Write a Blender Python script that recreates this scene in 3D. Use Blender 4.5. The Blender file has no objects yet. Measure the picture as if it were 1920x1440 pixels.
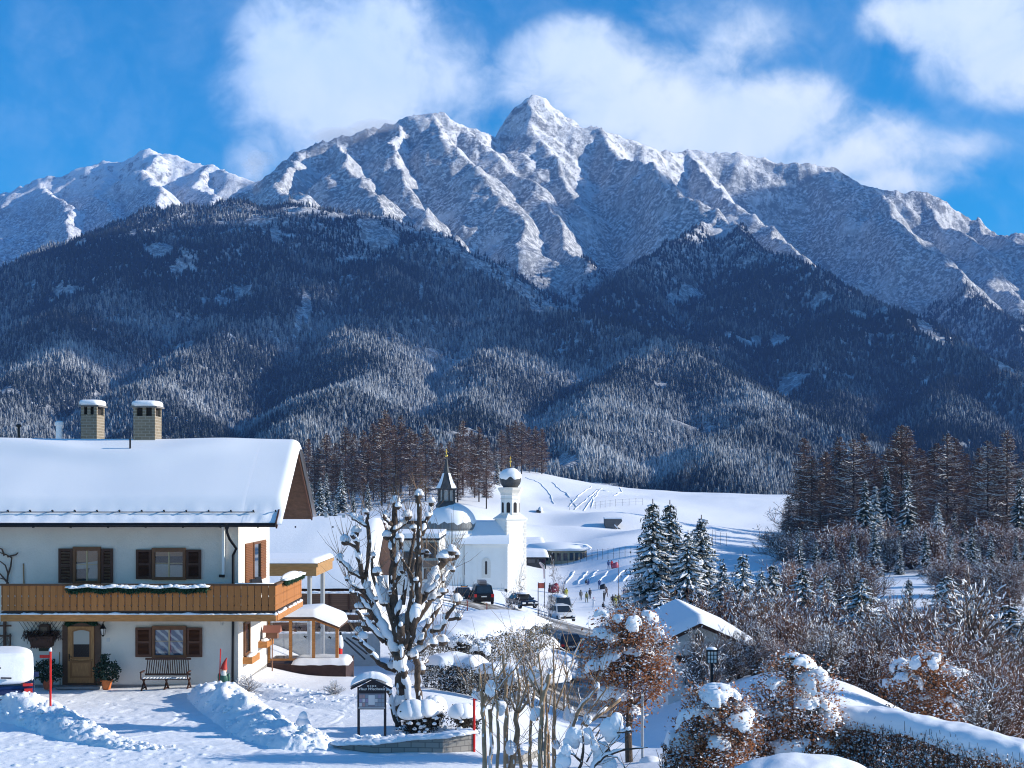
import bpy, bmesh, math, random
import numpy as np
from mathutils import Vector, Matrix

C = bpy.context.scene.collection
SC = bpy.context.scene
rnd = random.Random(7)
RS = np.random.RandomState(11)
R = math.radians

# ------------------------------------------------------------------ camera, sky, sun, exposure
F = 2637.0          # focal length in photo pixels (1920 wide)
HZ = 914.0          # horizon row
H = 7.1             # eye height above the driveway

def P(px, py, Y):
    """point seen at photo pixel (px,py) at distance Y"""
    return ((px - 960) / F * Y, Y, H - (py - HZ) / F * Y)
def X(px, Y): return (px - 960) / F * Y
def Zh(py, Y): return H - (py - HZ) / F * Y

cam = bpy.data.cameras.new('camera'); camo = bpy.data.objects.new('camera', cam); C.objects.link(camo)
camo.location = (0, 0, H); camo.rotation_euler = (R(90), 0, 0)
cam.sensor_width = 36; cam.lens = 36 * F / 1920; cam.shift_y = (HZ - 720) / 1920
cam.clip_start = 0.5; cam.clip_end = 60000
SC.camera = camo

SUN_EL, SUN_AZ = 20.5, 1.5       # azimuth: degrees from +X towards +Y
sdir = Vector((math.cos(R(SUN_EL)) * math.cos(R(SUN_AZ)), math.cos(R(SUN_EL)) * math.sin(R(SUN_AZ)), math.sin(R(SUN_EL))))
sl = bpy.data.lights.new('sun', 'SUN'); sl.energy = 5.0; sl.angle = R(0.5); sl.color = (1.0, 0.94, 0.85)
so = bpy.data.objects.new('sun', sl); C.objects.link(so); so.rotation_euler = sdir.to_track_quat('Z', 'Y').to_euler()
so.location = sdir * 300

SC.view_settings.view_transform = 'Standard'; SC.view_settings.look = 'None'
SC.view_settings.exposure = 0.58; SC.view_settings.gamma = 1.0
SC.render.engine = 'CYCLES'
SC.cycles.max_bounces = 6; SC.cycles.diffuse_bounces = 3; SC.cycles.glossy_bounces = 2
SC.cycles.transmission_bounces = 4; SC.cycles.transparent_max_bounces = 8; SC.cycles.volume_bounces = 0
SC.cycles.use_denoising = True; SC.cycles.filter_width = 1.1

W = bpy.data.worlds.new('World'); SC.world = W; W.use_nodes = True

class NT:
    """small node-tree writer"""
    def __init__(s, tree): s.t = tree; s.n = tree.nodes; s.l = tree.links
    def node(s, typ, **kw):
        n = s.n.new(typ)
        for k, v in kw.items(): setattr(n, k, v)
        return n
    def put(s, sock, v):
        if hasattr(v, 'is_output') or isinstance(v, bpy.types.NodeSocket): s.l.new(v, sock)
        elif v is not None: sock.default_value = v
    def math(s, op, a, b=None, c=None, clamp=False):
        n = s.node('ShaderNodeMath', operation=op, use_clamp=clamp)
        for i, v in enumerate((a, b, c)):
            if v is not None: s.put(n.inputs[i], v)
        return n.outputs[0]
    def vmath(s, op, a, b=None):
        n = s.node('ShaderNodeVectorMath', operation=op)
        s.put(n.inputs[0], a)
        if b is not None: s.put(n.inputs[1], b)
        return n.outputs[0]
    def mix(s, fac, a, b):
        n = s.node('ShaderNodeMix', data_type='RGBA')
        s.put(n.inputs[0], fac); s.put(n.inputs[6], a); s.put(n.inputs[7], b)
        return n.outputs[2]
    def noise(s, vec, scale, detail=4.0, rough=0.5, dist=0.0):
        n = s.node('ShaderNodeTexNoise')
        if vec is not None: s.put(n.inputs['Vector'], vec)
        n.inputs['Scale'].default_value = scale; n.inputs['Detail'].default_value = detail
        n.inputs['Roughness'].default_value = rough; n.inputs['Distortion'].default_value = dist
        return n.outputs['Fac']
    def map(s, v, a, b, c=0.0, d=1.0, smooth=False):
        n = s.node('ShaderNodeMapRange'); n.clamp = True
        if smooth: n.interpolation_type = 'SMOOTHSTEP'
        s.put(n.inputs[0], v)
        for i, q in enumerate((a, b, c, d)): s.put(n.inputs[1 + i], q)
        return n.outputs[0]
    def scale3(s, vec, xyz):
        n = s.node('ShaderNodeMapping'); s.put(n.inputs[0], vec); n.inputs['Scale'].default_value = xyz
        return n.outputs[0]

def world_nodes():
    t = NT(W.node_tree); t.n.clear()
    out = t.node('ShaderNodeOutputWorld'); bg = t.node('ShaderNodeBackground'); t.l.new(bg.outputs[0], out.inputs[0])
    sky = t.node('ShaderNodeTexSky', sky_type='NISHITA'); sky.sun_disc = False
    sky.sun_elevation = R(SUN_EL); sky.sun_rotation = R(90 - SUN_AZ)
    sky.altitude = 1200; sky.air_density = 1.0; sky.dust_density = 0.3; sky.ozone_density = 2.2
    tc = t.node('ShaderNodeTexCoord'); d = tc.outputs['Generated']
    sep = t.node('ShaderNodeSeparateXYZ'); t.l.new(d, sep.inputs[0])
    dy = t.math('MAXIMUM', sep.outputs[1], 0.02)
    u = t.math('DIVIDE', sep.outputs[0], dy); v = t.math('DIVIDE', sep.outputs[2], dy)
    cmb = t.node('ShaderNodeCombineXYZ'); t.l.new(u, cmb.inputs[0]); t.l.new(v, cmb.inputs[1])
    uv = cmb.outputs[0]
    n1 = t.noise(uv, 9.0, 7.0, 0.55, 0.6)
    n2 = t.noise(uv, 34.0, 7.0, 0.62, 0.4)
    wob = t.math('ADD', t.math('MULTIPLY', t.math('SUBTRACT', n1, 0.5), 2.3), t.math('MULTIPLY', t.math('SUBTRACT', n2, 0.5), 1.2))
    # cloud banks: centre (photo px,py), half sizes, density
    banks = [(560, 130, 110, 125, 1.0), (640, 160, 170, 150, 1.1), (800, 150, 110, 110, .8), (900, 210, 110, 75, .38),
             (500, 180, 90, 80, .6), (680, 45, 150, 70, .6), (590, 270, 100, 60, .75), (720, 240, 90, 60, .9), (470, 300, 45, 42, .6),
             (1090, 110, 110, 70, 1.0), (1190, 190, 150, 90, 1.15), (1010, 140, 90, 60, .7), (1330, 240, 160, 80, 1.1), (1480, 225, 110, 75, 1.0),
             (1400, 60, 80, 60, .42), (1350, 110, 60, 60, .5), (1300, 40, 60, 40, .2), (1600, 270, 120, 70, .8), (1540, 310, 120, 40, .75), (1680, 345, 90, 32, .85),
             (1720, 300, 110, 60, .55), (1810, 275, 70, 30, .5), (1750, 30, 110, 60, 1.05), (1860, 40, 130, 90, 1.1), (1900, 120, 110, 70, .95), (1760, 110, 90, 60, .45),
             (1250, 40, 70, 30, .3), (960, 300, 90, 60, .2), (250, -160, 260, 60, .5), (2200, 60, 220, 120, 1.0), (2500, 250, 260, 110, .8), (-420, 120, 260, 90, .8)]
    tot = None
    for (cx, cy, rx, ry, a) in banks:
        du = t.math('MULTIPLY', t.math('SUBTRACT', u, (cx - 960) / F), F / (rx * 1.55))
        dv = t.math('MULTIPLY', t.math('SUBTRACT', v, (HZ - cy) / F), F / (ry * 1.55))
        q = t.math('ADD', t.math('MULTIPLY', du, du), t.math('MULTIPLY', dv, dv))
        g = t.math('MULTIPLY', t.math('SUBTRACT', 1.0, q, clamp=True), a)
        tot = g if tot is None else t.math('SMOOTH_MAX', tot, g, 0.25)
    dens = t.math('MULTIPLY', t.math('ADD', tot, t.math('MULTIPLY', wob, t.map(tot, 0.0, 0.45, 0.0, 0.75))), 1.0)
    cov = t.math('MULTIPLY', t.map(dens, 0.05, 1.02, 0.0, 1.0, True), 0.93)
    # sunward (right, upper) side of a bank a little brighter than its underside
    n3 = t.noise(t.vmath('ADD', uv, (0.35, 0.2, 0.0)), 13.0, 7.0, 0.58, 0.6)
    tone = t.math('ADD', t.map(v, 0.2, 0.34, 0.42, 0.20), t.math('MULTIPLY', t.math('SUBTRACT', n3, 0.45), 1.1))
    tone = t.math('ADD', tone, t.map(u, -0.18, 0.12, -0.12, 0.30))
    ccol = t.mix(t.math('MULTIPLY', tone, 1.0, clamp=True), (3.5, 4.7, 6.7, 1), (6.3, 6.7, 7.1, 1))
    hs = t.node('ShaderNodeHueSaturation'); hs.inputs['Saturation'].default_value = 1.75; hs.inputs['Value'].default_value = 1.0
    t.l.new(sky.outputs[0], hs.inputs['Color'])
    col = t.mix(cov, hs.outputs[0], ccol)
    t.l.new(col, bg.inputs[0]); bg.inputs[1].default_value = 0.128
world_nodes()

# ------------------------------------------------------------------ numpy noise
_perm = np.random.RandomState(3).permutation(512)
_gr = np.random.RandomState(4).rand(512) * 2 * np.pi
_gx, _gy = np.cos(_gr), np.sin(_gr)
def pnoise(x, y, seed=0):
    x = np.asarray(x, float); y = np.asarray(y, float)
    xi = np.floor(x).astype(int); yi = np.floor(y).astype(int); xf = x - xi; yf = y - yi
    def g(ix, iy, fx, fy):
        h = _perm[(_perm[(ix + seed * 31) & 511] + iy) & 511]
        return _gx[h] * fx + _gy[h] * fy
    u = xf * xf * xf * (xf * (xf * 6 - 15) + 10); v = yf * yf * yf * (yf * (yf * 6 - 15) + 10)
    a = g(xi, yi, xf, yf); b = g(xi + 1, yi, xf - 1, yf); c = g(xi, yi + 1, xf, yf - 1); d = g(xi + 1, yi + 1, xf - 1, yf - 1)
    return (a + u * (b - a) + v * ((c + u * (d - c)) - (a + u * (b - a)))) * 1.5
def fbm(x, y, octv=5, seed=0, gain=0.5, ridged=False):
    s = 0; a = 1; f = 1
    for i in range(octv):
        n = pnoise(x * f + 17.3 * i, y * f - 9.1 * i, seed + i)
        if ridged: n = 1 - 2 * np.abs(n)
        s = s + a * n; a *= gain; f *= 2.03
    return s
def sstep(a, b, x):
    t = np.clip((np.asarray(x, float) - a) / (b - a), 0, 1); return t * t * (3 - 2 * t)

# ------------------------------------------------------------------ mesh helpers
def mesh_from(name, V, quads=None, tris=None, mats=(), midx=None, smooth=False):
    V = np.asarray(V, np.float32).reshape(-1, 3)
    parts = []; tot = []
    if quads is not None and len(quads): q = np.asarray(quads, np.int32).reshape(-1, 4); parts.append(q.ravel()); tot.append(np.full(len(q), 4, np.int32))
    if tris is not None and len(tris): q = np.asarray(tris, np.int32).reshape(-1, 3); parts.append(q.ravel()); tot.append(np.full(len(q), 3, np.int32))
    idx = np.concatenate(parts); lt = np.concatenate(tot); ls = np.concatenate(([0], np.cumsum(lt)[:-1])).astype(np.int32)
    me = bpy.data.meshes.new(name)
    me.vertices.add(len(V)); me.vertices.foreach_set('co', V.ravel())
    me.loops.add(len(idx)); me.loops.foreach_set('vertex_index', idx)
    me.polygons.add(len(lt)); me.polygons.foreach_set('loop_start', ls); me.polygons.foreach_set('loop_total', lt)
    me.polygons.foreach_set('use_smooth', np.full(len(lt), bool(smooth)))
    if midx is not None: me.polygons.foreach_set('material_index', np.asarray(midx, np.int32))
    for m in mats: me.materials.append(m)
    me.update(calc_edges=True)
    return me
def attr(me, name, vals):
    a = me.attributes.new(name, 'FLOAT', 'POINT'); a.data.foreach_set('value', np.asarray(vals, np.float32))

def link(name, me, parent=None, loc=None, rz=0.0):
    o = bpy.data.objects.new(name, me); C.objects.link(o)
    if parent is not None: o.parent = parent
    if loc is not None: o.location = loc
    if rz: o.rotation_euler = (0, 0, rz)
    return o
def tag(o, label=None, cat=None, group=None, kind=None):
    if label: o['label'] = label
    if cat: o['category'] = cat
    if group: o['group'] = group
    if kind: o['kind'] = kind
    return o
def thing(name, label, cat, loc=(0, 0, 0), rz=0.0, group=None):
    o = bpy.data.objects.new(name, None); C.objects.link(o); o.location = loc; o.rotation_euler = (0, 0, rz); o.empty_display_size = 0.3
    return tag(o, label, cat, group)
def copy_tree(o, parent=None):
    c = o.copy(); C.objects.link(c); c.parent = parent
    for ch in list(o.children): copy_tree(ch, c)
    return c

def grid_quads(nr, nc):
    i = np.arange(nr - 1)[:, None] * nc + np.arange(nc - 1)[None, :]
    return np.stack([i, i + 1, i + nc + 1, i + nc], -1).reshape(-1, 4)

# ------------------------------------------------------------------ materials
MATS = {}
def mat(name, col, rough=0.7, metal=0.0, var=0.0, vscale=6.0, bump=0.0, bscale=30.0, spec=0.3, stretch=None):
    if name in MATS: return MATS[name]
    m = bpy.data.materials.new(name); m.use_nodes = True; t = NT(m.node_tree); b = t.n['Principled BSDF']
    b.inputs['Roughness'].default_value = rough; b.inputs['Metallic'].default_value = metal
    b.inputs['Specular IOR Level'].default_value = spec
    c = (*col, 1)
    tc = t.node('ShaderNodeTexCoord').outputs['Object']
    if stretch: tc = t.scale3(tc, stretch)
    if var:
        n = t.noise(tc, vscale, 5.0, 0.6)
        lo = tuple(max(0, x * (1 - var)) for x in col) + (1,); hi = tuple(min(1, x * (1 + var)) for x in col) + (1,)
        t.l.new(t.mix(t.map(n, 0.3, 0.7), lo, hi), b.inputs['Base Color'])
    else: b.inputs['Base Color'].default_value = c
    if bump:
        bp = t.node('ShaderNodeBump'); bp.inputs['Strength'].default_value = bump; bp.inputs['Distance'].default_value = 0.05
        t.l.new(t.noise(tc, bscale, 5.0, 0.6), bp.inputs['Height']); t.l.new(bp.outputs[0], b.inputs['Normal'])
    MATS[name] = m
    return m

def snow_mat(name='snow', bump=0.35, scale=3.0, dist=0.06, col=(0.86, 0.87, 0.89), dirt=0.0):
    if name in MATS: return MATS[name]
    m = bpy.data.materials.new(name); m.use_nodes = True; t = NT(m.node_tree); b = t.n['Principled BSDF']
    b.inputs['Roughness'].default_value = 0.75; b.inputs['Specular IOR Level'].default_value = 0.2
    g = t.node('ShaderNodeNewGeometry').outputs['Position']
    n = t.noise(g, scale, 6.0, 0.6); n2 = t.noise(g, scale * 9, 3.0, 0.6)
    bp = t.node('ShaderNodeBump'); bp.inputs['Strength'].default_value = bump; bp.inputs['Distance'].default_value = dist
    t.l.new(t.math('ADD', n, t.math('MULTIPLY', n2, 0.2)), bp.inputs['Height']); t.l.new(bp.outputs[0], b.inputs['Normal'])
    if dirt:
        d = t.noise(g, 1.1, 8.0, 0.7)
        t.l.new(t.mix(t.math('MULTIPLY', t.map(d, 0.52, 0.7), dirt), (*col, 1), (0.5, 0.49, 0.48, 1)), b.inputs['Base Color'])
    else:
        t.l.new(t.mix(n, tuple(c * 0.96 for c in col) + (1,), (*col, 1)), b.inputs['Base Color'])
    MATS[name] = m
    return m
SNOW = snow_mat()

# ------------------------------------------------------------------ terrain near the village
_ctl = []
def ctl(px, Z, z): _ctl.append((px, Z, z))
for px in (-900, -400, 0, 250, 500):
    for Z in (12, 20, 30, 37, 44, 50, 57): ctl(px, Z, 0.0)
    ctl(px, 75, -0.4)
for px, Z, z in [(700, 20, 0), (700, 30, 0), (700, 38, 0), (700, 44, 0), (760, 48, 0), (650, 55, -0.3), (580, 56, -0.42), (600, 70, -1.9), (700, 70, -1.9), (760, 58, -0.9), (880, 40, -0.02), (880, 47, -0.1),
                 (900, 33, 0), (900, 22, 0.1), (1000, 33, 0.0), (1000, 22, 0.3), (1000, 38, -0.3), (1050, 45, -1.0), (1080, 55, -2.2), (860, 60, -1.2), (860, 75, -2.1),
                 (1080, 65, -3.6), (1070, 75, -5.0), (1060, 90, -6.4), (1060, 105, -6.6), (1060, 125, -6.6), (1050, 150, -6.8), (1000, 140, -5.6), (955, 135, -4.7), (905, 135, -4.05), (850, 135, -3.6), (900, 100, -3.0), (960, 100, -4.4), (960, 75, -3.0), (820, 112, -2.6), (1150, 90, -6.6), (1150, 120, -6.9),
                 (750, 90, -1.2), (500, 110, -0.9), (200, 120, 0), (-300, 150, 0), (-900, 150, 0),
                 (1205, 37, -0.05), (1205, 30, 0.35), (1200, 22, 0.7), (1300, 37, 0.05), (1300, 30, 0.75), (1440, 30, 1.0), (1440, 22, 1.3), (1440, 36, 0.35), (1300, 45, -0.9), (1300, 65, -2.25), (1300, 56, -1.8), (1400, 55, -0.35), (1400, 48, 0.15),
                 (1480, 52, 0.25), (1480, 44, 0.4), (1600, 50, 0.1), (1700, 48, -0.6), (1600, 42, 0.25), (1700, 40, -0.1), (1600, 65, -3.2), (1480, 65, -1.6), (1750, 60, -3.6), (1900, 60, -4.0), (1900, 48, -2.0),
                 (1900, 36, -0.1), (1700, 30, 0.85), (1900, 28, 0.6), (1900, 20, 0.9), (2300, 36, -0.2), (2300, 60, -4), (2300, 25, .6), (2800, 40, -0.4), (2800, 80, -5), (1400, 75, -4.2),
                 (1250, 100, -6.0), (1500, 100, -7.5), (1900, 100, -8.5), (2500, 100, -9), (1200, 150, -8.6), (1500, 150, -9.2), (1900, 150, -9.2), (2500, 150, -9.5),
                 (1120, 140, -7.2), (1120, 165, -9.0), (1100, 190, -11.1), (1000, 213, -11.2), (1160, 213, -11.3), (1300, 213, -11), (1120, 240, -11.3), (1000, 260, -11), (1300, 280, -10.6),
                 (1120, 300, -10.6), (1000, 330, -8.6), (1120, 350, -8.0), (1250, 350, -7.6), (1100, 385, -6.2), (1000, 400, -4.6), (1100, 450, -0.5), (1000, 470, 1.6), (1000, 560, 13.4), (970, 565, 14.2), (930, 560, 13.0), (1100, 565, 8.6), (1200, 565, 6.3), (1350, 565, 5.2), (1480, 565, 4.3), (1650, 560, 4.0), (1900, 560, 4), (2400, 560, 4),
                 (1450, 420, -6.4), (1300, 430, -3.2), (1550, 420, -6), (1550, 300, -7.6), (1750, 330, -7.0), (1900, 330, -5.4), (2300, 330, -4), (1650, 210, -7.6), (1750, 260, -8), (1900, 220, -8), (1550, 230, -9.5), (1450, 300, -9.3),
                 (800, 180, -5.6), (900, 190, -6.4), (960, 190, -6.9), (860, 160, -4.6), (1000, 165, -7.0), (700, 250, -4), (500, 250, -3), (900, 260, -6.5),
                 (700, 330, -0.6), (900, 350, 0.4), (560, 330, -2), (580, 410, 0.4), (700, 420, 3.2), (850, 450, 6.5), (920, 470, 9), (200, 400, 2), (-300, 400, 5), (-900, 400, 8), (500, 520, 6), (800, 560, 11), (200, 560, 5), (-600, 560, 6)]: ctl(px, Z, z)
for px in (-900, -300, 300, 800, 960, 1200, 1500, 1900, 2500):
    ctl(px, 680, -2); ctl(px, 800, -14); ctl(px, 1000, -14)
_ct = np.array(_ctl, float)
_cu = np.stack([(_ct[:, 0] - 960) / 380.0, np.log(_ct[:, 1]) * 2.6], 1)
def _tp(r2): return 0.5 * r2 * np.log(np.maximum(r2, 1e-12))
_NC = len(_cu); _K = _tp(((_cu[:, None] - _cu[None]) ** 2).sum(-1)) + np.eye(_NC) * 0.02
_Pm = np.concatenate([np.ones((_NC, 1)), _cu], 1)
_A = np.block([[_K, _Pm], [_Pm.T, np.zeros((3, 3))]])
_wt = np.linalg.solve(_A, np.concatenate([_ct[:, 2], np.zeros(3)]))
def ground0(x, y):
    x = np.asarray(x, float); y = np.asarray(y, float); shp = np.broadcast(x, y).shape
    yy = np.clip(np.broadcast_to(y, shp).ravel(), 12, 1000); xx = np.broadcast_to(x, shp).ravel()
    px = np.clip(xx / np.maximum(np.broadcast_to(y, shp).ravel(), 6) * F + 960, -900, 2800)
    q = np.stack([(px - 960) / 380.0, np.log(yy) * 2.6], 1)
    out = np.empty(len(q))
    for s in range(0, len(q), 20000):
        qq = q[s:s + 20000]
        out[s:s + 20000] = _tp(((qq[:, None] - _cu[None]) ** 2).sum(-1)) @ _wt[:_NC] + _wt[_NC] + qq @ _wt[_NC + 1:]
    return out.reshape(shp)
def bumpz(x, y):
    """small-scale relief of the lying snow"""
    return fbm(x * 0.22, y * 0.22, 3, 5) * 0.05 * sstep(20, 60, y) + fbm(x * 0.02, y * 0.02, 3, 8) * 0.7 * sstep(230, 420, y)
LOCAL = []   # callables dz(x,y) added to the ground
def ground(x, y):
    z = ground0(x, y) + bumpz(np.asarray(x, float), np.asarray(y, float))
    for f in LOCAL: z = z + f(np.asarray(x, float), np.asarray(y, float))
    return z
def on_ground(px, py, y0=30., y1=700.):
    """distance at which the sight line through a photo pixel meets the ground"""
    Y = np.exp(np.linspace(math.log(y0), math.log(y1), 700)); d = Zh(py, Y) - ground(X(px, Y), Y)
    k = np.argmax(d < 0)
    if d[k] >= 0: return float(y1)
    return float(Y[k])
def gz(x, y): return float(ground(np.array([x]), np.array([y]))[0])
def hump(cx, cy, rx, ry, h):
    LOCAL.append(lambda x, y: h * np.exp(-(((x - cx) / rx) ** 2 + ((y - cy) / ry) ** 2)))
for (_px, _Y, _rx, _ry, _h) in ((1190, 300, 13, 20, 5.0), (1110, 335, 14, 12, 3.0), (1205, 262, 10, 14, 4.0), (1070, 375, 14, 16, 3.4), (1010, 425, 16, 22, 3.6), (1155, 405, 18, 14, 4.2), (1230, 350, 14, 20, 4.5), (1120, 455, 26, 22, 3.0)): hump(X(_px, _Y), _Y, _rx, _ry, _h)  # humps added so their left flanks and shadows darken the hillside
# ------------------------------------------------------------------ mountains
RIDGES = [
 # (points (px,py,Y), slope)
 ('peak', 1.15, [(470,335,3600),(560,285,3650),(660,248,3700),(740,222,3740),(775,211,3750),(815,218,3780),(850,231,3800),(890,245,3850),(917,255,3900),(945,236,3950),(975,203,4000),(990,190,4000),(1012,175,4000),(1045,198,4000),(1100,238,4000),(1160,263,4050),(1230,283,4150),(1300,281,4250),(1400,299,4300),(1480,307,4300),(1540,302,4300),(1600,338,4300),(1650,358,4350),(1720,362,4350),(1800,394,4350),(1870,418,4300),(1930,436,4250),(2100,480,4200),(2400,560,4200)]),
 ('rib', 1.0, [(735,222,3740),(745,290,3520),(752,340,3380),(790,400,3180),(840,440,3020)]),
 ('rib', 1.0, [(790,216,3760),(870,298,3500),(920,340,3380),(962,395,3200),(985,440,3050)]),
 ('rib', 1.0, [(850,231,3800),(905,262,3740),(940,300,3640),(1000,362,3450),(1045,410,3270),(1064,432,3180),(1072,500,2950)]),
 ('rib', .95, [(640,260,3700),(640,310,3450),(690,360,3200),(740,400,3000)]),
 ('rib', .95, [(540,300,3650),(520,340,3350),(560,375,3050)]),
 ('rib', 1.0, [(1012,175,4000),(1004,222,3880),(1030,290,3720),(1050,330,3620),(1056,380,3480)]),
 ('rib', 1.0, [(1110,242,4000),(1190,300,3750),(1270,357,3450),(1340,402,3200),(1430,458,2920),(1500,487,2750),(1600,546,2500),(1700,600,2280),(1800,650,2080),(1920,702,1880),(2100,790,1640),(2300,860,1400)]),
 ('rib', .75, [(1340,402,3200),(1230,470,2880),(1160,540,2600),(1100,592,2400),(1050,690,2100)]),
 ('rib', .95, [(1300,281,4250),(1330,330,4030),(1385,384,3770),(1440,432,3530),(1490,472,3250)]),
 ('rib', 1.0, [(1540,302,4300),(1605,350,4120),(1680,410,3900),(1760,482,3600),(1830,552,3300),(1900,612,3000),(1990,690,2700)]),
 ('rib', .95, [(1720,362,4350),(1800,440,4150),(1850,500,3900),(1900,560,3600)]),
 ('rib', .95, [(1840,404,4350),(1880,450,4150),(1930,500,3950),(2010,580,3600)]),
 ('farpeak', .95, [(-500,520,4700),(-200,410,4900),(0,362,5000),(60,340,5000),(130,322,5000),(200,306,5000),(250,296,5000),(288,280,5000),(325,297,4980),(370,308,4950),(395,306,4930),(420,314,4900),(455,325,4800),(520,345,4700)]),
 ('rib', .9, [(288,280,5000),(268,318,4780),(300,370,4500),(330,420,4200)]),
 ('rib', .8, [(60,342,5000),(92,358,4800),(128,385,4600),(132,450,4250),(100,520,3900)]),
 ('rib', .8, [(215,305,5000),(190,372,4650),(222,410,4450),(240,460,4100)]),
 ('rib', .9, [(395,306,4930),(375,345,4700),(390,380,4450)]),
 ('hill', .52, [(-700,720,2100),(-200,590,2400),(0,533,2600),(100,487,2650),(200,432,2700),(300,392,2750),(380,371,2750),(450,370,2750),(520,382,2750),(620,402,2800),(700,408,2800),(800,438,2720),(880,496,2580),(940,545,2430),(1000,586,2280),(1100,604,2080),(1200,632,1930),(1300,675,1780),(1400,730,1640),(1500,786,1500),(1600,836,1350),(1700,874,1200),(1800,902,1000)]),
 ('spur', .60, [(400,371,2750),(330,450,2450),(200,560,2100),(60,680,1700),(-100,800,1250)]),
 ('spur', .60, [(560,392,2780),(520,480,2450),(450,600,2050),(330,720,1600),(250,820,1200)]),
 ('spur', .60, [(780,430,2740),(740,520,2400),(690,620,2000),(650,720,1600),(600,830,1150)]),
 ('spur', .60, [(1010,590,2270),(950,650,1950),(880,740,1550),(830,840,1120)]),
 ('spur', .60, [(1200,632,1930),(1190,700,1690),(1110,790,1350),(1050,865,1080)]),
 ('spur', .60, [(1400,730,1640),(1390,790,1400),(1330,875,1080)]),
 ('spur', .60, [(1600,546,2500),(1560,640,2200),(1530,740,1900),(1560,830,1600)]),
 ('spur', .60, [(1800,650,2080),(1780,730,1850),(1760,820,1500),(1800,880,1200)]),
 ('spur', .60, [(1460,472,2850),(1400,560,2550),(1350,650,2250),(1400,760,1900)]),
]
def ridge_height(x, y):
    h = np.full(x.shape, -14.0); hi = np.zeros(x.shape, np.int8)
    wx = x + fbm(x / 260, y / 260, 4, 21) * 42; wy = y + fbm(x / 260, y / 260, 4, 31) * 42
    for (kind, s, pts) in RIDGES:
        p = np.array([P(*q) for q in pts])
        best = np.full(x.shape, -1e9)
        for a, b in zip(p[:-1], p[1:]):
            d = b[:2] - a[:2]; L2 = (d * d).sum()
            tt = np.clip(((wx - a[0]) * d[0] + (wy - a[1]) * d[1]) / L2, 0, 1)
            dist = np.hypot(wx - (a[0] + tt * d[0]), wy - (a[1] + tt * d[1]))
            zz = a[2] + tt * (b[2] - a[2])
            if kind in ('hill', 'spur'): v = zz - s * dist * (0.55 + 0.45 * np.minimum(dist / 180, 1))
            else: v = zz - s * dist * (0.85 + 0.15 * np.minimum(dist / 90, 1))
            best = np.maximum(best, v)
        up = best > h
        hi = np.where(up, 1 if kind in ('hill', 'spur') else 2, hi)
        h = np.maximum(h, best)
    return h, hi
MPX = np.arange(-700, 2640, 4.5); MY = np.concatenate([np.arange(760, 1500, 9.0), np.arange(1500, 5500, 10.0)])
def build_mountains():
    gx = (MPX[None, :] - 960) / F * MY[:, None]; gy = np.repeat(MY[:, None], len(MPX), 1)
    h, hi = ridge_height(gx, gy)
    rel = np.clip((h + 14) / 250, 0, 1)
    rock = sstep(450, 900, h)
    h = h + rel * (fbm(gx / 110, gy / 110, 4, 41, 0.5, True) - 0.8) * (7 + 3 * rock) + rel * fbm(gx / 420, gy / 420, 3, 51) * 12
    h = h + sstep(380, 700, h) * fbm(gx / 60, gy / 60, 4, 61, 0.55) * 3.0
    h[0, :] = -40
    V = np.stack([gx, gy, h], -1)
    return gx, gy, h, V
MGX, MGY, MH, MV = build_mountains()

def mountain_mat():
    m = bpy.data.materials.new('mountain_snow_rock'); m.use_nodes = True; t = NT(m.node_tree); b = t.n['Principled BSDF']
    geo = t.node('ShaderNodeNewGeometry'); pos = geo.outputs['Position']
    sp = t.node('ShaderNodeSeparateXYZ'); t.l.new(pos, sp.inputs[0]); sn = t.node('ShaderNodeSeparateXYZ'); t.l.new(geo.outputs['True Normal'], sn.inputs[0])
    alt = sp.outputs[2]
    fine = t.noise(t.scale3(pos, (1, 1, 0.9)), 0.10, 6.0, 0.75)     # dwarf pine speckle
    mid = t.noise(pos, 0.012, 5.0, 0.6)
    strata = t.noise(t.scale3(pos, (0.25, 0.25, 1.6)), 0.03, 6.0, 0.65)
    # how much dark shows: dwarf pine below ~950 m, fading to clean snow on the tops, broken rock where steep
    sunny = t.math('MULTIPLY', t.map(sn.outputs[0], 0.22, 0.46), t.map(alt, 700, 880))  # sun-facing slopes lose their shrub: clean snowfields, and lit ribs painted whiter
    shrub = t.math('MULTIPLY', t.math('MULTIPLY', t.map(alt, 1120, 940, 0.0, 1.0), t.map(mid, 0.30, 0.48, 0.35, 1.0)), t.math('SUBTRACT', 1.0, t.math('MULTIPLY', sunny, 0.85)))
    dark1 = t.math('MULTIPLY', shrub, t.map(fine, 0.41, 0.53))
    rocky = t.noise(pos, 0.035, 8.0, 0.72)
    steep = t.map(sn.outputs[2], 0.74, 0.52)
    dark2 = t.math('MULTIPLY', t.math('MULTIPLY', steep, t.map(t.math('ADD', t.math('MULTIPLY', rocky, 0.75), t.math('MULTIPLY', strata, 0.25)), 0.46, 0.56)), t.map(alt, 500, 800))
    fl = t.map(alt, 660, 470, 0.0, 0.8)
    dk = t.math('MAXIMUM', t.math('MAXIMUM', t.math('MULTIPLY', dark1, 0.8), t.math('MULTIPLY', dark2, 0.8)), t.math('MULTIPLY', fl, t.map(fine, 0.35, 0.55)))
    t.l.new(t.mix(dk, (0.84, 0.85, 0.87, 1), (0.06, 0.068, 0.08, 1)), b.inputs['Base Color'])
    b.inputs['Roughness'].default_value = 0.85; b.inputs['Specular IOR Level'].default_value = 0.1
    bp = t.node('ShaderNodeBump'); bp.inputs['Strength'].default_value = 0.8; bp.inputs['Distance'].default_value = 5.0
    t.l.new(t.math('ADD', fine, rocky), bp.inputs['Height']); t.l.new(bp.outputs[0], b.inputs['Normal'])
    return m
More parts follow.
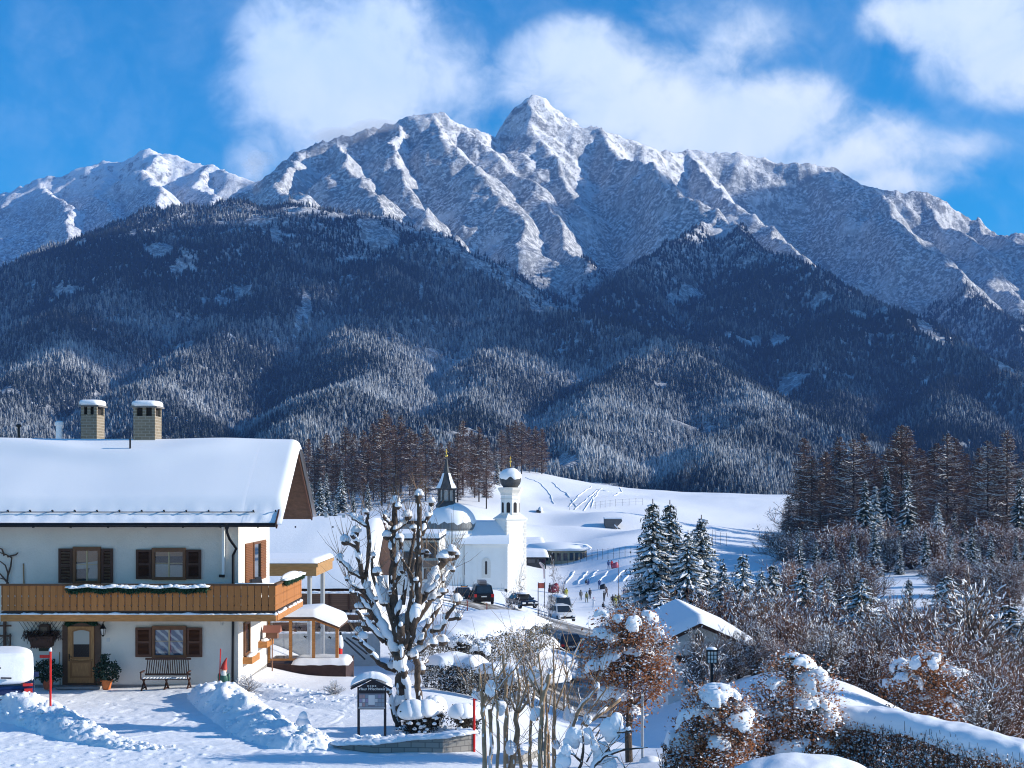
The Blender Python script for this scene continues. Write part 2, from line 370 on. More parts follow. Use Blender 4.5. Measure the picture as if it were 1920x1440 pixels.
mo = link('mountains', mesh_from('mountains', MV, grid_quads(*MGX.shape), mats=[mountain_mat()], smooth=True)); tag(mo, kind='structure')

def msample(x, y):
    """height of the mountain mesh at x,y (bilinear on its grid)"""
    px = x / y * F + 960
    fc = np.clip((px - MPX[0]) / (MPX[1] - MPX[0]), 0, len(MPX) - 1.001); ic = fc.astype(int); fc = fc - ic
    fr = np.interp(y, MY, np.arange(len(MY))); fr = np.clip(fr, 0, len(MY) - 1.001); ir = fr.astype(int); fr = fr - ir
    a = MH[ir, ic] * (1 - fc) + MH[ir, ic + 1] * fc; b = MH[ir + 1, ic] * (1 - fc) + MH[ir + 1, ic + 1] * fc
    return a * (1 - fr) + b * fr

# ------------------------------------------------------------------ forest on the slopes (a far wood, one mass)
def frost_mat(name, dark, frost_and_light, lo, hi):
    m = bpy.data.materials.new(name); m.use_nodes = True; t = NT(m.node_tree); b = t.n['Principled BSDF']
    at = t.node('ShaderNodeAttribute', attribute_name='frost_and_light').outputs['Fac']
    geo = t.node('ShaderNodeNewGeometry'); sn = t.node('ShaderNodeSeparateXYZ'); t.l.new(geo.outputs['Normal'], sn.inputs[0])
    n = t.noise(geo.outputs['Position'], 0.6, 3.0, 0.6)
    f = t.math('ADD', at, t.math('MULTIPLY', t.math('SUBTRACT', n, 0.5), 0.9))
    t.l.new(t.mix(t.map(f, lo, hi), (*dark, 1), (*frost_and_light, 1)), b.inputs['Base Color'])
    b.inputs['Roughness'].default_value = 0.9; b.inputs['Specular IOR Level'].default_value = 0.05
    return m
def build_forest():
    N = 400000
    # sample roughly evenly in the picture as well as on the ground
    px = RS.uniform(-420, 2340, N); Y = 900 * (3500 / 900) ** RS.uniform(0, 1, N) ** 0.92
    x = (px - 960) / F * Y
    z = msample(x, Y)
    e = 12.0
    dzx = (msample(x + e, Y) - msample(x - e, Y)) / (2 * e)
    py = HZ - (z - H) / Y * F
    line = np.where(px < 1080, 610, 585) + fbm(x / 150, Y / 150, 3, 77) * 75 + np.where(Y > 3050, -110, 0)
    keep = (z < line) & (z > -13)
    dn = fbm(x / 130, Y / 130, 3, 81) + 0.35 * fbm(x / 30, Y / 30, 2, 83)
    keep &= dn > -0.62
    # open glades seen in the photo
    for (cx, cy, rx, ry) in [(712,448,34,20),(690,420,22,10),(516,440,10,22),(575,575,9,34),(560,600,7,26),(655,488,28,7),(1010,583,24,6),(1092,606,22,6),(1462,640,20,11),(1660,632,26,5),(1575,810,0,0),
                             (300,470,26,14),(345,505,30,9),(60,535,18,7),(560,395,40,7),(790,548,5,25),(640,405,22,6),(1770,560,10,6),(385,565,12,8),(250,440,10,5),(1065,870,20,16)]:
        if rx: keep &= (((px - cx) / rx) ** 2 + ((py - cy) / ry) ** 2) > 1 + 0.5 * dn
    cr = np.interp(px, [-700, 0, 200, 380, 520, 700, 880, 1000, 1100, 1140], [720, 533, 432, 371, 382, 408, 496, 586, 604, 614])
    keep &= ~((px > 560) & (px < 1090) & (py < cr - 3) & (Y > 2300) & (RS.rand(N) < np.where(py < cr - 60, 0.985, 0.88)))
    x, Y, z, px = x[keep], Y[keep], z[keep], px[keep]
    n = len(x)
    hgt = RS.uniform(7, 16, n) * np.where(z > 430, 0.8, 1.0) * (0.8 + 0.4 * RS.rand(n) ** 2) * np.clip(0.52 + 0.48 * (Y - 900) / 1500, 0.5, 1); rad = hgt * RS.uniform(0.17, 0.25, n)
    frost_and_light = RS.uniform(0.0, 1.0, n) * 0.55 + 0.25 + 0.4 * fbm(x / 200, Y / 200, 2, 87)
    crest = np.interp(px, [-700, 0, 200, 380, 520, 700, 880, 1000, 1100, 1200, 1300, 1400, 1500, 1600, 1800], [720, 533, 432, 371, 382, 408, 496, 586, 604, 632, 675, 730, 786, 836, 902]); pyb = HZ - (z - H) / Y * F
    frost_and_light = np.where(px > 1000, np.where(pyb > crest - 4, frost_and_light + .12, frost_and_light - .20), np.where(pyb < 600, frost_and_light - .15, frost_and_light + .06))  # sunlit hill paler, shaded slopes darker: light painted in through the frost
    ns = 6
    ang = RS.uniform(0, 6.28, n)[:, None] + np.arange(ns)[None] * (2 * np.pi / ns)
    Vs = []; fr = []
    tiers = [(0.42, 1.0, 0.36), (0.22, 0.72, 0.70), (0.0, 1.0, 1.0)]
    tiers = [(0.08, 0.62, 1.0), (0.34, 0.82, 0.74), (0.60, 1.02, 0.46)]
    for (z0, z1, rr) in tiers:
        j = RS.uniform(0.75, 1.25, (n, ns))
        rx = np.cos(ang) * rad[:, None] * rr * j; ry = np.sin(ang) * rad[:, None] * rr * j
        ring = np.stack([x[:, None] + rx, Y[:, None] + ry, z[:, None] - 1 + hgt[:, None] * z0 - RS.uniform(0, .06, (n, ns)) * hgt[:, None]], -1)
        apex = np.stack([x, Y, z - 1 + hgt * z1], -1)[:, None]
        Vs.append(np.concatenate([apex, ring], 1))
        fr.append(np.repeat((frost_and_light)[:, None], ns + 1, 1) + np.concatenate([np.full((n, 1), 0.05), np.full((n, ns), -0.1)], 1))
    V = np.stack(Vs, 1).reshape(-1, 3); fr = np.stack(fr, 1).reshape(-1)
    base = np.arange(n * 3)[:, None, None] * (ns + 1)
    k = np.arange(ns)
    tri = np.stack([np.zeros(ns, int), 1 + k, 1 + (k + 1) % ns], -1)[None]
    T = (base + tri).reshape(-1, 3)
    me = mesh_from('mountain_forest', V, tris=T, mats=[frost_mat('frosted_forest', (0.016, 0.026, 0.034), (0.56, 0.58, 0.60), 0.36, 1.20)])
    attr(me, 'frost_and_light', fr)
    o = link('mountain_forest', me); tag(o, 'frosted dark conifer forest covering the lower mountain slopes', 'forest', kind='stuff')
    print('forest', n)
build_forest()
# ------------------------------------------------------------------ mesh builder
_ICO = {}
def ico(sub):
    if sub not in _ICO:
        bm = bmesh.new(); bmesh.ops.create_icosphere(bm, subdivisions=sub, radius=1.0)
        V = np.array([v.co[:] for v in bm.verts]); T = np.array([[v.index for v in f.verts] for f in bm.faces]); bm.free()
        _ICO[sub] = (V, T)
    return _ICO[sub]
def lump(d, seed, freq=2.0):
    r = np.random.RandomState(seed); s = np.zeros(len(d))
    for k in range(6):
        w = r.normal(size=3) * freq * (0.7 + 0.35 * k); s += np.sin(d @ w + r.rand() * 6.28) / (1 + 0.6 * k)
    return s / 2.2
class MB:
    def __init__(s): s.V = []; s.n = 0; s.Q = []; s.T = []; s.N = []; s.qm = []; s.tm = []; s.nm = []
    def add(s, V, quads=None, tris=None, ngons=None, m=0):
        V = np.asarray(V, float).reshape(-1, 3)
        if quads is not None and len(quads): q = np.asarray(quads, int).reshape(-1, 4) + s.n; s.Q.append(q); s.qm.append(np.full(len(q), m))
        if tris is not None and len(tris): q = np.asarray(tris, int).reshape(-1, 3) + s.n; s.T.append(q); s.tm.append(np.full(len(q), m))
        for g in ngons or (): s.N.append([i + s.n for i in g]); s.nm.append(m)
        s.V.append(V); s.n += len(V); return s
    def box(s, x0, x1, y0, y1, z0, z1, m=0):
        return s.add([(x, y, z) for z in (z0, z1) for y in (y0, y1) for x in (x0, x1)], [(0, 2, 3, 1), (4, 5, 7, 6), (0, 1, 5, 4), (2, 6, 7, 3), (0, 4, 6, 2), (1, 3, 7, 5)], m=m)
    def obox(s, c, size, rz=0.0, tilt=None, m=0):
        M = Matrix.Rotation(rz, 3, 'Z')
        if tilt: M = M @ Matrix.Rotation(tilt[1], 3, tilt[0])
        V = [Vector(c) + M @ Vector(((i - .5) * size[0], (j - .5) * size[1], (k - .5) * size[2])) for k in (0, 1) for j in (0, 1) for i in (0, 1)]
        return s.add([v[:] for v in V], [(0, 2, 3, 1), (4, 5, 7, 6), (0, 1, 5, 4), (2, 6, 7, 3), (0, 4, 6, 2), (1, 3, 7, 5)], m=m)
    def bar(s, a, b, w, h, m=0):
        """square bar from a to b"""
        a = np.array(a, float); b = np.array(b, float); d = b - a; d /= np.linalg.norm(d)
        up = np.array([0, 0, 1.0]) if abs(d[2]) < .95 else np.array([0, 1.0, 0])
        u = np.cross(d, up); u /= np.linalg.norm(u); v = np.cross(u, d)
        V = [p + u * i * w / 2 + v * j * h / 2 for p in (a, b) for i, j in ((-1, -1), (1, -1), (1, 1), (-1, 1))]
        return s.add(V, [(0, 1, 2, 3), (7, 6, 5, 4), (0, 4, 5, 1), (1, 5, 6, 2), (2, 6, 7, 3), (3, 7, 4, 0)], m=m)
    def prism(s, poly, axis, a0, a1, m=0):
        """extrude a polygon [(u,v)] along axis x|y|z from a0 to a1"""
        def pt(u, v, a): return (a, u, v) if axis == 'x' else (u, a, v) if axis == 'y' else (u, v, a)
        n = len(poly); V = [pt(u, v, a) for a in (a0, a1) for u, v in poly]
        return s.add(V, [(i, (i + 1) % n, n + (i + 1) % n, n + i) for i in range(n)], ngons=[list(range(n))[::-1], list(range(n, 2 * n))], m=m)
    def tube(s, pts, rad, sides=6, m=0, cap=True):
        p = np.asarray(pts, float); k = len(p); rad = np.broadcast_to(rad, (k,))
        d = np.gradient(p, axis=0); d /= np.linalg.norm(d, axis=1)[:, None] + 1e-9
        up = np.array([0, 0, 1.0]) if abs(d[0][2]) < .9 else np.array([1.0, 0, 0])
        u = np.cross(d[0], up); u /= np.linalg.norm(u); V = []
        a = np.arange(sides) * 2 * np.pi / sides
        for i in range(k):
            u = u - d[i] * (u @ d[i]); u /= np.linalg.norm(u) + 1e-9; v = np.cross(d[i], u)
            V.append(p[i] + rad[i] * (np.cos(a)[:, None] * u + np.sin(a)[:, None] * v))
        q = []
        for i in range(k - 1):
            for j in range(sides): q.append((i * sides + j, i * sides + (j + 1) % sides, (i + 1) * sides + (j + 1) % sides, (i + 1) * sides + j))
        return s.add(np.concatenate(V), q, ngons=[list(range(sides))[::-1], list(range((k - 1) * sides, k * sides))] if cap else None, m=m)
    def blob(s, c, r, seed=0, sub=2, amp=0.16, freq=2.0, flat=0.35, m=0):
        V, T = ico(sub); r = np.broadcast_to(np.asarray(r, float), (3,))
        P_ = V * (1 + amp * lump(V, seed, freq))[:, None]
        z = np.where(P_[:, 2] < 0, P_[:, 2] * flat, P_[:, 2])
        return s.add(np.stack([P_[:, 0], P_[:, 1], z], 1) * r + np.asarray(c, float), tris=T, m=m)
    def lathe(s, prof, c=(0, 0, 0), n=16, m=0, rot=0.0):
        a = np.arange(n) * 2 * np.pi / n + rot; V = []
        for r, z in prof: V += [(c[0] + r * math.cos(t), c[1] + r * math.sin(t), c[2] + z) for t in a]
        k = len(prof); q = [(i * n + j, i * n + (j + 1) % n, (i + 1) * n + (j + 1) % n, (i + 1) * n + j) for i in range(k - 1) for j in range(n)]
        return s.add(V, q, ngons=[list(range(n))[::-1], list(range((k - 1) * n, k * n))], m=m)
    def sticks(s, A, B, ra, rb, m=0):
        """many thin three-sided sticks at once"""
        A = np.asarray(A, float).reshape(-1, 3); B = np.asarray(B, float).reshape(-1, 3); n = len(A)
        d = B - A; d /= np.linalg.norm(d, axis=1)[:, None] + 1e-9
        up = np.where(np.abs(d[:, 2:3]) < .9, np.array([[0, 0, 1.0]]), np.array([[1.0, 0, 0]]))
        u = np.cross(d, up); u /= np.linalg.norm(u, axis=1)[:, None]; v = np.cross(d, u)
        ra = np.broadcast_to(ra, (n,)); rb = np.broadcast_to(rb, (n,)); V = []
        for P_, rr in ((A, ra), (B, rb)):
            for t in range(3):
                a = t * 2.094; V.append(P_ + rr[:, None] * (math.cos(a) * u + math.sin(a) * v))
        V = np.stack(V, 1).reshape(-1, 3); b = np.arange(n)[:, None, None] * 6
        q = np.array([[0, 1, 4, 3], [1, 2, 5, 4], [2, 0, 3, 5]])[None]
        return s.add(V, (b + q).reshape(-1, 4), m=m)
    def leaves(s, Cn, size, rs, flatten=0.0, m=0, asp=0.6):
        Cn = np.asarray(Cn, float).reshape(-1, 3); n = len(Cn); size = np.broadcast_to(size, (n,))
        d = rs.normal(size=(n, 3)); d[:, 2] *= (1 - flatten); d /= np.linalg.norm(d, axis=1)[:, None]
        e = rs.normal(size=(n, 3)); e[:, 2] *= (1 - flatten); e -= d * (d * e).sum(1)[:, None]; e /= np.linalg.norm(e, axis=1)[:, None]
        d = d * size[:, None] / 2; e = e * size[:, None] * asp / 2
        V = np.stack([Cn - d, Cn + e * 1.0 - d * .1, Cn + d, Cn - e - d * .1], 1).reshape(-1, 3)
        return s.add(V, np.arange(n * 4).reshape(-1, 4), m=m)
    def build(s, name, mats, parent=None, smooth=False, rot=None):
        if not isinstance(mats, (list, tuple)): mats = [mats]
        V = np.concatenate(s.V)
        Q = np.concatenate(s.Q) if s.Q else None; T = np.concatenate(s.T) if s.T else None
        mi = ([np.concatenate(s.qm)] if s.Q else []) + ([np.concatenate(s.tm)] if s.T else [])
        if parent is not None:
            r = parent
            while r is not None: V = V - np.array(r.location); r = r.parent
        if s.N:
            me = bpy.data.meshes.new(name)
            fs = (Q.tolist() if Q is not None else []) + (T.tolist() if T is not None else []) + s.N
            me.from_pydata(V.tolist(), [], fs); mi = np.concatenate(mi + [np.array(s.nm)])
            me.polygons.foreach_set('material_index', mi.astype(np.int32))
            for m in mats: me.materials.append(m)
            me.update()
        else: me = mesh_from(name, V, Q, T, mats, np.concatenate(mi))
        if smooth:
            me.polygons.foreach_set('use_smooth', np.ones(len(me.polygons), bool))
            if smooth == 'auto': me.set_sharp_from_angle(angle=R(38))
        return link(name, me, parent)

# ------------------------------------------------------------------ object materials
def plank_mat(name, col, w=0.12, axis=0, var=0.25, rough=0.6):
    """wood with boards of width w running across the given axis"""
    if name in MATS: return MATS[name]
    m = bpy.data.materials.new(name); m.use_nodes = True; t = NT(m.node_tree); b = t.n['Principled BSDF']
    g = t.node('ShaderNodeTexCoord').outputs['Object']
    s = t.node('ShaderNodeSeparateXYZ'); t.l.new(g, s.inputs[0])
    q = t.math('DIVIDE', s.outputs[axis], w); f = t.math('FRACT', q); fl = t.math('FLOOR', q)
    wn = t.node('ShaderNodeTexWhiteNoise', noise_dimensions='1D'); t.l.new(fl, wn.inputs['W'])
    gap = t.math('GREATER_THAN', t.math('ABSOLUTE', t.math('SUBTRACT', f, 0.5)), 0.465)
    st = (9, 9, 1.2) if axis != 2 else (1.2, 9, 9)
    n = t.noise(t.scale3(g, st), 3.0, 4.0, 0.6)
    v = t.math('ADD', t.math('MULTIPLY', wn.outputs[0], 0.6), t.math('MULTIPLY', n, 0.6))
    c = t.mix(v, tuple(x * (1 - var) for x in col) + (1,), tuple(min(1, x * (1 + var)) for x in col) + (1,))
    t.l.new(t.mix(gap, c, tuple(x * .25 for x in col) + (1,)), b.inputs['Base Color']); b.inputs['Roughness'].default_value = rough
    b.inputs['Specular IOR Level'].default_value = 0.25
    MATS[name] = m; return m
def brick_mat(name, c1, c2, mort, sx=4.0, bw=0.28, bh=0.11):
    if name in MATS: return MATS[name]
    m = bpy.data.materials.new(name); m.use_nodes = True; t = NT(m.node_tree); b = t.n['Principled BSDF']
    g = t.node('ShaderNodeTexCoord').outputs['Object']; s = t.node('ShaderNodeSeparateXYZ'); t.l.new(g, s.inputs[0])
    k = t.node('ShaderNodeCombineXYZ'); t.l.new(t.math('ADD', s.outputs[0], s.outputs[1]), k.inputs[0]); t.l.new(s.outputs[2], k.inputs[1])
    br = t.node('ShaderNodeTexBrick'); t.l.new(k.outputs[0], br.inputs['Vector']); br.inputs['Scale'].default_value = 1.0
    br.inputs['Color1'].default_value = (*c1, 1); br.inputs['Color2'].default_value = (*c2, 1); br.inputs['Mortar'].default_value = (*mort, 1)
    br.inputs['Brick Width'].default_value = bw; br.inputs['Row Height'].default_value = bh; br.inputs['Mortar Size'].default_value = 0.012
    t.l.new(br.outputs[0], b.inputs['Base Color']); b.inputs['Roughness'].default_value = 0.85
    MATS[name] = m; return m
def glass_mat(name, tint=(0.02, 0.025, 0.03), clear=0.0):
    if name in MATS: return MATS[name]
    m = bpy.data.materials.new(name); m.use_nodes = True; t = NT(m.node_tree)
    if not clear:
        b = t.n['Principled BSDF']; b.inputs['Base Color'].default_value = (*tint, 1); b.inputs['Roughness'].default_value = 0.03; b.inputs['Specular IOR Level'].default_value = 0.9
    else:
        t.n.clear(); o = t.node('ShaderNodeOutputMaterial'); tr = t.node('ShaderNodeBsdfTransparent'); gl = t.node('ShaderNodeBsdfGlossy'); gl.inputs['Roughness'].default_value = 0.02
        fr = t.node('ShaderNodeFresnel'); fr.inputs[0].default_value = 1.5; mx = t.node('ShaderNodeMixShader')
        t.l.new(t.math('MULTIPLY', fr.outputs[0], 1.4, clamp=True), mx.inputs[0]); t.l.new(tr.outputs[0], mx.inputs[1]); t.l.new(gl.outputs[0], mx.inputs[2]); t.l.new(mx.outputs[0], o.inputs[0])
        tr.inputs[0].default_value = (clear, clear, clear, 1)
    MATS[name] = m; return m
STUCCO = mat('stucco', (0.70, 0.652, 0.585), 0.9, var=0.08, vscale=.7, bump=0.25, bscale=14)
BROWN = mat('dark_brown_wood', (0.072, 0.030, 0.018), 0.55, var=0.3, vscale=4, stretch=(8, 8, 1))
SHUT = mat('shutter_wood', (0.105, 0.042, 0.022), 0.5, var=0.25, vscale=4, stretch=(1, 8, 8))
FRAMEW = mat('window_frame_wood', (0.16, 0.07, 0.03), 0.45, var=0.2, vscale=5)
BALC = plank_mat('balcony_boards', (0.40, 0.155, 0.045), 0.235, 0, 0.22)
BALCY = plank_mat('balcony_side_boards', (0.42, 0.165, 0.048), 0.235, 1, 0.22)
ORANGE = mat('honey_wood', (0.45, 0.19, 0.055), 0.5, var=0.25, vscale=3, stretch=(1, 6, 6))
OAK = mat('oak_door', (0.34, 0.175, 0.065), 0.45, var=0.25, vscale=4, stretch=(6, 6, 1))
IRON = mat('dark_metal', (0.02, 0.021, 0.024), 0.4, 0.6)
GREYM = mat('grey_metal', (0.38, 0.39, 0.40), 0.4, 0.5)
WHITE = mat('white_paint', (0.8, 0.8, 0.79), 0.5)
RED = mat('red_paint', (0.62, 0.02, 0.015), 0.45)
TERRA = mat('terracotta', (0.46, 0.13, 0.06), 0.8, var=0.2)
GREEN = mat('evergreen_leaf', (0.022, 0.045, 0.028), 0.6, var=0.5, vscale=20)
FIR = mat('fir_garland', (0.012, 0.06, 0.03), 0.6, var=0.5, vscale=20)
BARK = mat('bark', (0.085, 0.062, 0.048), 0.9, var=0.45, vscale=9, bump=0.6, bscale=40)
BARKL = mat('pale_bark', (0.36, 0.245, 0.15), 0.85, var=0.3, vscale=6, bump=0.4, bscale=30)
TWIG = mat('twig', (0.10, 0.062, 0.045), 0.9, var=0.3)
GLASS = glass_mat('window_glass'); CLEAR = glass_mat('clear_glass', clear=0.92)
CURT = mat('curtain', (0.55, 0.53, 0.48), 0.9, var=0.08, vscale=5, stretch=(12, 1, .3))
SNOWB = snow_mat('clean_snow', 0.3, 5.0, 0.04)

# ------------------------------------------------------------------ the chalet
HX1, HY0, HY1, HX0 = X(447, 50), 50.0, 56.4, X(-260, 50)
chalet = thing('chalet', 'white stucco chalet with wooden balcony, brown shutters and a deep snow roof', 'house', (-15, 50, 0))
def build_chalet():
    r = chalet; VX = X(517, 49.0)       # verge of the roof
    EF, ER, RY, RZ = (48.9, 5.72), (57.7, 5.80), 53.4, 8.70
    w = MB()
    w.box(HX0, HX1, HY0, HY1, -0.6, 5.98)
    w.prism([(HY0, 5.98), (HY1, 5.98), (RY, 8.35)], 'x', HX0, HX1 - 0.0)
    w.build('wall', STUCCO, r)
    g = MB(); g.prism([(HY0 + .1, 6.05), (HY1 - .1, 6.05), (RY, 8.33)], 'x', HX1 + .003, HX1 + .03); g.box(HX1 + .03, HX1 + .06, HY0 + .3, HY1 - .3, 6.2, 6.32)
    g.build('gable_boarding', plank_mat('gable_boards', (0.07, 0.035, 0.022), 0.16, 1), r)
    pl = MB(); pl.box(HX0, HX1 + .025, HY0 - .025, HY1, -0.6, 0.09); pl.build('plinth', mat('plinth_grey', (0.25, 0.24, 0.23), .9, var=.2), r)
    # roof boards, fascia and snow
    rf = MB(); th = 0.11
    rf.prism([(EF[0], EF[1]), (RY, RZ), (ER[0], ER[1]), (ER[0], ER[1] + th), (RY, RZ + th), (EF[0], EF[1] + th)], 'x', HX0 - 1, VX)
    roof = rf.build('roof', mat('roof_boards', (0.10, 0.055, 0.035), .7, var=.3), r)
    vb = MB()
    for (a, b) in ((EF, (RY, RZ)), (ER, (RY, RZ))):
        vb.bar((VX + .03, a[0], a[1] + .06), (VX + .03, b[0], b[1] + .06), .05, .26)
    vb.build('verge_board', BROWN, roof)
    # snow sheet: thick rounded quilt over both slopes, drooping at the verge
    nx, ny = 150, 90
    xs = np.concatenate([np.linspace(HX0 - 1, VX - 1.2, 110), VX + .22 - 1.42 * np.cos(np.linspace(0, np.pi / 2, 40))])
    tt = np.linspace(0, 1, ny)
    half = lambda e0, e1: np.stack([np.interp(tt, [0, .5, 1], [EF[0] - .02, RY, ER[0] + .02]), np.interp(tt, [0, .5, 1], [EF[1] + th, RZ + th, ER[1] + th])], 1)
    yz = half(0, 0)
    XX, TT = np.meshgrid(xs, tt, indexing='ij')
    Yb = np.broadcast_to(yz[:, 0], XX.shape); Zb = np.broadcast_to(yz[:, 1], XX.shape)
    ex = (VX + .22 - XX); endf = np.sqrt(np.clip(1 - (1 - np.clip(ex / .34, 0, 1)) ** 2, 0, 1))
    ed = np.minimum(TT, 1 - TT) * 10.6; edf = np.where(TT < .5, .22 + .78 * sstep(.42, 1.25, ed), .3 + .7 * sstep(0, 1., ed))
    edf = np.where(ed < .02, .12, edf)
    thick = .31 + .05 * fbm(XX * .22, Yb * .3, 2, 91) + .05 * np.exp(-((TT - .5) / .06) ** 2)
    dune = .16 * np.exp(-((TT - .40 - .035 * np.sin(XX * .55)) / .05) ** 2) * sstep(-9.5, -13, XX)
    z = Zb + (thick + dune) * edf * endf - .03
    z -= .16 * np.exp(-((TT - .5) / .035) ** 2) * 1.0
    # the shallow shelf below the snow guard
    z += .03 * fbm(XX * 2.2, Yb * 2.0, 3, 93) * sstep(1.2, .4, ed) * sstep(.5, .3, TT)
    top = np.stack([XX, Yb, z], -1)
    V = np.concatenate([top.reshape(-1, 3), np.stack([XX, Yb, Zb - .01], -1).reshape(-1, 3)])
    q = grid_quads(len(xs), ny); n0 = len(xs) * ny; e = []
    for i in range(len(xs) - 1):
        for j in (0, ny - 1):
            a, b = i * ny + j, (i + 1) * ny + j; e.append((a, b, n0 + b, n0 + a) if j == 0 else (b, a, n0 + a, n0 + b))
    sb = MB(); sb.add(V, np.concatenate([q[:, ::-1], np.array(e)]))
    sb.build('snow_cover', snow_mat('roof_snow', .12, .8, .05), roof, smooth=True)
    gd = MB()
    for k in range(13):
        px = 22 + k * 41.5
        p = P(px, 961, 49.75); gd.tube([(p[0], 49.55, 6.15), (p[0], 49.38, 6.30), (p[0] + .01, 49.27, 6.29)], .026, 5)
    gd.tube([P(-200, 960, 49.32), P(478, 960, 49.32)], .016, 5); gd.build('snow_guard', IRON, roof)
    gt = MB(); gt.tube([(HX0 - 1, 48.82, 5.80), (VX + .02, 48.82, 5.80)], .075, 8)
    for k in range(14): gt.box(HX0 + k * 1.3, HX0 + k * 1.3 + .03, 48.74, 48.9, 5.70, 5.76)
    gt.build('gutter', IRON, roof, 'auto')
    dp = MB(); a = X(427, 49)
    dp.tube([(a, 48.84, 5.78), (a, 48.86, 5.55), (a + .04, 49.1, 5.3), (a + .16, 49.7, 4.95), (X(437, 49.9), 49.91, 4.7), (X(437, 49.9), 49.91, 2.7), (X(436, 49.9), 49.91, .0)], .048, 8); dp.tube([(a, 48.84, 5.86), (a, 48.84, 5.66)], [.12, .06], 8)
    dp.build('downpipe', IRON, r, 'auto')
    # white strip beside it: sun on a pipe edge put into the colour
    wp = MB(); x = X(418.5, 49.9); wp.box(x - .045, x + .045, 49.86, 49.95, Zh(1078, 50), Zh(985, 50)); wp.build('sunlit_pipe_strip', WHITE, r)
    wp = MB(); wp.box(x - .14, x + .06, 49.84, 49.9, Zh(1082, 50), Zh(1077, 50)); wp.build('bracket', IRON, r)
    # chimneys
    BR = brick_mat('chimney_brick', (0.26, 0.205, 0.14), (0.19, 0.155, 0.105), (0.33, 0.29, 0.23))
    for (px0, px1, Y, zb, zt, dep) in ((250, 290.5, 53.2, 8.2, Zh(764, 53.2), 1.0), (151.5, 181.5, 55.2, 7.7, Zh(762, 55.2), 1.05)):
        x0, x1 = X(px0, Y), X(px1, Y); c = MB(); hz0 = zt - .32
        c.box(x0, x1, Y, Y + dep, zb, hz0)
        for (cx, cy) in ((x0, Y), (x1 - .12, Y), (x0, Y + dep - .12), (x1 - .12, Y + dep - .12), ((x0 + x1) / 2 - .06, Y)): c.box(cx, cx + .12, cy, cy + .12, hz0, zt)
        ch = c.build('chimney', BR, roof)
        k = MB(); k.box(x0 + .1, x1 - .1, Y + .12, Y + dep - .12, hz0, zt - .02); k.box(x0 - .02, x1 + .02, Y - .02, Y + dep + .02, zb, zb + .62 if Y < 54 else zb + 1.0); k.build('soot_flashing', mat('soot', (0.035, 0.03, 0.028), .9), roof)
        k = MB(); k.box(x0 - .09, x1 + .09, Y - .09, Y + dep + .09, zt, zt + .06); k.build('chimney_cap', mat('cap_stone', (0.2, 0.19, 0.18), .9), roof)
        k = MB(); V_, T_ = ico(3); sg = np.sign(V_) * np.abs(V_) ** .42
        vv = sg * np.array([(x1 - x0) / 2 + .11, dep / 2 + .11, .22]) + np.array([(x0 + x1) / 2, Y + dep / 2, zt + .06]); vv[:, 2] = np.maximum(vv[:, 2], zt + .062); vv[:, 2] += .02 * lump(V_, 5, 3)
        k.add(vv, tris=T_); k.build('chimney_snow', SNOWB, roof, True)
    p = P(111, 812, 55.5); k = MB(); k.lathe([(.13, -.5), (.13, .28), (.17, .3), (.17, .42), (.10, .48)], p, 10); k.build('vent_stack', WHITE, roof, 'auto')
    p = P(244, 836, 52.4); k = MB(); k.tube([(p[0], p[1], p[2] - .5), (p[0], p[1], p[2] + .28)], .035, 8); k.build('vent_pipe', IRON, roof)
    p = P(35, 806, 55.5); k = MB(); k.lathe([(.05, -.5), (.05, .1), (.11, .12), (.11, .2), (.03, .24)], p, 8); k.build('vent_pipe', IRON, roof, 'auto')
    # balcony
    BY = 48.55; bx0, bx1 = X(2, BY), X(516, BY); YB = 54.6; zt = Zh(1098, BY); zbm = Zh(1145, BY)
    b = MB(); n = int((bx1 - bx0) / .235); wd = (bx1 - bx0) / n
    for i in range(n):
        x0 = bx0 + i * wd + .005; x1 = bx0 + (i + 1) * wd - .005; k = .02
        # carved boards: a notched edge on each side
        zs = [zbm, zbm + .12, zbm + .17, zbm + .22, zbm + .45, zbm + .50, zbm + .55, zt]
        dx = [0, 0, k, 0, 0, k, 0, 0]
        poly = [(x0 + d, z) for z, d in zip(zs, dx)] + [(x1 - d, z) for z, d in list(zip(zs, dx))[::-1]]
        b.prism(poly[::-1], 'y', BY, BY + .035)
    bal = b.build('balcony', BALC, r)
    b = MB(); n = int((YB - BY) / .235); wd = (YB - BY) / n
    for i in range(n):
        y0 = BY + .04 + i * wd + .012; y1 = BY + .04 + (i + 1) * wd - .012; k = .03
        zs = [zbm, zbm + .12, zbm + .17, zbm + .22, zbm + .45, zbm + .50, zbm + .55, zt]; dx = [0, 0, k, 0, 0, k, 0, 0]
        b.prism([(y0 + d, z) for z, d in zip(zs, dx)] + [(y1 - d, z) for z, d in list(zip(zs, dx))[::-1]], 'x', bx1 - .035, bx1)
    b.build('side_boards', BALCY, bal)
    b = MB(); b.box(bx0 - .05, bx1 + .06, BY - .06, BY + .10, zt, zt + .06); b.box(bx1 - .10, bx1 + .06, BY + .10, YB, zt, zt + .06)
    b.build('handrail', mat('rail_brown', (0.12, 0.06, 0.03), .6), bal)
    b = MB(); b.box(bx0, bx1 - .05, BY + .05, BY + .09, zbm + .1, zbm + .16); b.box(bx0, bx1 - .05, BY + .05, BY + .09, zt - .2, zt - .12); b.build('rail', ORANGE, bal)
    b = MB(); b.box(bx0, bx1, BY + .02, HY0 - .002, Zh(1152, BY), zbm - .03); b.box(HX1, bx1, HY0 - .002, YB, Zh(1152, BY), zbm - .03); b.build('floor_slab', mat('floor_dark', (0.05, 0.035, 0.028), .8), bal)
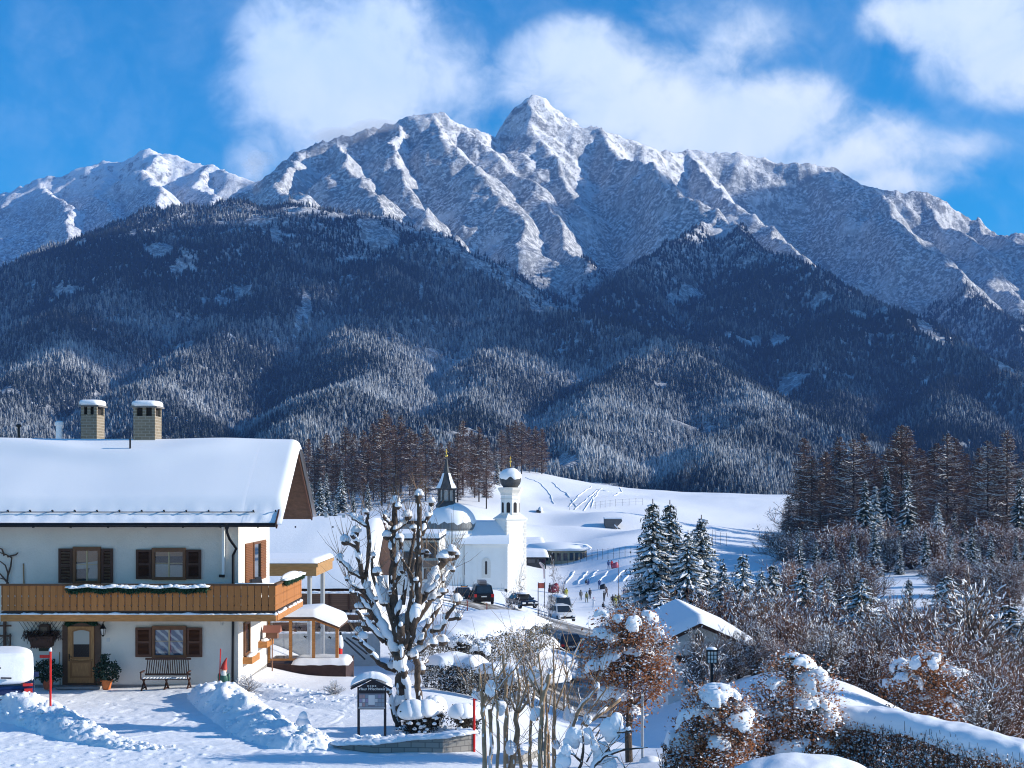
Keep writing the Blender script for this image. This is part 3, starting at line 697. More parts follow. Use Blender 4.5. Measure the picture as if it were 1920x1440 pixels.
    b = MB(); b.box(bx0, bx1 + .03, BY - .05, BY + .13, Zh(1165, BY), Zh(1152, BY)); b.bar((bx1 - .02, BY + .13, Zh(1158, BY)), (bx1 - .02, YB, Zh(1158, BY)), .16, .24); b.build('beam', ORANGE, bal)
    b = MB()
    for k in range(60):
        x = bx0 + (bx1 - bx0) * k / 60.; L = rnd.uniform(.15, .35)
        if rnd.random() < .8: b.blob((x, BY - .02, Zh(1152, BY)), (L, .06, rnd.uniform(.03, .07)), k, 1, .3)
    for k in range(24):
        y = BY + (YB - BY) * k / 24.
        if rnd.random() < .85: b.blob((bx1 + .03, y, Zh(1152, BY)), (.07, .2, rnd.uniform(.04, .09)), k, 1, .3)
    b.box(X(520, 49.5) - 1.3, bx1 - .05, BY - .05, BY + .1, zt + .06, zt + .085)
    b.build('ledge_snow', SNOWB, bal, True)
    # windows
    def window(px0, px1, py0, py1, sl, sr, kind, shm):
        Y = HY0; x0, x1 = X(px0, Y), X(px1, Y); z0, z1 = Zh(py1, Y), Zh(py0, Y); f = .10
        m = MB()
        for a in ((x0, x1, z0, z0 + f), (x0, x1, z1 - f * 1.4, z1), (x0, x0 + f, z0 + f, z1 - f * 1.4), (x1 - f, x1, z0 + f, z1 - f * 1.4)): m.box(a[0], a[1], Y - .12, Y - .002, a[2], a[3])
        wnd = m.build('window', FRAMEW, r)
        m = MB(); m.box(x0 + f, x1 - f, Y - .045, Y - .04, z0 + f, z1 - f * 1.4); m.build('pane', CLEAR, wnd)
        m = MB(); xm = (x0 + x1) / 2; m.box(xm - .025, xm + .025, Y - .075, Y - .046, z0 + f, z1 - f * 1.4); zc = z0 + (z1 - z0) * .52
        m.box(x0 + f, xm - .025, Y - .07, Y - .046, zc - .012, zc + .012); m.box(xm + .025, x1 - f, Y - .07, Y - .046, zc - .012, zc + .012); m.build('glazing_bar', mat('bar_wood', (0.5, 0.38, 0.22), .5), wnd)
        m = MB(); m.box(x0 + f, x1 - f, Y - .012, Y - .006, z0 + f, z1 - f * 1.4); m.build('dark_room', mat('room_dark', (0.025, 0.022, 0.02), .9), wnd)
        iw = x1 - x0 - 2 * f; ih = z1 - z0 - 2.4 * f
        if kind == 0:
            m = MB(); m.box(x0 + f, x1 - f, Y - .024, Y - .016, z1 - f * 1.4 - ih * .38, z1 - f * 1.4); m.build('blind', mat('warm_wood_in', (.45, .22, .08), .6), wnd)
            m = MB(); m.prism([(x0 + f, z0 + f), (x1 - f, z0 + f), (x1 - f, z0 + f + ih * .66), (x0 + f, z0 + f + ih * .56)], 'y', Y - .034, Y - .026); m.build('curtain', CURT, wnd)
            m = MB(); m.prism([(x0 + f, z0 + f), (x0 + f + iw * .45, z0 + f), (x0 + f + iw * .62, z0 + f + ih * .42), (x0 + f, z0 + f + ih * .38)], 'y', Y - .038, Y - .035); m.build('picture', mat('inner_shade', (.12, .10, .09), .6), wnd)
        elif kind == 1:
            m = MB(); m.box(x0 + f, x0 + f + iw * .5, Y - .03, Y - .02, z0 + f, z0 + f + ih * .5); m.box(x0 + f + iw * .5, x1 - f, Y - .028, Y - .022, z0 + f, z0 + f + ih * .46); m.build('curtain', CURT, wnd)
            m = MB(); m.box(x0 + f, x1 - f, Y - .03, Y - .02, z1 - f * 1.4 - ih * .18, z1 - f * 1.4); m.build('blind', mat('warm_wood_in', (.45, .22, .08), .6), wnd)
        else:
            m = MB(); m.box(x0 + f, x1 - f, Y - .034, Y - .024, z0 + f, z1 - f * 1.4)
            m.build('curtain', reflection_curtain(), wnd)
        for (a, b_) in (sl, sr):
            x0, x1 = X(a, Y), X(b_, Y); zz0, zz1 = z0 + .03, z1 - .06
            m = MB(); t_ = .09
            for q in ((x0, x1, zz0, zz0 + t_), (x0, x1, zz1 - t_, zz1), (x0, x0 + t_, zz0 + t_, zz1 - t_), (x1 - t_, x1, zz0 + t_, zz1 - t_), (x0 + t_, x1 - t_, (zz0 + zz1) / 2 - .04, (zz0 + zz1) / 2 + .04)): m.box(q[0], q[1], Y - .10, Y - .055, q[2], q[3])
            nl = 20
            for k in range(nl):
                zk = zz0 + t_ + (zz1 - zz0 - 2 * t_) * (k + .5) / nl
                m.obox(((x0 + x1) / 2, Y - .075, zk), (x1 - x0 - 2 * t_, .05, .012), 0, ('X', R(38)))
            m.build('shutter', shm, r)
    def reflection_curtain():
        m = mat('curtain_reflection', (0.42, 0.48, 0.58), .8); 
        if not m.get('done'):
            m['done'] = 1; t = NT(m.node_tree); b = t.n['Principled BSDF']; g = t.node('ShaderNodeTexCoord').outputs['Object']
            n = t.node('ShaderNodeTexWave'); t.l.new(t.scale3(g, (2.2, 1, 2.0)), n.inputs[0]); n.bands_direction = 'DIAGONAL'; n.inputs['Scale'].default_value = .9; n.inputs['Distortion'].default_value = 3.5; n.inputs['Detail'].default_value = 3
            t.l.new(t.mix(t.map(n.outputs['Fac'], .45, .9), (0.16, 0.22, 0.36, 1), (0.8, 0.82, 0.84, 1)), b.inputs['Base Color'])  # blue and white waves paint the pane's bright reflection onto the curtain
        return m
    window(138, 190, 1025, 1094, (111, 137), (191, 213), 0, BROWN)
    window(286, 349, 1027, 1087, (256, 285), (350, 378), 1, BROWN)
    window(286, 350, 1173, 1233, (255, 285), (351, 380), 2, SHUT)
    # side wall windows (right wall)
    def yside(px): return HX1 * F / (px - 960)
    def swindow(pa, pb, za, zb, sh=None):
        ya, yb = yside(pa), yside(pb); m = MB(); f = .09
        for q in ((ya, yb, za, za + f), (ya, yb, zb - f, zb), (ya, ya + f, za + f, zb - f), (yb - f, yb, za + f, zb - f)): m.box(HX1 + .002, HX1 + .08, q[0], q[1], q[2], q[3])
        w_ = m.build('side_window', FRAMEW, r)
        m = MB(); m.box(HX1 + .02, HX1 + .03, ya + f, yb - f, za + f, zb - f); m.build('pane', GLASS, w_)
        for (a, b_) in sh or ():
            y0, y1 = yside(a), yside(b_); m = MB()
            m.box(HX1 + .012, HX1 + .05, y0, y1, za, zb)
            for k in range(22): zk = za + .08 + (zb - za - .16) * k / 21.; m.obox((HX1 + .06, (y0 + y1) / 2, zk), (.03, y1 - y0 - .12, .014), 0, ('Y', R(-35)))
            m.build('shutter', mat('sunlit_shutter', (0.22, 0.09, 0.035), .5, var=.2), r)  # brighter brown than the front shutters: sunlight put into the colour
    swindow(473, 486, 3.55, 5.05, ((459, 472), (487, 497)))
    swindow(456, 466, 1.0, 2.2)
    for (pa, pb, z) in ((455, 470, .72), (484, 497, .95)):
        ya, yb = yside(pa), yside(pb); m = MB(); m.box(HX1 + .003, HX1 + .34, ya, yb, z, z + .24); fb = m.build('flower_box', ORANGE, r)
        m = MB(); m.blob((HX1 + .17, (ya + yb) / 2, z + .24), (.16, (yb - ya) / 2, .1), 3, 2); m.build('box_snow', SNOWB, fb, True)
    # door
    Y = HY0; x0, x1 = X(118, Y), X(190, Y); z1 = Zh(1172, Y); xm = (x0 + x1) / 2
    arch = lambda a0, a1, zb, zs, hh, n=14: [(a0, zb)] + [(a1, zb)] + [(a0 + (a1 - a0) * (1 - i / n), zs + hh * math.sin(math.pi * (1 - i / n))) for i in range(n + 1)]
    m = MB(); m.prism(arch(x0, x1, .09, z1, .22)[::-1], 'y', Y - .07, Y - .002); fr = m.build('door_frame', mat('door_frame_wood', (0.10, 0.055, 0.035), .5, var=.2), r)
    d0, d1 = X(129, Y), X(178, Y); dz0, dz1 = .17, Zh(1174, Y)
    m = MB(); m.box(d0, d1, Y - .12, Y - .071, dz0, dz1); door = m.build('door', OAK, r)
    g0, g1, gz0, gz1 = X(140, Y), X(169.5, Y), Zh(1231, Y), Zh(1184, Y)
    m = MB(); m.prism(arch(g0, g1, gz0, gz1, .06)[::-1], 'y', Y - .126, Y - .121); m.build('door_glass', mat('leaded_glass', (.35, .37, .36), .25), door)
    m = MB()
    for k in range(7):
        u = g0 + (g1 - g0) * k / 6.
        m.bar((u, Y - .128, gz0), (min(g1, u + .3), Y - .128, gz0 + .42 * min(1, (min(g1, u + .3) - u) / .3)), .008, .008); m.bar((u, Y - .129, gz0), (max(g0, u - .3), Y - .129, gz0 + .42 * min(1, (u - max(g0, u - .3)) / .3)), .008, .008)
    m.box(g0, g1, Y - .1275, Y - .1265, gz0, gz0 + .45, 0); m.build('lead_lattice', IRON, door)
    m = MB(); m.prism(arch(g0 - .06, g1 + .06, gz0 - .06, gz1 + .03, .09)[::-1], 'y', Y - .1255, Y - .1205)
    m.box(d0 + .08, d1 - .08, Y - .15, Y - .121, .35, .42); m.box(d0 + .08, d1 - .08, Y - .15, Y - .121, gz0 - .22, gz0 - .15); m.box(d0 + .08, d0 + .15, Y - .145, Y - .121, .42, gz0 - .22); m.box(d1 - .15, d1 - .08, Y - .145, Y - .121, .42, gz0 - .22)
    for k in range(12):
        u = d0 + .1 + (d1 - d0 - .2) * k / 11.; m.obox((u, Y - .135, gz0 - .1 - .05 * math.sin(math.pi * k / 11.)), (.09, .03, .03))
    m.build('door_moulding', mat('oak_dark', (0.24, 0.115, 0.04), .45), door)
    m = MB(); m.box(d0 + .035, d0 + .07, Y - .14, Y - .121, .95, 1.2); m.tube([(d0 + .05, Y - .17, 1.1), (d0 + .16, Y - .17, 1.09)], .013, 6); m.tube([(d0 + .05, Y - .13, 1.1), (d0 + .05, Y - .17, 1.1)], .012, 6); m.build('handle', IRON, door)
    m = MB(); m.box(x0 - .1, x1 + .1, Y - .5, Y - .03, .0, .085); m.build('doorstep', mat('step_stone', (.3, .29, .28), .9, var=.2), r)
    m = MB(); m.box(X(200, Y), X(206, Y), Y - .02, Y - .002, Zh(1203, Y), Zh(1196, Y)); m.build('doorbell', mat('bell_grey', (.55, .55, .54), .4), r)
    m = MB()
    for (a, b_) in ((-.05, .05), (-.05, -.04), (.04, .05)): pass
    x = X(417, Y); z = Zh(1172, Y)
    for k, (dx, dz, ww, hh) in enumerate(((-.06, 0, .012, .12), (-.025, .05, .06, .012), (-.025, 0, .06, .012), (.0, .0, .012, .12), (.03, .02, .012, .1), (.055, .06, .04, .012))): m.box(x + dx, x + dx + ww, Y - .008, Y - .002, z + dz, z + dz + hh)
    m.build('wall_ornament', mat('faint_grey', (.45, .45, .44), .8), r)
build_chalet()
# ------------------------------------------------------------------ ground sheet
def build_ground():
    pxs = np.concatenate([np.arange(-900, -100, 25), np.arange(-100, 2020, 7.0), np.arange(2020, 2800, 25)])
    ys = [10.0]
    while ys[-1] < 1000: ys.append(ys[-1] * 1.008)
    ys = np.array(ys)
    gx = (pxs[None] - 960) / F * ys[:, None]; gy = np.repeat(ys[:, None], len(pxs), 1)
    z = ground(gx, gy)
    o = link('snow_ground', mesh_from('snow_ground', np.stack([gx, gy, z], -1), grid_quads(*gx.shape), mats=[snow_mat('ground_snow', 0.5, 1.6, 0.10)], smooth=True))
    tag(o, kind='structure')
    # the street side behind the viewer, seen only in the window panes
    gx, gy = np.meshgrid(np.linspace(-350, 350, 60), np.linspace(-400, 10.1, 40), indexing='ij')
    o = link('snow_field', mesh_from('snow_field', np.stack([gx, gy, -.3 + 6 * sstep(-60, -400, gy) + .1 * fbm(gx * .1, gy * .1, 3, 9)], -1), grid_quads(*gx.shape)[:, ::-1], mats=[snow_mat('ground_snow', 0.5, 1.6, 0.10)], smooth=True)); tag(o, kind='structure')
build_ground()
# ------------------------------------------------------------------ things at the chalet
def fir_strand(name, label, pts, rad, group=None, snow=True, seed=1):
    """garland: a strand of short fir sprigs with snow on top"""
    rs = np.random.RandomState(seed); p = np.asarray(pts, float); o = thing(name, label, 'garland', tuple(p[0]), 0, group)
    N = 130 * len(p); t = rs.uniform(0, 1, N) * (len(p) - 1); i = t.astype(int).clip(0, len(p) - 2); f = (t - i)[:, None]
    c = p[i] * (1 - f) + p[i + 1] * f
    d = rs.normal(size=(N, 3)); d /= np.linalg.norm(d, axis=1)[:, None]
    m = MB(); m.sticks(c, c + d * rad * rs.uniform(.7, 1.2, (N, 1)), .016, .003); m.leaves(c + d * rad * .7, .07, rs); m.build('greenery', FIR, o)
    if snow:
        m = MB()
        for k in range(int(len(p) * 7)):
            t = rs.uniform(0, len(p) - 1.01); i = int(t); q = p[i] * (1 - t + i) + p[i + 1] * (t - i)
            m.blob(q + np.array([rs.uniform(-.05, .05), rs.uniform(-.08, .04), rad * .5]), (rs.uniform(.10, .26), .13, rs.uniform(.04, .09)), k, 1, .3)
        m.build('snow', SNOWB, o, True)
    return o
BY = 48.55
fir_strand('garland', 'long snowy fir garland draped over the front balcony rail', [(X(130 + 260 * k / 24, BY), BY - .13, Zh(1105, BY) - .03 * math.sin(k * 1.3)) for k in range(25)], .17)
bx1 = X(516, BY)
fir_strand('garland', 'short green fir garland on the sunlit side rail of the balcony', [(bx1 + .1, 50.0 + 4.2 * k / 10, 3.72) for k in range(11)], .17, seed=4)
_m = MB(); _m.blob((bx1, 51.8, 3.86), (.2, 1.9, .14), 4, 3, .2); tag(_m.build('snow_pad', SNOWB, None, True), 'long cushion of snow lying on the side rail of the balcony', 'snow cushion')
# garland over the door
fir_strand('door_garland', 'dark fir spray arched over the front door of the chalet', [(X(126 + 54 * k / 8, 49.9), 49.86, Zh(1170 - 8 * math.sin(math.pi * k / 8), 49.9)) for k in range(9)], .12, snow=False, seed=7)

def wall_shrine():
    Y = 49.9; o = thing('wall_planter', 'dark carved wall planter box with shrine below a diamond trellis', 'planter', (X(80, Y), Y, Zh(1212, Y)))
    x0, x1 = X(58, Y), X(104, Y); zb, zt = Zh(1212, Y), Zh(1192, Y); xm = X(81, Y)
    m = MB(); m.prism([(x0 + .1, zb), (x1 - .1, zb), (x1, zt), (x0, zt)][::-1], 'y', Y - .28, Y + .09)
    for k in range(8): m.obox((x0 + .12 + (x1 - x0 - .24) * k / 7., Y - .29, zb), (.07, .02, .07), 0, ('Y', R(45)))
    m.build('box', BROWN, o)
    m = MB(); c0, c1 = X(74, Y), X(94, Y); z1 = Zh(1173, Y)
    m.prism([(c0, zt), (c1, zt), (c1, z1), ((c0 + c1) / 2 + .1, z1 + .06), ((c0 + c1) / 2 - .1, z1 + .06), (c0, z1)][::-1], 'y', Y - .10, Y + .09); s = m.build('shrine', mat('shrine_wood', (.05, .032, .024), .7), o)
    m = MB(); m.box(c0 + .07, c1 - .07, Y - .112, Y - .101, zt + .05, z1 - .04); m.build('relief', mat('shrine_relief', (.13, .10, .075), .7, var=.5, vscale=14), s)
    m = MB(); z0 = Zh(1190, Y); zz1 = Zh(1158, Y)
    for k in range(-4, 5):
        x = xm + k * .14
        m.bar((x, Y + .07, z0), (x + .42, Y + .07, zz1), .012, .012); m.bar((x, Y + .055, z0), (x - .42, Y + .055, zz1), .012, .012)
    m.build('trellis', IRON, o)
    rs = np.random.RandomState(5); n = 260; c = np.stack([rs.uniform(x0 - .18, x1 + .18, n), rs.uniform(Y - .3, Y, n), zt + rs.uniform(-.06, .2, n)], 1)
    m = MB(); m.leaves(c, .10, rs); m.sticks(c, c - np.array([0, 0, .14]) + rs.normal(size=(n, 3)) * .05, .008, .01); m.build('dry_plants', mat('dry_plant', (.055, .035, .028), .9), o)
wall_shrine()
_m = MB(); _m.box(X(72, 49.9), X(96, 49.9), 49.94, 49.99, Zh(1221, 49.9), Zh(1215, 49.9)); _m.box(X(73, 49.9), X(95, 49.9), 49.935, 49.94, Zh(1220.3, 49.9), Zh(1215.7, 49.9)); tag(_m.build('name_board', mat('board_green', (.03, .045, .035), .6)), 'narrow dark green name board under the wall planter', 'sign')
def wall_lantern():
    Y = 49.75; x = X(193, Y); o = thing('wall_lantern', 'black wrought iron lantern on the wall right of the door', 'lantern', (x, Y, Zh(1180, Y)))
    z = Zh(1185, Y); m = MB(); m.tube([(x, 49.99, z + .35), (x, Y + .05, z + .38), (x, Y, z + .28)], .018, 6); m.lathe([(.02, .24), (.07, .2), (.12, .12), (.06, .22), (.02, .3)], (x, Y, z), 6); m.lathe([(.02, -.16), (.05, -.12), (.075, -.1)], (x, Y, z), 6)
    for k in range(6): a = k * math.pi / 3; m.bar((x + .07 * math.cos(a), Y + .07 * math.sin(a), z - .1), (x + .11 * math.cos(a), Y + .11 * math.sin(a), z + .12), .014, .014)
    m.build('frame', IRON, o)
    m = MB(); m.lathe([(.06, -.1), (.1, .12)], (x, Y, z), 6); m.build('glass', mat('lantern_glass', (.6, .6, .58), .2), o)
wall_lantern()
def potted(px, py, name, label, rx, rz, pot, seed, tall=0):
    Y = 49.35; x = X(px, Y); o = thing(name, label, 'potted plant', (x, Y, .0)); rs = np.random.RandomState(seed)
    m = MB(); h = .34; m.lathe([(.13, .0), (.19, h - .06), (.22, h - .06), (.22, h), (.17, h - .01)], (x, Y, 0.02), 14); m.build('pot', pot, o, 'auto')
    n = 900; d = rs.normal(size=(n, 3)); d /= np.linalg.norm(d, axis=1)[:, None]; d *= rs.uniform(.55, 1, (n, 1)) ** .5
    c = d * np.array([rx, rx * .8, rz]) + np.array([x, Y, .36 + rz * .8])
    c += .06 * rs.normal(size=c.shape)
    if tall: k = rs.rand(n) < .22; c[k] = np.stack([x - .1 + rs.normal(size=k.sum()) * .07, Y + rs.normal(size=k.sum()) * .07, rs.uniform(.7, 1.25, k.sum())], 1)
    m = MB(); m.leaves(c, .11, rs); m.tube([(x, Y, .3), (x, Y, .7)], .025, 6); m.build('foliage', GREEN, o)
potted(90, 0, 'potted_shrub', 'round dark shrub in a clay pot left of the front door', .46, .38, TERRA, 3)
potted(200, 0, 'potted_shrub', 'dark conifer-like shrub in an orange pot right of the front door', .44, .36, mat('orange_pot', (.58, .17, .05), .7), 5, 1)
_m = MB(); _m.tube([(X(111, 49.8), 49.9, .1), (X(110.5, 49.9), 49.97, 1.25)], .016, 6); tag(_m.build('broom_stick', mat('stick_wood', (.3, .19, .1), .7)), 'thin wooden broom stick leaning against wall by the front door', 'stick')
_m = MB(); _m.tube([(X(43, 49.8), 49.95, 3.0), (X(42.5, 49.9), 49.97, 4.4)], .022, 6); tag(_m.build('wooden_pole', mat('stick_wood', (.3, .19, .1), .7)), 'short wooden pole leaning on the upper wall behind the balcony', 'stick')

def bench():
    Y = 49.2; o = thing('garden_bench', 'dark slatted folding bench below the ground floor window', 'bench', (X(313, Y), Y, 0))
    x0, x1 = X(268, Y), X(358, Y); sz = .46; zt = Zh(1234, Y)
    m = MB()
    for k in range(4): m.box(x0 + .02, x1 - .02, Y - .42 + k * .11, Y - .34 + k * .11, sz - .03, sz)
    m.build('seat', BROWN, o)
    m = MB(); m.box(x0 + .06, x1 - .02, Y + .08, Y + .12, zt - .07, zt); m.box(x0 + .06, x1 - .02, Y + .03, Y + .07, sz + .06, sz + .13); n = 20
    for k in range(n):
        u = x0 + .10 + (x1 - x0 - .18) * k / (n - 1.); lean = .05 * (1 if k < n / 2 else -1)
        m.bar((u, Y + .05, sz + .1), (u + lean, Y + .10, zt - .03), .032, .02)
    m.build('backrest', BROWN, o)
    for u in (x0 + .05, (x0 + x1) / 2, x1 - .05):
        m = MB(); m.bar((u, Y - .42, .02), (u, Y + .08, sz - .03), .045, .05); m.bar((u + .05, Y + .1, .02), (u + .05, Y - .38, sz - .03), .045, .05); m.box(u - .02, u + .02, Y - .42, Y + .1, .08, .12) ; m.build('leg', BROWN, o)
    for u in (x0 + .03, x1 - .03):
        m = MB(); m.box(u - .03, u + .03, Y - .44, Y + .05, sz + .2, sz + .24); m.box(u - .02, u + .02, Y - .42, Y - .38, sz, sz + .2); m.build('armrest', BROWN, o)
    m = MB()
    for k in range(14): m.blob((x0 + .1 + (x1 - x0 - .2) * k / 13., Y - .25, sz), (.09, .16, .03), k, 1, .2)
    m.build('seat_snow', SNOWB, o, True)
bench()
def gnome():
    Y = 49.3; x = X(420, Y); o = thing('garden_gnome', 'tall garden gnome with red pointed hat and white beard by the downpipe', 'garden gnome', (x, Y, .0)); zb = .05; s = 1.0
    m = MB(); m.lathe([(.13, .0), (.15, .06), (.14, .25), (.17, .3), (.16, .42), (.12, .52), (.07, .56)], (x, Y, zb), 14); m.blob((x - .17, Y - .02, zb + .4), (.05, .06, .15), 2, 2, .05, flat=1); m.blob((x + .17, Y - .02, zb + .4), (.05, .06, .15), 3, 2, .05, flat=1); m.build('coat', mat('gnome_green', (.05, .14, .10), .5), o, True)
    m = MB(); m.blob((x, Y, zb + .64), (.10, .1, .12), 1, 3, .02, flat=1); m.blob((x, Y - .10, zb + .65), (.028, .03, .028), 1, 2, 0, flat=1); m.build('head', mat('gnome_skin', (.62, .36, .26), .5), o, True)
    for dx in (-.035, .035): m = MB(); m.blob((x + dx, Y - .09, zb + .68), (.013, .01, .016), 1, 1, 0, flat=1); m.build('eye', IRON, o)
    m = MB(); m.blob((x, Y - .07, zb + .50), (.10, .07, .17), 4, 3, .12, flat=1.2); m.build('beard', mat('gnome_beard', (.75, .73, .68), .8), o, True)
    m = MB(); m.tube([(x, Y, zb + .68), (x + .01, Y, zb + .80), (x + .05, Y, zb + .95), (x + .10, Y, zb + 1.08)], [.125, .10, .055, .015], 12); m.build('hat', mat('gnome_red', (.45, .04, .03), .5), o, 'auto')
    for dx in (-.07, .07): m = MB(); m.blob((x + dx, Y - .06, zb + .0), (.06, .1, .06), 1, 2, .02); m.build('boot', BROWN, o, True)
gnome()
_m = MB(); _m.tube([(X(411, 49.2), 49.2, .0), (X(412.5, 49.2), 49.3, 1.45)], .02, 8); tag(_m.build('shovel_pole', RED), 'thin red pole leaning beside the garden gnome', 'pole')
def red_pole(px, Y, z0, z1, name, label, flag=-1, arm=.32):
    x = X(px, Y); o = thing(name, label, 'marker pole', (x, Y, z0)); m = MB(); m.tube([(x, Y, z0), (x, Y, z1)], .035, 8); m.build('pole', RED, o, 'auto')
    if flag: m = MB(); m.box(*(sorted((x, x + flag * arm))), Y - .02, Y + .02, z1 - .22, z1 - .13); m.build('arm', RED, o)
    m = MB(); m.blob((x, Y, z1), (.05, .05, .1), 3, 2); m.build('snow_cap', SNOWB, o, True)
red_pole(94.5, 42.5, -.1, Zh(1220, 42.5), 'snow_pole', 'red snow pole with short side arm beside the parked car')
red_pole(889, 38, -.05, Zh(1297, 38), 'snow_pole', 'red snow pole with bent top at the end of the stone wall', 1, .16)

def vine(name, label, segs, mt=TWIG, cat='vine'):
    o = thing(name, label, cat, segs[0][0][:1] + (49.95, segs[0][0][2])) if False else None
    return o
def climbing():
    Y = 49.9; rs = np.random.RandomState(3)
    o = thing('trellis', 'brown wooden trellis with a bare climbing vine at left edge of wall', 'trellis', (X(8, Y), Y, 0))
    m = MB(); x = X(9, Y); m.box(x - .045, x + .045, Y - .04, Y + .04, 0, 2.5); x2 = X(19, Y); m.box(x2 - .02, x2 + .02, Y - .02, Y + .03, Zh(1230, Y), Zh(1188, Y))
    for py in (1173, 1192, 1214): m.box(X(-30, Y), X(22, Y), Y - .045, Y - .02, Zh(py, Y) - .03, Zh(py, Y) + .03)
    m.build('lattice', mat('trellis_brown', (.10, .05, .03), .7), o)
    m = MB()
    for k in range(9):
        p = np.array([X(rs.uniform(-20, 10), Y), Y - .06, rs.uniform(.3, 1.8)]); pts = [p]
        for j in range(9): p = p + np.array([rs.normal() * .10 + .03, 0, abs(rs.normal()) * .16]); pts.append(p.copy())
        m.tube(pts, np.linspace(.016, .006, len(pts)), 5)
    m.build('vine', TWIG, o)
    o = thing('bare_vine', 'twisted bare vine climbing the upper wall at the left edge', 'vine', (X(5, Y), Y, 3.9)); m = MB()
    for pts in ([(13, 1096), (15, 1075), (10, 1060), (0, 1052)], [(15, 1078), (20, 1062), (22, 1046), (12, 1040), (0, 1036)], [(14, 1044), (30, 1040), (34, 1036)], [(12, 1090), (2, 1078), (-6, 1070)], [(8, 1042), (4, 1030), (-4, 1026)], [(16, 1094), (8, 1086), (0, 1084)]):
        m.tube([(X(a, Y), Y, Zh(b, Y)) for a, b in pts], np.linspace(.035, .018, len(pts)), 6)
    m.build('stems', TWIG, o)
climbing()
def birdhouse():
    Y = yb = 54.6; x = HX1 + .42; o = thing('bird_feeder', 'wooden bird house with red roof on a pole at the side wall', 'bird house', (x, Y, -.2)); z = 1.25
    m = MB(); m.box(x - .22, x + .22, Y - .18, Y + .18, z, z + .26); m.build('box', mat('bird_wood', (.2, .10, .06), .7), o)
    m = MB(); m.prism([(Y - .3, z + .24), (Y + .3, z + .24), (Y, z + .5)], 'x', x - .34, x + .34); m.build('roof', mat('bird_roof', (.30, .12, .085), .7), o)
    m = MB(); m.tube([(x, Y, -.3), (x, Y, z)], .025, 6); m.build('pole', mat('bird_wood', (.2, .10, .06), .7), o)
birdhouse()
# chairs on the balcony corner
for k, (px, Y, lab) in enumerate(((474, 50.9, 'black folding chair on the balcony corner, nearer the shutters'), (481, 52.0, 'black folding chair on the balcony corner, next to the side rail'))):
    x = X(px, Y) + .1; o = thing('balcony_chair', lab, 'chair', (x, Y, 2.78), 0, 'chairs on the balcony corner')
    m = MB(); m.obox((x, Y, 3.55), (.42, .04, .5), R(70), ('X', R(-14))); m.build('backrest', IRON, o); m = MB(); m.obox((x, Y - .2, 3.25), (.42, .42, .04)); m.build('seat', IRON, o)
    for dx in (-.18, .18):
        for dy in (-.38, -.02): m = MB(); m.bar((x + dx, Y + dy, 2.79), (x + dx, Y + dy, 3.25), .03, .03); m.build('leg', IRON, o)
_m = MB(); _x, _y = X(489, 51.2), 51.2; _m.box(_x - .4, _x + .35, _y - .3, _y + .3, 3.40, 3.44)
for _a in (-.33, .28):
    for _b in (-.25, .25): _m.box(_x + _a, _x + _a + .04, _y + _b, _y + _b + .04, 2.79, 3.40)
tag(_m.build('balcony_table', IRON), 'small black table on the balcony beside two folding chairs', 'table')

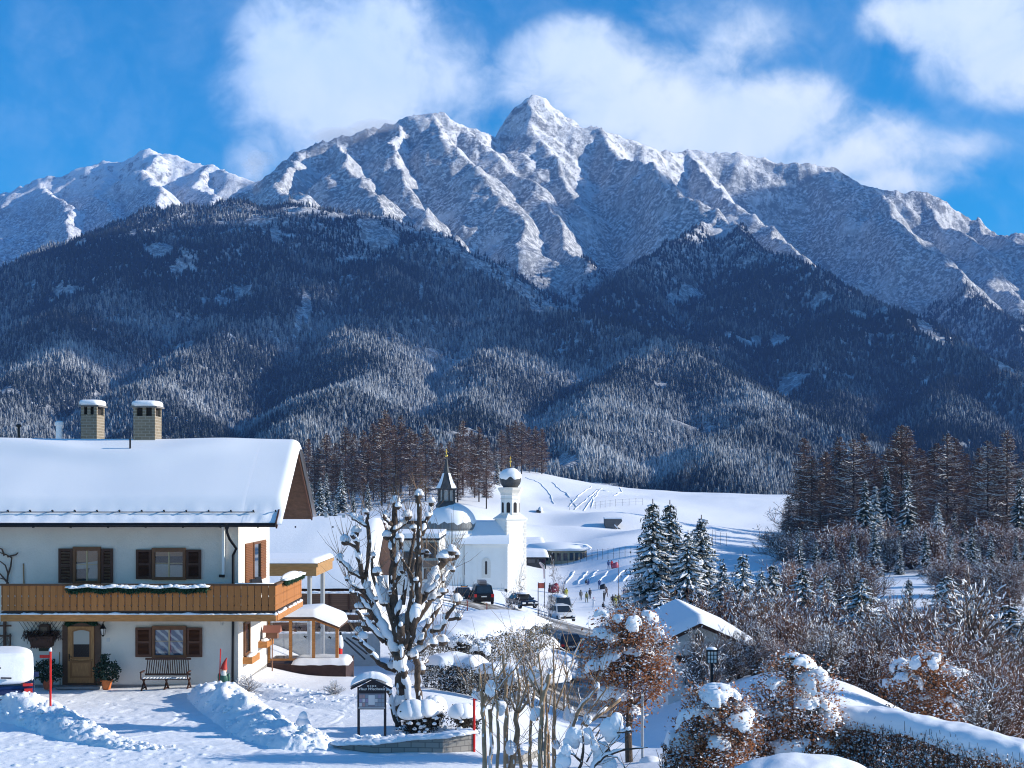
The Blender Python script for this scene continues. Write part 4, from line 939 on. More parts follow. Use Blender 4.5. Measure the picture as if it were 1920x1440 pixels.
# ------------------------------------------------------------------ notice board
def star4(mb, x, y, z, r, m=0):
    for k in range(6): a = k * math.pi / 6; mb.obox((x, y, z), (2 * r, .004, r * .4), 0, ('Y', a), m)
def notice():
    Y = 40.1; o = thing('notice_board', 'black roofed guest house notice board on two posts under a snow cap', 'notice board', (X(697, Y), Y, 0))
    x0, x1 = X(669.5, Y), X(725, Y)
    NB = mat('sign_dark', (.022, .020, .028), .5)
    for x in (x0 + .045, x1 - .045): m = MB(); m.box(x - .035, x + .035, Y - .035, Y + .035, -.1, Zh(1288, Y)); m.build('post', NB, o)
    zb, zt, pk = Zh(1330, Y), Zh(1287, Y), Zh(1273, Y); xm = (x0 + x1) / 2
    m = MB(); m.prism([(x0 + .085, zb), (x1 - .085, zb), (x1 - .085, zt), (xm, pk - .03), (x0 + .085, zt)][::-1], 'y', Y - .03, Y + .05); m.build('panel', NB, o)
    m = MB(); e = .16
    for s in (-1, 1): m.bar((xm, Y, pk + .03), (xm + s * (x1 - xm + e), Y, Zh(1290, Y)), .42, .05)
    roof = m.build('roof', NB, o)
    m = MB(); xs = np.linspace(x0 - e - .02, x1 + e + .02, 40); ys = np.linspace(-.24, .24, 12)
    XX, YY = np.meshgrid(xs, ys, indexing='ij'); d = np.abs(XX - xm) / (x1 - xm + e + .02); base = pk + .06 - d * (pk - Zh(1290, Y) - .0)
    cap = .22 * (1 - d ** 6) ** .5 * np.sqrt(np.clip(1 - (YY / .245) ** 4, 0, 1)); zz = base + cap - .06 * np.exp(-(d / .25) ** 2) + .01 * fbm(XX * 4, YY * 4, 2, 3)
    V = np.concatenate([np.stack([XX, YY + Y, zz], -1).reshape(-1, 3)]); m.add(V, grid_quads(40, 12)[:, ::-1]); V2 = np.stack([XX, YY + Y, base - .01], -1).reshape(-1, 3); m.add(V2, grid_quads(40, 12)); m.build('snow_cap', SNOWB, roof, True)
    # display case
    a0, a1, b0, b1 = X(673.5, Y), X(721, Y), Zh(1326, Y), Zh(1300, Y)
    m = MB(); m.box(a0, a1, Y - .042, Y - .032, b0, b1); ds = m.build('display', mat('display_back', (.20, .20, .24), .6), o)
    m = MB(); rs = np.random.RandomState(2); cols = [(.55, .55, .58), (.32, .27, .40), (.40, .26, .26), (.25, .30, .36), (.62, .62, .64)]
    pm = [mat('poster%d' % k, c, .6) for k, c in enumerate(cols)]
    for i in range(3):
        for j in range(3):
            for (u0, u1) in ((a0, a0 + .26), (a1 - .28, a1)):
                uu = u0 + (u1 - u0) * i / 3. + .012; vv = b0 + .03 + (b1 - b0 - .04) * j / 3.
                m.box(uu, uu + (u1 - u0) / 3. - .018, Y - .047, Y - .0425, vv, vv + (b1 - b0 - .04) / 3. - .02, rs.randint(0, 4))
    m.build('posters', pm, ds)
    m = MB(); m.box(X(691, Y), X(703, Y), Y - .05, Y - .0425, Zh(1321, Y), Zh(1303, Y)); m.build('price_sheet', pm[4], ds)
    m = MB(); m.box(a0 - .02, a1 + .02, Y - .05, Y - .043, b0 - .03, b0); m.build('sill', mat('sill_pale', (.5, .5, .52), .5), ds)
    # lettering
    WL = mat('sign_lettering', (.75, .75, .74), .6)
    cu = bpy.data.curves.new('lettering', 'FONT'); cu.body = 'Haus Wiechwald'; cu.size = .108; cu.align_x = 'CENTER'; cu.align_y = 'CENTER'; cu.shear = .35; cu.extrude = .003; cu.offset = .0016
    to = bpy.data.objects.new('tmp', cu); C.objects.link(to); dg = bpy.context.evaluated_depsgraph_get(); me = bpy.data.meshes.new_from_object(to.evaluated_get(dg)); bpy.data.objects.remove(to)
    me.materials.clear(); me.materials.append(WL); t = link('lettering', me, o); t.location = Vector((xm, Y - .036, Zh(1291.5, Y))) - Vector(o.location); t.rotation_euler = (R(90), 0, 0)
    m = MB()
    for k in range(4): star4(m, xm - .105 + k * .07, Y - .034, Zh(1286, Y), .024)
    m.build('flower_emblems', WL, o)
notice()

# ------------------------------------------------------------------ snow banks by the drive
def snow_bank(name, pts, seed, amp=.22, lumps=True):
    """ridge of cleared snow: pts = (x,y,halfwidth,height)"""
    p = np.array(pts, float); n = 26 * len(p); t = np.linspace(0, len(p) - 1, n); i = np.minimum(t.astype(int), len(p) - 2); f = (t - i)[:, None]; f = f * f * (3 - 2 * f) * .5 + f * .5
    q = p[i] * (1 - f) + p[i + 1] * f; d = np.gradient(q[:, :2], axis=0); d /= np.linalg.norm(d, axis=1)[:, None] + 1e-9; nrm = np.stack([-d[:, 1], d[:, 0]], 1)
    k = 34; s = np.linspace(-1, 1, k)
    XX = q[:, 0:1] + nrm[:, 0:1] * s * q[:, 2:3]; YY = q[:, 1:2] + nrm[:, 1:2] * s * q[:, 2:3]
    pr = (1 - np.abs(s) ** 2.2) ** 1.0
    endt = np.sqrt(np.clip(np.minimum(np.arange(n), n - 1 - np.arange(n)) / 14., 0, 1))[:, None]
    L = fbm(XX * 1.7, YY * 1.7, 4, seed, .55); L2 = np.abs(fbm(XX * 3.4, YY * 3.4, 3, seed + 5, .6))
    zz = ground(XX, YY) + q[:, 3:4] * pr * endt * (1 + amp * 1.9 * fbm(XX * .9, YY * .9, 2, seed) + amp * .5 * L) + endt * np.minimum(pr * 3, 1) * (L2 * amp * .26 - .01) - .03 * (1 - pr)
    jit = .03 * amp / .22
    XX = XX + jit * fbm(XX * 5, YY * 5, 2, seed + 9); YY = YY + jit * fbm(XX * 5 + 50, YY * 5, 2, seed + 9)
    m = MB(); m.add(np.stack([XX, YY, zz], -1), grid_quads(n, k)[:, ::-1]); rs = np.random.RandomState(seed)
    for _ in range(int(n * .9)):
        a, b = rs.randint(4, n - 4), rs.randint(1, k - 1); r = rs.uniform(.025, .10) * (1 if rs.rand() < .85 else 1.6); m.blob((XX[a, b], YY[a, b], zz[a, b]), (r, r * rs.uniform(.7, 1.2), r * rs.uniform(.5, .9)), rs.randint(9999), 2, .3, 2.5, .8)
    o = m.build(name, snow_mat('bank_snow', .6, 7.0, .05), None, True); tag(o, kind='structure'); return o
def G(px, py, z=0.0):
    Y = F * (H - z) / (py - HZ); return X(px, Y), Y
def bank(name, l, seed, amp=.22): return snow_bank(name, [(*G(px, py), w * 1.1, h * .78) for px, py, w, h in l], seed, amp)
bank('snow_bank', [(-160, 1305, 1.2, .8), (-40, 1325, 1.2, .75), (40, 1338, 1.1, .7), (110, 1362, .9, .55), (165, 1384, .7, .36), (235, 1400, .45, .16), (330, 1406, .35, .08)], 3, .30)
bank('snow_bank', [(392, 1302, .8, .55), (425, 1322, 1.0, .75), (455, 1345, 1.0, .62), (500, 1375, .95, .5), (560, 1398, .85, .42), (625, 1402, .6, .25)], 8, .26)
bank('snow_bank', [(560, 1392, .5, .45), (585, 1396, .4, .4), (600, 1390, .35, .3)], 14, .6)
bank('snow_bank', [(640, 1392, .7, .12), (700, 1396, .8, .2), (790, 1396, .8, .2), (885, 1392, .7, .24)], 22, .3)
bank('snow_bank', [(440, 1290, .8, .3), (520, 1300, 1.2, .25), (640, 1320, 1.4, .2), (780, 1318, 1.2, .2)], 25, .15)
# little snow figure on the lawn
_x, _y = G(568, 1368); _m = MB(); _m.blob((_x, _y, .1), (.22, .2, .3), 2, 3, .1); _m.blob((_x, _y, .38), (.13, .12, .16), 3, 3, .1, flat=.8); tag(_m.build('snow_figure', SNOWB, None, True), 'small lump of snow shaped like a bird on the lawn', 'snow figure')

def stone_wall():
    o = thing('stone_wall', 'low curved grey stone wall below the notice board', 'wall', (*G(770, 1412), 0)); m = MB()
    pts = [G(640, 1404), G(700, 1412), (X(760, 37.6), 37.6), (X(830, 37.5), 37.5), (X(888, 38.0), 38.0)]
    hs = [.12, .25, .36, .44, .5]
    for (a, b, h0, h1) in zip(pts[:-1], pts[1:], hs[:-1], hs[1:]):
        d = np.array(b) - np.array(a); nn = np.array([-d[1], d[0]]) / np.linalg.norm(d) * .3
        V = [(a[0], a[1], -.3), (b[0], b[1], -.3), (b[0], b[1], h1), (a[0], a[1], h0)]; V += [(x + nn[0], y + nn[1], z) for x, y, z in V]
        m.add(V, [(0, 1, 2, 3), (3, 2, 6, 7), (5, 4, 7, 6), (1, 5, 6, 2), (4, 0, 3, 7)])
    m.build('stones', brick_mat('wall_stone', (.30, .28, .25), (.22, .21, .19), (.14, .13, .12), bw=.34, bh=.15), o)
    m = MB()
    for (a, b, h0, h1) in zip(pts[:-1], pts[1:], hs[:-1], hs[1:]):
        for k in range(5): t = k / 5.; m.blob((a[0] + (b[0] - a[0]) * t, a[1] + .2 + (b[1] - a[1]) * t, h0 + (h1 - h0) * t - .01), (.3, .3, .1), k, 2, .2)
    m.build('snow_cap', SNOWB, o, True)
    o = thing('stone_wall', 'short stone wall piece seen between the pale cut trunks', 'wall', (X(985, 38), 38, 0)); m = MB()
    a, b = (X(955, 37), 37.), (X(1010, 40), 40.); V = [(a[0], a[1], -.9), (b[0], b[1], -1.2), (b[0], b[1], -.15), (a[0], a[1], .12)]; V += [(x + .3, y + .1, z) for x, y, z in V]
    m.add(V, [(0, 1, 2, 3), (3, 2, 6, 7), (5, 4, 7, 6), (1, 5, 6, 2), (4, 0, 3, 7)]); m.build('stones', brick_mat('wall_stone', (.30, .28, .25), (.22, .21, .19), (.14, .13, .12), bw=.34, bh=.15), o)
    m = MB()
    for k in range(8): t = k / 7.; m.blob((a[0] + (b[0] - a[0]) * t + .15, a[1] + (b[1] - a[1]) * t, .12 - .27 * t), (.3, .35, .14), k, 2, .2)
    m.build('snow_cap', SNOWB, o, True)
stone_wall()

# ------------------------------------------------------------------ pollarded tree
def limb_tree(name, label, cat, limbs, knobs, px_of, Y0, bark, seed, snow_r=1.0, shoots=True, sub=3, depth=.5, twig=None, rscale=1.0, base=None, knobby=True, twigs=True):
    rs = np.random.RandomState(seed); m = MB(); sn = MB(); tw = MB(); o = None
    for li, l in enumerate(limbs):
        dy = rs.uniform(-depth, depth); n = len(l); pts = []
        for k, (cx, cy, r) in enumerate(l):
            px, py = px_of(cx, cy); f = k / max(1, n - 1.)
            pts.append((*P(px, py, Y0)[:1], Y0 + dy * f, Zh(py, Y0)))
        pts = np.array(pts); rad = np.array([q[2] for q in l]) * rscale
        # resample with knobbly wobble
        t = np.linspace(0, n - 1, (n - 1) * 4 + 1); i = np.minimum(t.astype(int), n - 2); f = (t - i)[:, None]
        pp = pts[i] * (1 - f) + pts[i + 1] * f; rr = rad[i] * (1 - f[:, 0]) + rad[i + 1] * f[:, 0]
        w = np.ones(len(pp)); w[0] = w[-1] = 0
        pp = pp + (rs.normal(size=pp.shape) * rr[:, None] * .22) * w[:, None]; rr = rr * rs.uniform(.86, 1.16, len(rr))
        m.tube(pp, rr, 9)
        d = np.gradient(pp, axis=0); d /= np.linalg.norm(d, axis=1)[:, None]; inc = np.hypot(d[:, 0], d[:, 1]); run = []
        for k in range(len(pp) + 1):
            if k < len(pp) and inc[k] > .24 and rs.rand() < .9: run.append(k); continue
            if len(run) > 1:
                r_ = rr[run] * rs.uniform(.75, 1.2, len(run)) * snow_r; e = np.ones(len(run)); e[0] = e[-1] = .45
                sn.tube(pp[run] + np.stack([rs.normal(size=len(run)) * .01, -rr[run] * .12, rr[run] * (.55 + .45 * inc[run])], 1), r_ * e, 9)
            run = []
            if k < len(pp) and rs.rand() < .38: sn.blob(pp[k] + np.array([rs.uniform(-.6, .6) * rr[k], -rr[k] * .75, 0]), (rr[k] * .35, rr[k] * .4, rr[k] * 1.1), rs.randint(999), 1, .3, flat=1)
        if twigs:
            k = rs.randint(0, len(pp), 3); a = rs.normal(size=(3, 3)) * .6; a[:, 2] = np.abs(a[:, 2]) + .3; a /= np.linalg.norm(a, axis=1)[:, None]; L = rs.uniform(.3, .9, (3, 1)); tw.sticks(pp[k], pp[k] + a * L * .5, .009, .006); tw.sticks(pp[k] + a * L * .5, pp[k] + a * L + np.array([[0, 0, .1]]) * L, .006, .003)
    for (cx, cy, s) in knobs:
        px, py = px_of(cx, cy); c = np.array([X(px, Y0), Y0 + rs.uniform(-depth, depth) * .5, Zh(py, Y0)])
        if knobby:
            m.blob(c - np.array([0, 0, s * .75]), (s * .62, s * .62, s * .6), rs.randint(999), 2, .3, 3, flat=1)
            sn.blob(c - np.array([0, 0, s * .35]), (s * .85, s * .85, s * .95), rs.randint(999), 3, .2, 2.4, .35)
            sn.blob(c + np.array([s * rs.uniform(-.6, .6), 0, -s * .5]), (s * .6, s * .6, s * .5), rs.randint(999), 2, .25, 2.4, .4)
        else:
            sn.blob(c, np.array([rs.uniform(.7, 1.0), .55, rs.uniform(.85, 1.2)]) * s, rs.randint(999), 4, .26, 2.3, .8)
            for q in range(2): sn.blob(c + np.array([rs.uniform(-.5, .5), rs.uniform(-.15, .1), rs.uniform(-.8, .1)]) * s, np.array([rs.uniform(.4, .65), .45, rs.uniform(.5, .9)]) * s, rs.randint(999), 3, .22, 2.0, .9)
        if shoots:
            k = rs.randint(6, 14) if knobby else 6; a = rs.normal(size=(k, 3)) * .5; a[:, 2] = np.abs(a[:, 2]) + .5; a /= np.linalg.norm(a, axis=1)[:, None]
            L = rs.uniform(.3, 1.2, (k, 1)) * (1 if knobby else 1.5); b0 = np.repeat(c[None] - np.array([[0, 0, s * .4]]), k, 0); b1 = b0 + a * L * .6; b2 = b0 + a * L + np.array([[0, 0, .12]]) * L
            tw.sticks(b0, b1, .008, .006); tw.sticks(b1, b2, .006, .003)
    bx = base if base else (*[X(px_of(*limbs[0][0][:2])[0], Y0)], Y0, gz(X(px_of(*limbs[0][0][:2])[0], Y0), Y0))
    o = thing(name, label, cat, bx)
    m.build('trunk', bark, o, True); sn.build('snow', SNOWB, o, True)
    if tw.n: tw.build('shoots', twig or mat('shoot', (.22, .14, .085), .8), o)
    return o
s3p = 1 / 3 / (F / 41)      # crop pixel -> metres
L_ = [[(455, 1345, 36), (450, 1200, 30), (455, 1080, 34), (450, 960, 42)], [(440, 1390, 22), (415, 1290, 19), (398, 1200, 12), (385, 1170, 10)], [(560, 1260, 20), (552, 1130, 22), (545, 1020, 22), (520, 960, 20)],
 [(490, 1340, 20), (495, 1200, 18), (480, 1060, 24)],
 [(440, 990, 30), (370, 880, 27), (310, 760, 23), (262, 620, 21), (240, 545, 20)], [(240, 550, 15), (170, 512, 13), (125, 462, 12), (98, 440, 9)], [(245, 545, 16), (222, 430, 15), (220, 350, 14), (195, 305, 13)], [(220, 395, 11), (172, 358, 11), (125, 350, 10)],
 [(262, 560, 14), (276, 380, 13), (264, 240, 12), (267, 190, 11)], [(263, 262, 9), (218, 238, 10), (180, 215, 9)], [(300, 700, 10), (240, 630, 9), (165, 570, 8), (150, 545, 8)],
 [(450, 910, 28), (400, 750, 26), (352, 632, 19), (322, 545, 15), (325, 515, 14)], [(396, 655, 14), (412, 600, 13), (450, 535, 12)],
 [(430, 910, 30), (420, 780, 27), (410, 600, 24), (410, 420, 23), (412, 250, 19), (418, 140, 16)], [(405, 405, 14), (386, 335, 13), (370, 300, 12)], [(418, 290, 15), (465, 245, 14), (498, 205, 11)], [(404, 250, 12), (368, 215, 11), (360, 200, 10)], [(425, 480, 16), (455, 385, 15), (442, 315, 12)], [(470, 700, 10), (490, 560, 9), (475, 450, 9), (470, 440, 8)],
 [(500, 910, 30), (540, 760, 28), (560, 620, 24), (560, 450, 22), (566, 330, 19), (566, 200, 16), (560, 85, 17)], [(572, 310, 15), (602, 235, 14), (622, 160, 15), (624, 120, 14)], [(562, 415, 9), (612, 402, 9)], [(560, 600, 10), (545, 560, 10)],
 [(545, 720, 20), (590, 640, 22), (640, 540, 22), (692, 462, 20), (772, 432, 12)], [(548, 745, 17), (605, 692, 15), (665, 655, 14), (715, 632, 12)], [(590, 640, 16), (650, 600, 13), (665, 540, 12)],
 [(560, 920, 20), (600, 830, 17), (645, 760, 15), (672, 700, 12)], [(620, 850, 14), (690, 830, 14), (720, 760, 13), (764, 690, 12)], [(712, 790, 10), (790, 765, 9)], [(495, 1000, 18), (570, 955, 18), (640, 915, 15), (690, 900, 12)],
 [(425, 1070, 18), (345, 1040, 18), (292, 960, 17), (240, 895, 15)], [(360, 910, 14), (262, 790, 13), (218, 728, 12)], [(260, 910, 10), (190, 880, 9)], [(460, 930, 24), (464, 860, 26), (466, 810, 28)], [(500, 960, 16), (515, 860, 14), (505, 800, 12)], [(560, 1040, 12), (600, 1030, 10)], [(420, 840, 18), (380, 700, 15), (350, 690, 12), (300, 520, 10), (298, 430, 9)], [(430, 760, 16), (470, 640, 14), (500, 500, 13), (510, 400, 11), (530, 300, 10), (528, 270, 9)], [(330, 800, 14), (270, 720, 12), (215, 640, 10), (180, 620, 9)], [(540, 800, 18), (610, 700, 15), (640, 640, 13), (700, 540, 11), (740, 500, 9)], [(460, 1000, 26), (480, 900, 24), (500, 760, 20), (520, 640, 16), (515, 520, 13), (540, 440, 11)], [(380, 920, 16), (300, 860, 14), (250, 820, 11)]]
L_ = [[(a, b, r * .5 * s3p * 1.75) for a, b, r in l] for l in L_]
K_ = [(105, 425, 24), (195, 275, 36), (140, 328, 34), (268, 168, 20), (180, 198, 26), (225, 212, 24), (325, 500, 28), (460, 498, 26), (425, 108, 34), (445, 135, 24), (375, 300, 32), (372, 190, 32), (490, 187, 34), (448, 310, 22), (560, 70, 30), (625, 112, 28), (610, 190, 22), (545, 550, 20), (600, 400, 24), (695, 412, 40), (742, 380, 34), (770, 405, 24), (692, 615, 26), (765, 665, 36), (690, 890, 38), (640, 900, 30), (245, 868, 36), (210, 848, 32), (210, 705, 28), (466, 790, 52), (568, 1050, 36), (780, 755, 26), (155, 545, 18), (320, 660, 18), (690, 560, 18), (700, 760, 18), (395, 620, 14), (298, 418, 20), (528, 258, 22), (175, 612, 18), (745, 492, 22), (245, 812, 20), (545, 430, 16)]
K_ = [(a, b, r * s3p) for a, b, r in K_]
limb_tree('pollarded_tree', 'huge knobbly pollarded tree loaded with snow behind the notice board', 'tree', L_, K_, lambda a, b: (600 + a / 3, 900 + b / 3), 41.5, BARK, 5, 1.2, depth=.9)

sc_ = 460 / 1920.; ppx = lambda a, b: (860 + a * sc_, 1120 + b * sc_); k_ = sc_ / (F / 33) * .74
def sc(l): return [[(a, b, r * k_) for a, b, r in q] for q in l]
def kn(l): return [(a, b, r * sc_ / (F / 33)) for a, b, r in l]
ST = [('pale cut pollard trunk pair rising left of the others', sc([[(205, 1420, 26), (195, 1080, 22), (190, 900, 24), (185, 830, 28)], [(185, 840, 18), (172, 680, 14), (160, 555, 10)], [(190, 830, 20), (215, 760, 14), (198, 520, 10)], [(190, 830, 18), (270, 690, 14), (375, 505, 10)], [(205, 860, 10), (330, 690, 9), (440, 560, 8), (520, 450, 7)], [(240, 1420, 22), (258, 1150, 20), (240, 900, 20)], [(300, 1420, 18), (310, 1100, 16), (300, 800, 12), (270, 560, 9), (260, 470, 7)], [(255, 900, 10), (290, 740, 8), (300, 600, 7)], [(215, 780, 8), (250, 640, 7), (330, 470, 6)]]), kn([(330, 860, 55), (170, 780, 40), (255, 690, 50), (130, 770, 30)])),
 ('forked pale pollard trunk with snow wedged in its crotch', sc([[(370, 1420, 28), (375, 1000, 26), (370, 700, 18), (345, 425, 11)], [(400, 1420, 34), (450, 1150, 32), (455, 900, 28)], [(455, 900, 18), (475, 700, 14), (455, 540, 10), (460, 470, 9)], [(460, 900, 16), (500, 780, 14), (540, 660, 12)], [(470, 900, 14), (545, 800, 10), (540, 640, 9)], [(440, 890, 10), (400, 760, 8), (430, 560, 8)], [(495, 1420, 20), (470, 1180, 18), (455, 1050, 16)], [(530, 700, 9), (505, 520, 9)], [(560, 1420, 20), (555, 1150, 18), (575, 860, 14), (600, 660, 10), (590, 480, 8)], [(575, 860, 9), (520, 700, 7), (490, 560, 6)], [(460, 880, 9), (420, 720, 8), (380, 600, 7)]]), kn([(460, 800, 60), (410, 1170, 55), (420, 640, 40), (510, 590, 45)])),
 ('tall pale pollard trunk with a snow-capped sawn top', sc([[(640, 1420, 28), (640, 1000, 26), (660, 760, 24), (712, 590, 26)], [(640, 820, 14), (650, 640, 12), (622, 430, 11)], [(660, 790, 12), (590, 700, 10), (540, 600, 8)], [(615, 960, 16), (560, 880, 12), (545, 720, 10)], [(680, 1420, 18), (682, 1050, 18), (690, 920, 14)], [(640, 760, 8), (570, 560, 8), (530, 470, 7)], [(700, 1420, 18), (705, 1150, 16), (690, 900, 12), (680, 720, 10), (690, 640, 9)], [(700, 900, 8), (730, 720, 7), (760, 520, 6)], [(665, 780, 8), (640, 640, 7), (655, 520, 6)]]), kn([(712, 580, 26), (600, 900, 60), (680, 1180, 40), (590, 600, 50), (625, 425, 14)])),
 ('pale pollard trunk with long bundled whips reaching toward the road', sc([[(745, 1420, 24), (745, 1080, 22), (752, 820, 14), (742, 560, 10), (742, 370, 8)], [(790, 1420, 30), (850, 1100, 30), (940, 860, 22), (1085, 690, 9)], [(828, 880, 14), (832, 700, 10)], [(750, 900, 11), (850, 620, 11), (905, 470, 9), (965, 340, 7)], [(760, 720, 8), (810, 540, 7), (858, 400, 6)], [(880, 1010, 10), (850, 760, 8), (890, 640, 6)], [(960, 870, 8), (940, 730, 6)], [(960, 1000, 9), (1040, 860, 8), (1162, 690, 7)], [(1000, 1010, 8), (1120, 860, 7), (1190, 780, 6)], [(1040, 1050, 8), (1150, 960, 7), (1240, 860, 6)], [(985, 1000, 26), (1130, 910, 24), (1275, 815, 20)], [(945, 470, 5), (800, 400, 5), (740, 340, 4)], [(1070, 1090, 8), (1200, 900, 7)]]), kn([(870, 900, 60), (900, 950, 40), (1010, 940, 50), (1080, 680, 26), (860, 640, 20), (760, 1150, 40)]))]
for k, (lab, ll, kk) in enumerate(ST):
    limb_tree('pollarded_tree', lab, 'tree', ll, kk, ppx, 33.0 + .5 * (k % 2), BARKL, 20 + k, .8, True, depth=.45, twig=mat('pale_shoot', (.34, .22, .13), .8), knobby=False)
k2 = sc_ / (F / 30.5) * .62
lim = [[(a, b, r * k2) for a, b, r in q] for q in [[(880, 1450, 24), (960, 1300, 20), (975, 1180, 16), (970, 1075, 10)], [(960, 1290, 14), (900, 1230, 10), (800, 1190, 8)], [(1000, 1450, 28), (1060, 1310, 28), (1150, 1235, 24), (1290, 1195, 14), (1480, 1175, 7)], [(1040, 1330, 18), (1160, 1190, 16), (1260, 1080, 12)], [(1040, 1180, 9), (1100, 1120, 8), (1180, 1085, 7)], [(1150, 1240, 10), (1240, 1250, 9), (1300, 1330, 8)], [(1180, 1200, 8), (1160, 1130, 6)], [(970, 1100, 6), (940, 1050, 5)], [(1240, 1060, 14), (1300, 1050, 16), (1350, 1040, 14)], [(860, 1400, 14), (850, 1300, 12), (820, 1240, 8)], [(1000, 1290, 10), (1050, 1200, 8), (1040, 1160, 7)]]]
kno = [(a, b, r * sc_ / (F / 30.5)) for a, b, r in [(900, 1110, 74), (930, 1060, 50), (1010, 1090, 64), (1120, 1190, 74), (1190, 1060, 80), (1240, 990, 66), (820, 1270, 60), (840, 1180, 46), (1100, 1250, 60), (1330, 1030, 26), (1180, 1320, 60), (1060, 1150, 40)]]
limb_tree('snowy_bush', 'dark branched bush buried in snow in front of the pale trunks', 'bush', lim, kno, ppx, 30.5, BARK, 41, 1.1, False, depth=.35, knobby=False)
# ------------------------------------------------------------------ conservatory, carport, neighbours
def conservatory():
    Y = 56.0; x0, x1 = X(503, Y), X(633, Y); zb = Zh(1238, Y); o = thing('conservatory', 'small glazed porch with honey wood posts and a snowy sloping roof', 'porch', (x0, Y, -.45))
    zt = Zh(1163, Y); xk = X(590, Y); zk = Zh(1176, Y); D = 2.6
    for px in (504, 545, 588, 632):
        x = X(px, Y); z = zt if px < 600 else zk - .05
        m = MB(); m.box(x - .06, x + .06, Y - .06, Y + .06, zb - (.0 if px > 510 else .1), z); m.build('post', ORANGE, o)
    m = MB(); m.bar((x0, Y, zt + .06), (xk, Y, zt + .06), .14, .17); m.bar((xk, Y, zt + .06), (X(637, Y), Y, zk - .02), .14, .17); m.bar((xk, Y + D, zt + .06), (X(637, Y), Y + D, zk - .02), .14, .17); m.bar((x0, Y, zb + .03), (X(560, Y), Y, zb + .03), .1, .08); m.build('beam', ORANGE, o)
    m = MB()
    for a, b in ((504, 545), (545, 588), (588, 632)): m.prism([(X(a, Y) + .06, zb), (X(b, Y) - .06, zb), (X(b, Y) - .06, zt - .02 if b < 600 else zk - .08), (X(a, Y) + .06, zt - .02)][::-1], 'y', Y - .006, Y + .006)
    m.build('glass', CLEAR, o)
    bm_ = mat('bird_sticker', (.01, .01, .012), .6)
    for px, py in ((563, 1178), (573, 1195), (600, 1177), (619, 1196), (532, 1181)):
        m = MB(); x, z = X(px, Y), Zh(py, Y); m.prism([(x - .09, z + .02), (x - .02, z - .01), (x + .03, z - .06), (x + .03, z + .01), (x + .09, z + .05), (x, z + .035), (x - .03, z + .08)], 'y', Y - .012, Y - .008); m.build('bird_decal', bm_, o)
    m = MB()
    for (xa, za, xb, zb_) in ((x0, zt + .1, xk, zt + .1), (xk, zt + .1, X(638, Y), zk)): m.bar(((xa), Y + D / 2, za), ((xb), Y + D / 2, zb_), D + .3, .1)
    m.build('roof', mat('roof_boards', (0.10, 0.055, 0.035), .7, var=.3), o)
    m = MB(); xs = np.linspace(x0, X(638.5, Y), 40); ys = np.linspace(-.25, D + .25, 14); XX, YY = np.meshgrid(xs, ys, indexing='ij')
    base = np.where(XX < xk, zt + .15, zt + .15 - (XX - xk) * (zt + .12 - zk) / (X(638, Y) - xk)); e = np.clip((X(638.5, Y) - XX) / .25, 0, 1); yy = np.clip(np.minimum(YY + .25, D + .25 - YY) / .2, 0, 1)
    zz = base + .30 * np.sqrt(1 - (1 - e) ** 2) * np.sqrt(1 - (1 - yy) ** 2) * (.6 + .4 * sstep(x0, xk, XX)); m.add(np.stack([XX, YY + Y, zz], -1), grid_quads(40, 14)[:, ::-1]); m.build('roof_snow', SNOWB, o, True)
    m = MB(); m.box(X(497, Y), X(650, Y), Y - .3, Y + D, -.8, zb - .12); m.build('base', mat('base_brown', (.05, .026, .022), .7, var=.3), o)
    m = MB(); xs = np.linspace(X(548, Y), X(656, Y), 30); ys = np.linspace(-.45, 1.2, 14); XX, YY = np.meshgrid(xs, ys, indexing='ij'); e = np.clip(np.minimum(X(656, Y) - XX, XX - X(548, Y)) / .3, 0, 1); yy = np.clip((YY + .45) / .25, 0, 1)
    m.add(np.stack([XX, YY + Y, zb - .14 + .24 * np.sqrt(1 - (1 - e) ** 2) * np.sqrt(1 - (1 - yy) ** 2) + .02 * fbm(XX * 2, YY * 2, 2, 4)], -1), grid_quads(30, 14)[:, ::-1]); m.build('ledge_snow', SNOWB, o, True)
conservatory()
def carport():
    Y0, Y1 = 64.0, 69.8; xr = X(593, Y0); xl = X(440, Y0); z0, z1 = Zh(1080, Y0), Zh(1057, Y0); o = thing('carport', 'wooden carport canopy on two grey steel posts behind the chalet', 'canopy', (xr, Y0, -1.5))
    m = MB(); m.box(xl, xr, Y0, Y1, z0, z1 - .15); m.box(xl, xr + .08, Y0 - .08, Y1, z1 - .15, z1); m.build('fascia', mat('larch_fascia', (.42, .235, .09), .5, var=.2, vscale=3, stretch=(1, 1, 7)), o)
    for px, Y in ((580.5, 65.0), (605, 69.0)): m = MB(); x = X(px, Y); m.tube([(x, Y, -1.9), (x, Y, z0)], .11, 12); m.build('post', GREYM, o, 'auto')
    m = MB(); xs = np.linspace(xl, xr + .06, 50); ys = np.linspace(Y0 - .06, Y1, 20); XX, YY = np.meshgrid(xs, ys, indexing='ij'); e = np.clip(np.minimum(xr + .06 - XX, .5) / .3, 0, 1); f = np.clip((YY - Y0 + .06) / .3, 0, 1)
    m.add(np.stack([XX, YY, z1 + .02 + .2 * np.sqrt(1 - (1 - e) ** 2) * np.sqrt(1 - (1 - f) ** 2)], -1), grid_quads(50, 20)[:, ::-1]); m.build('snow_cover', SNOWB, o, True)
carport()
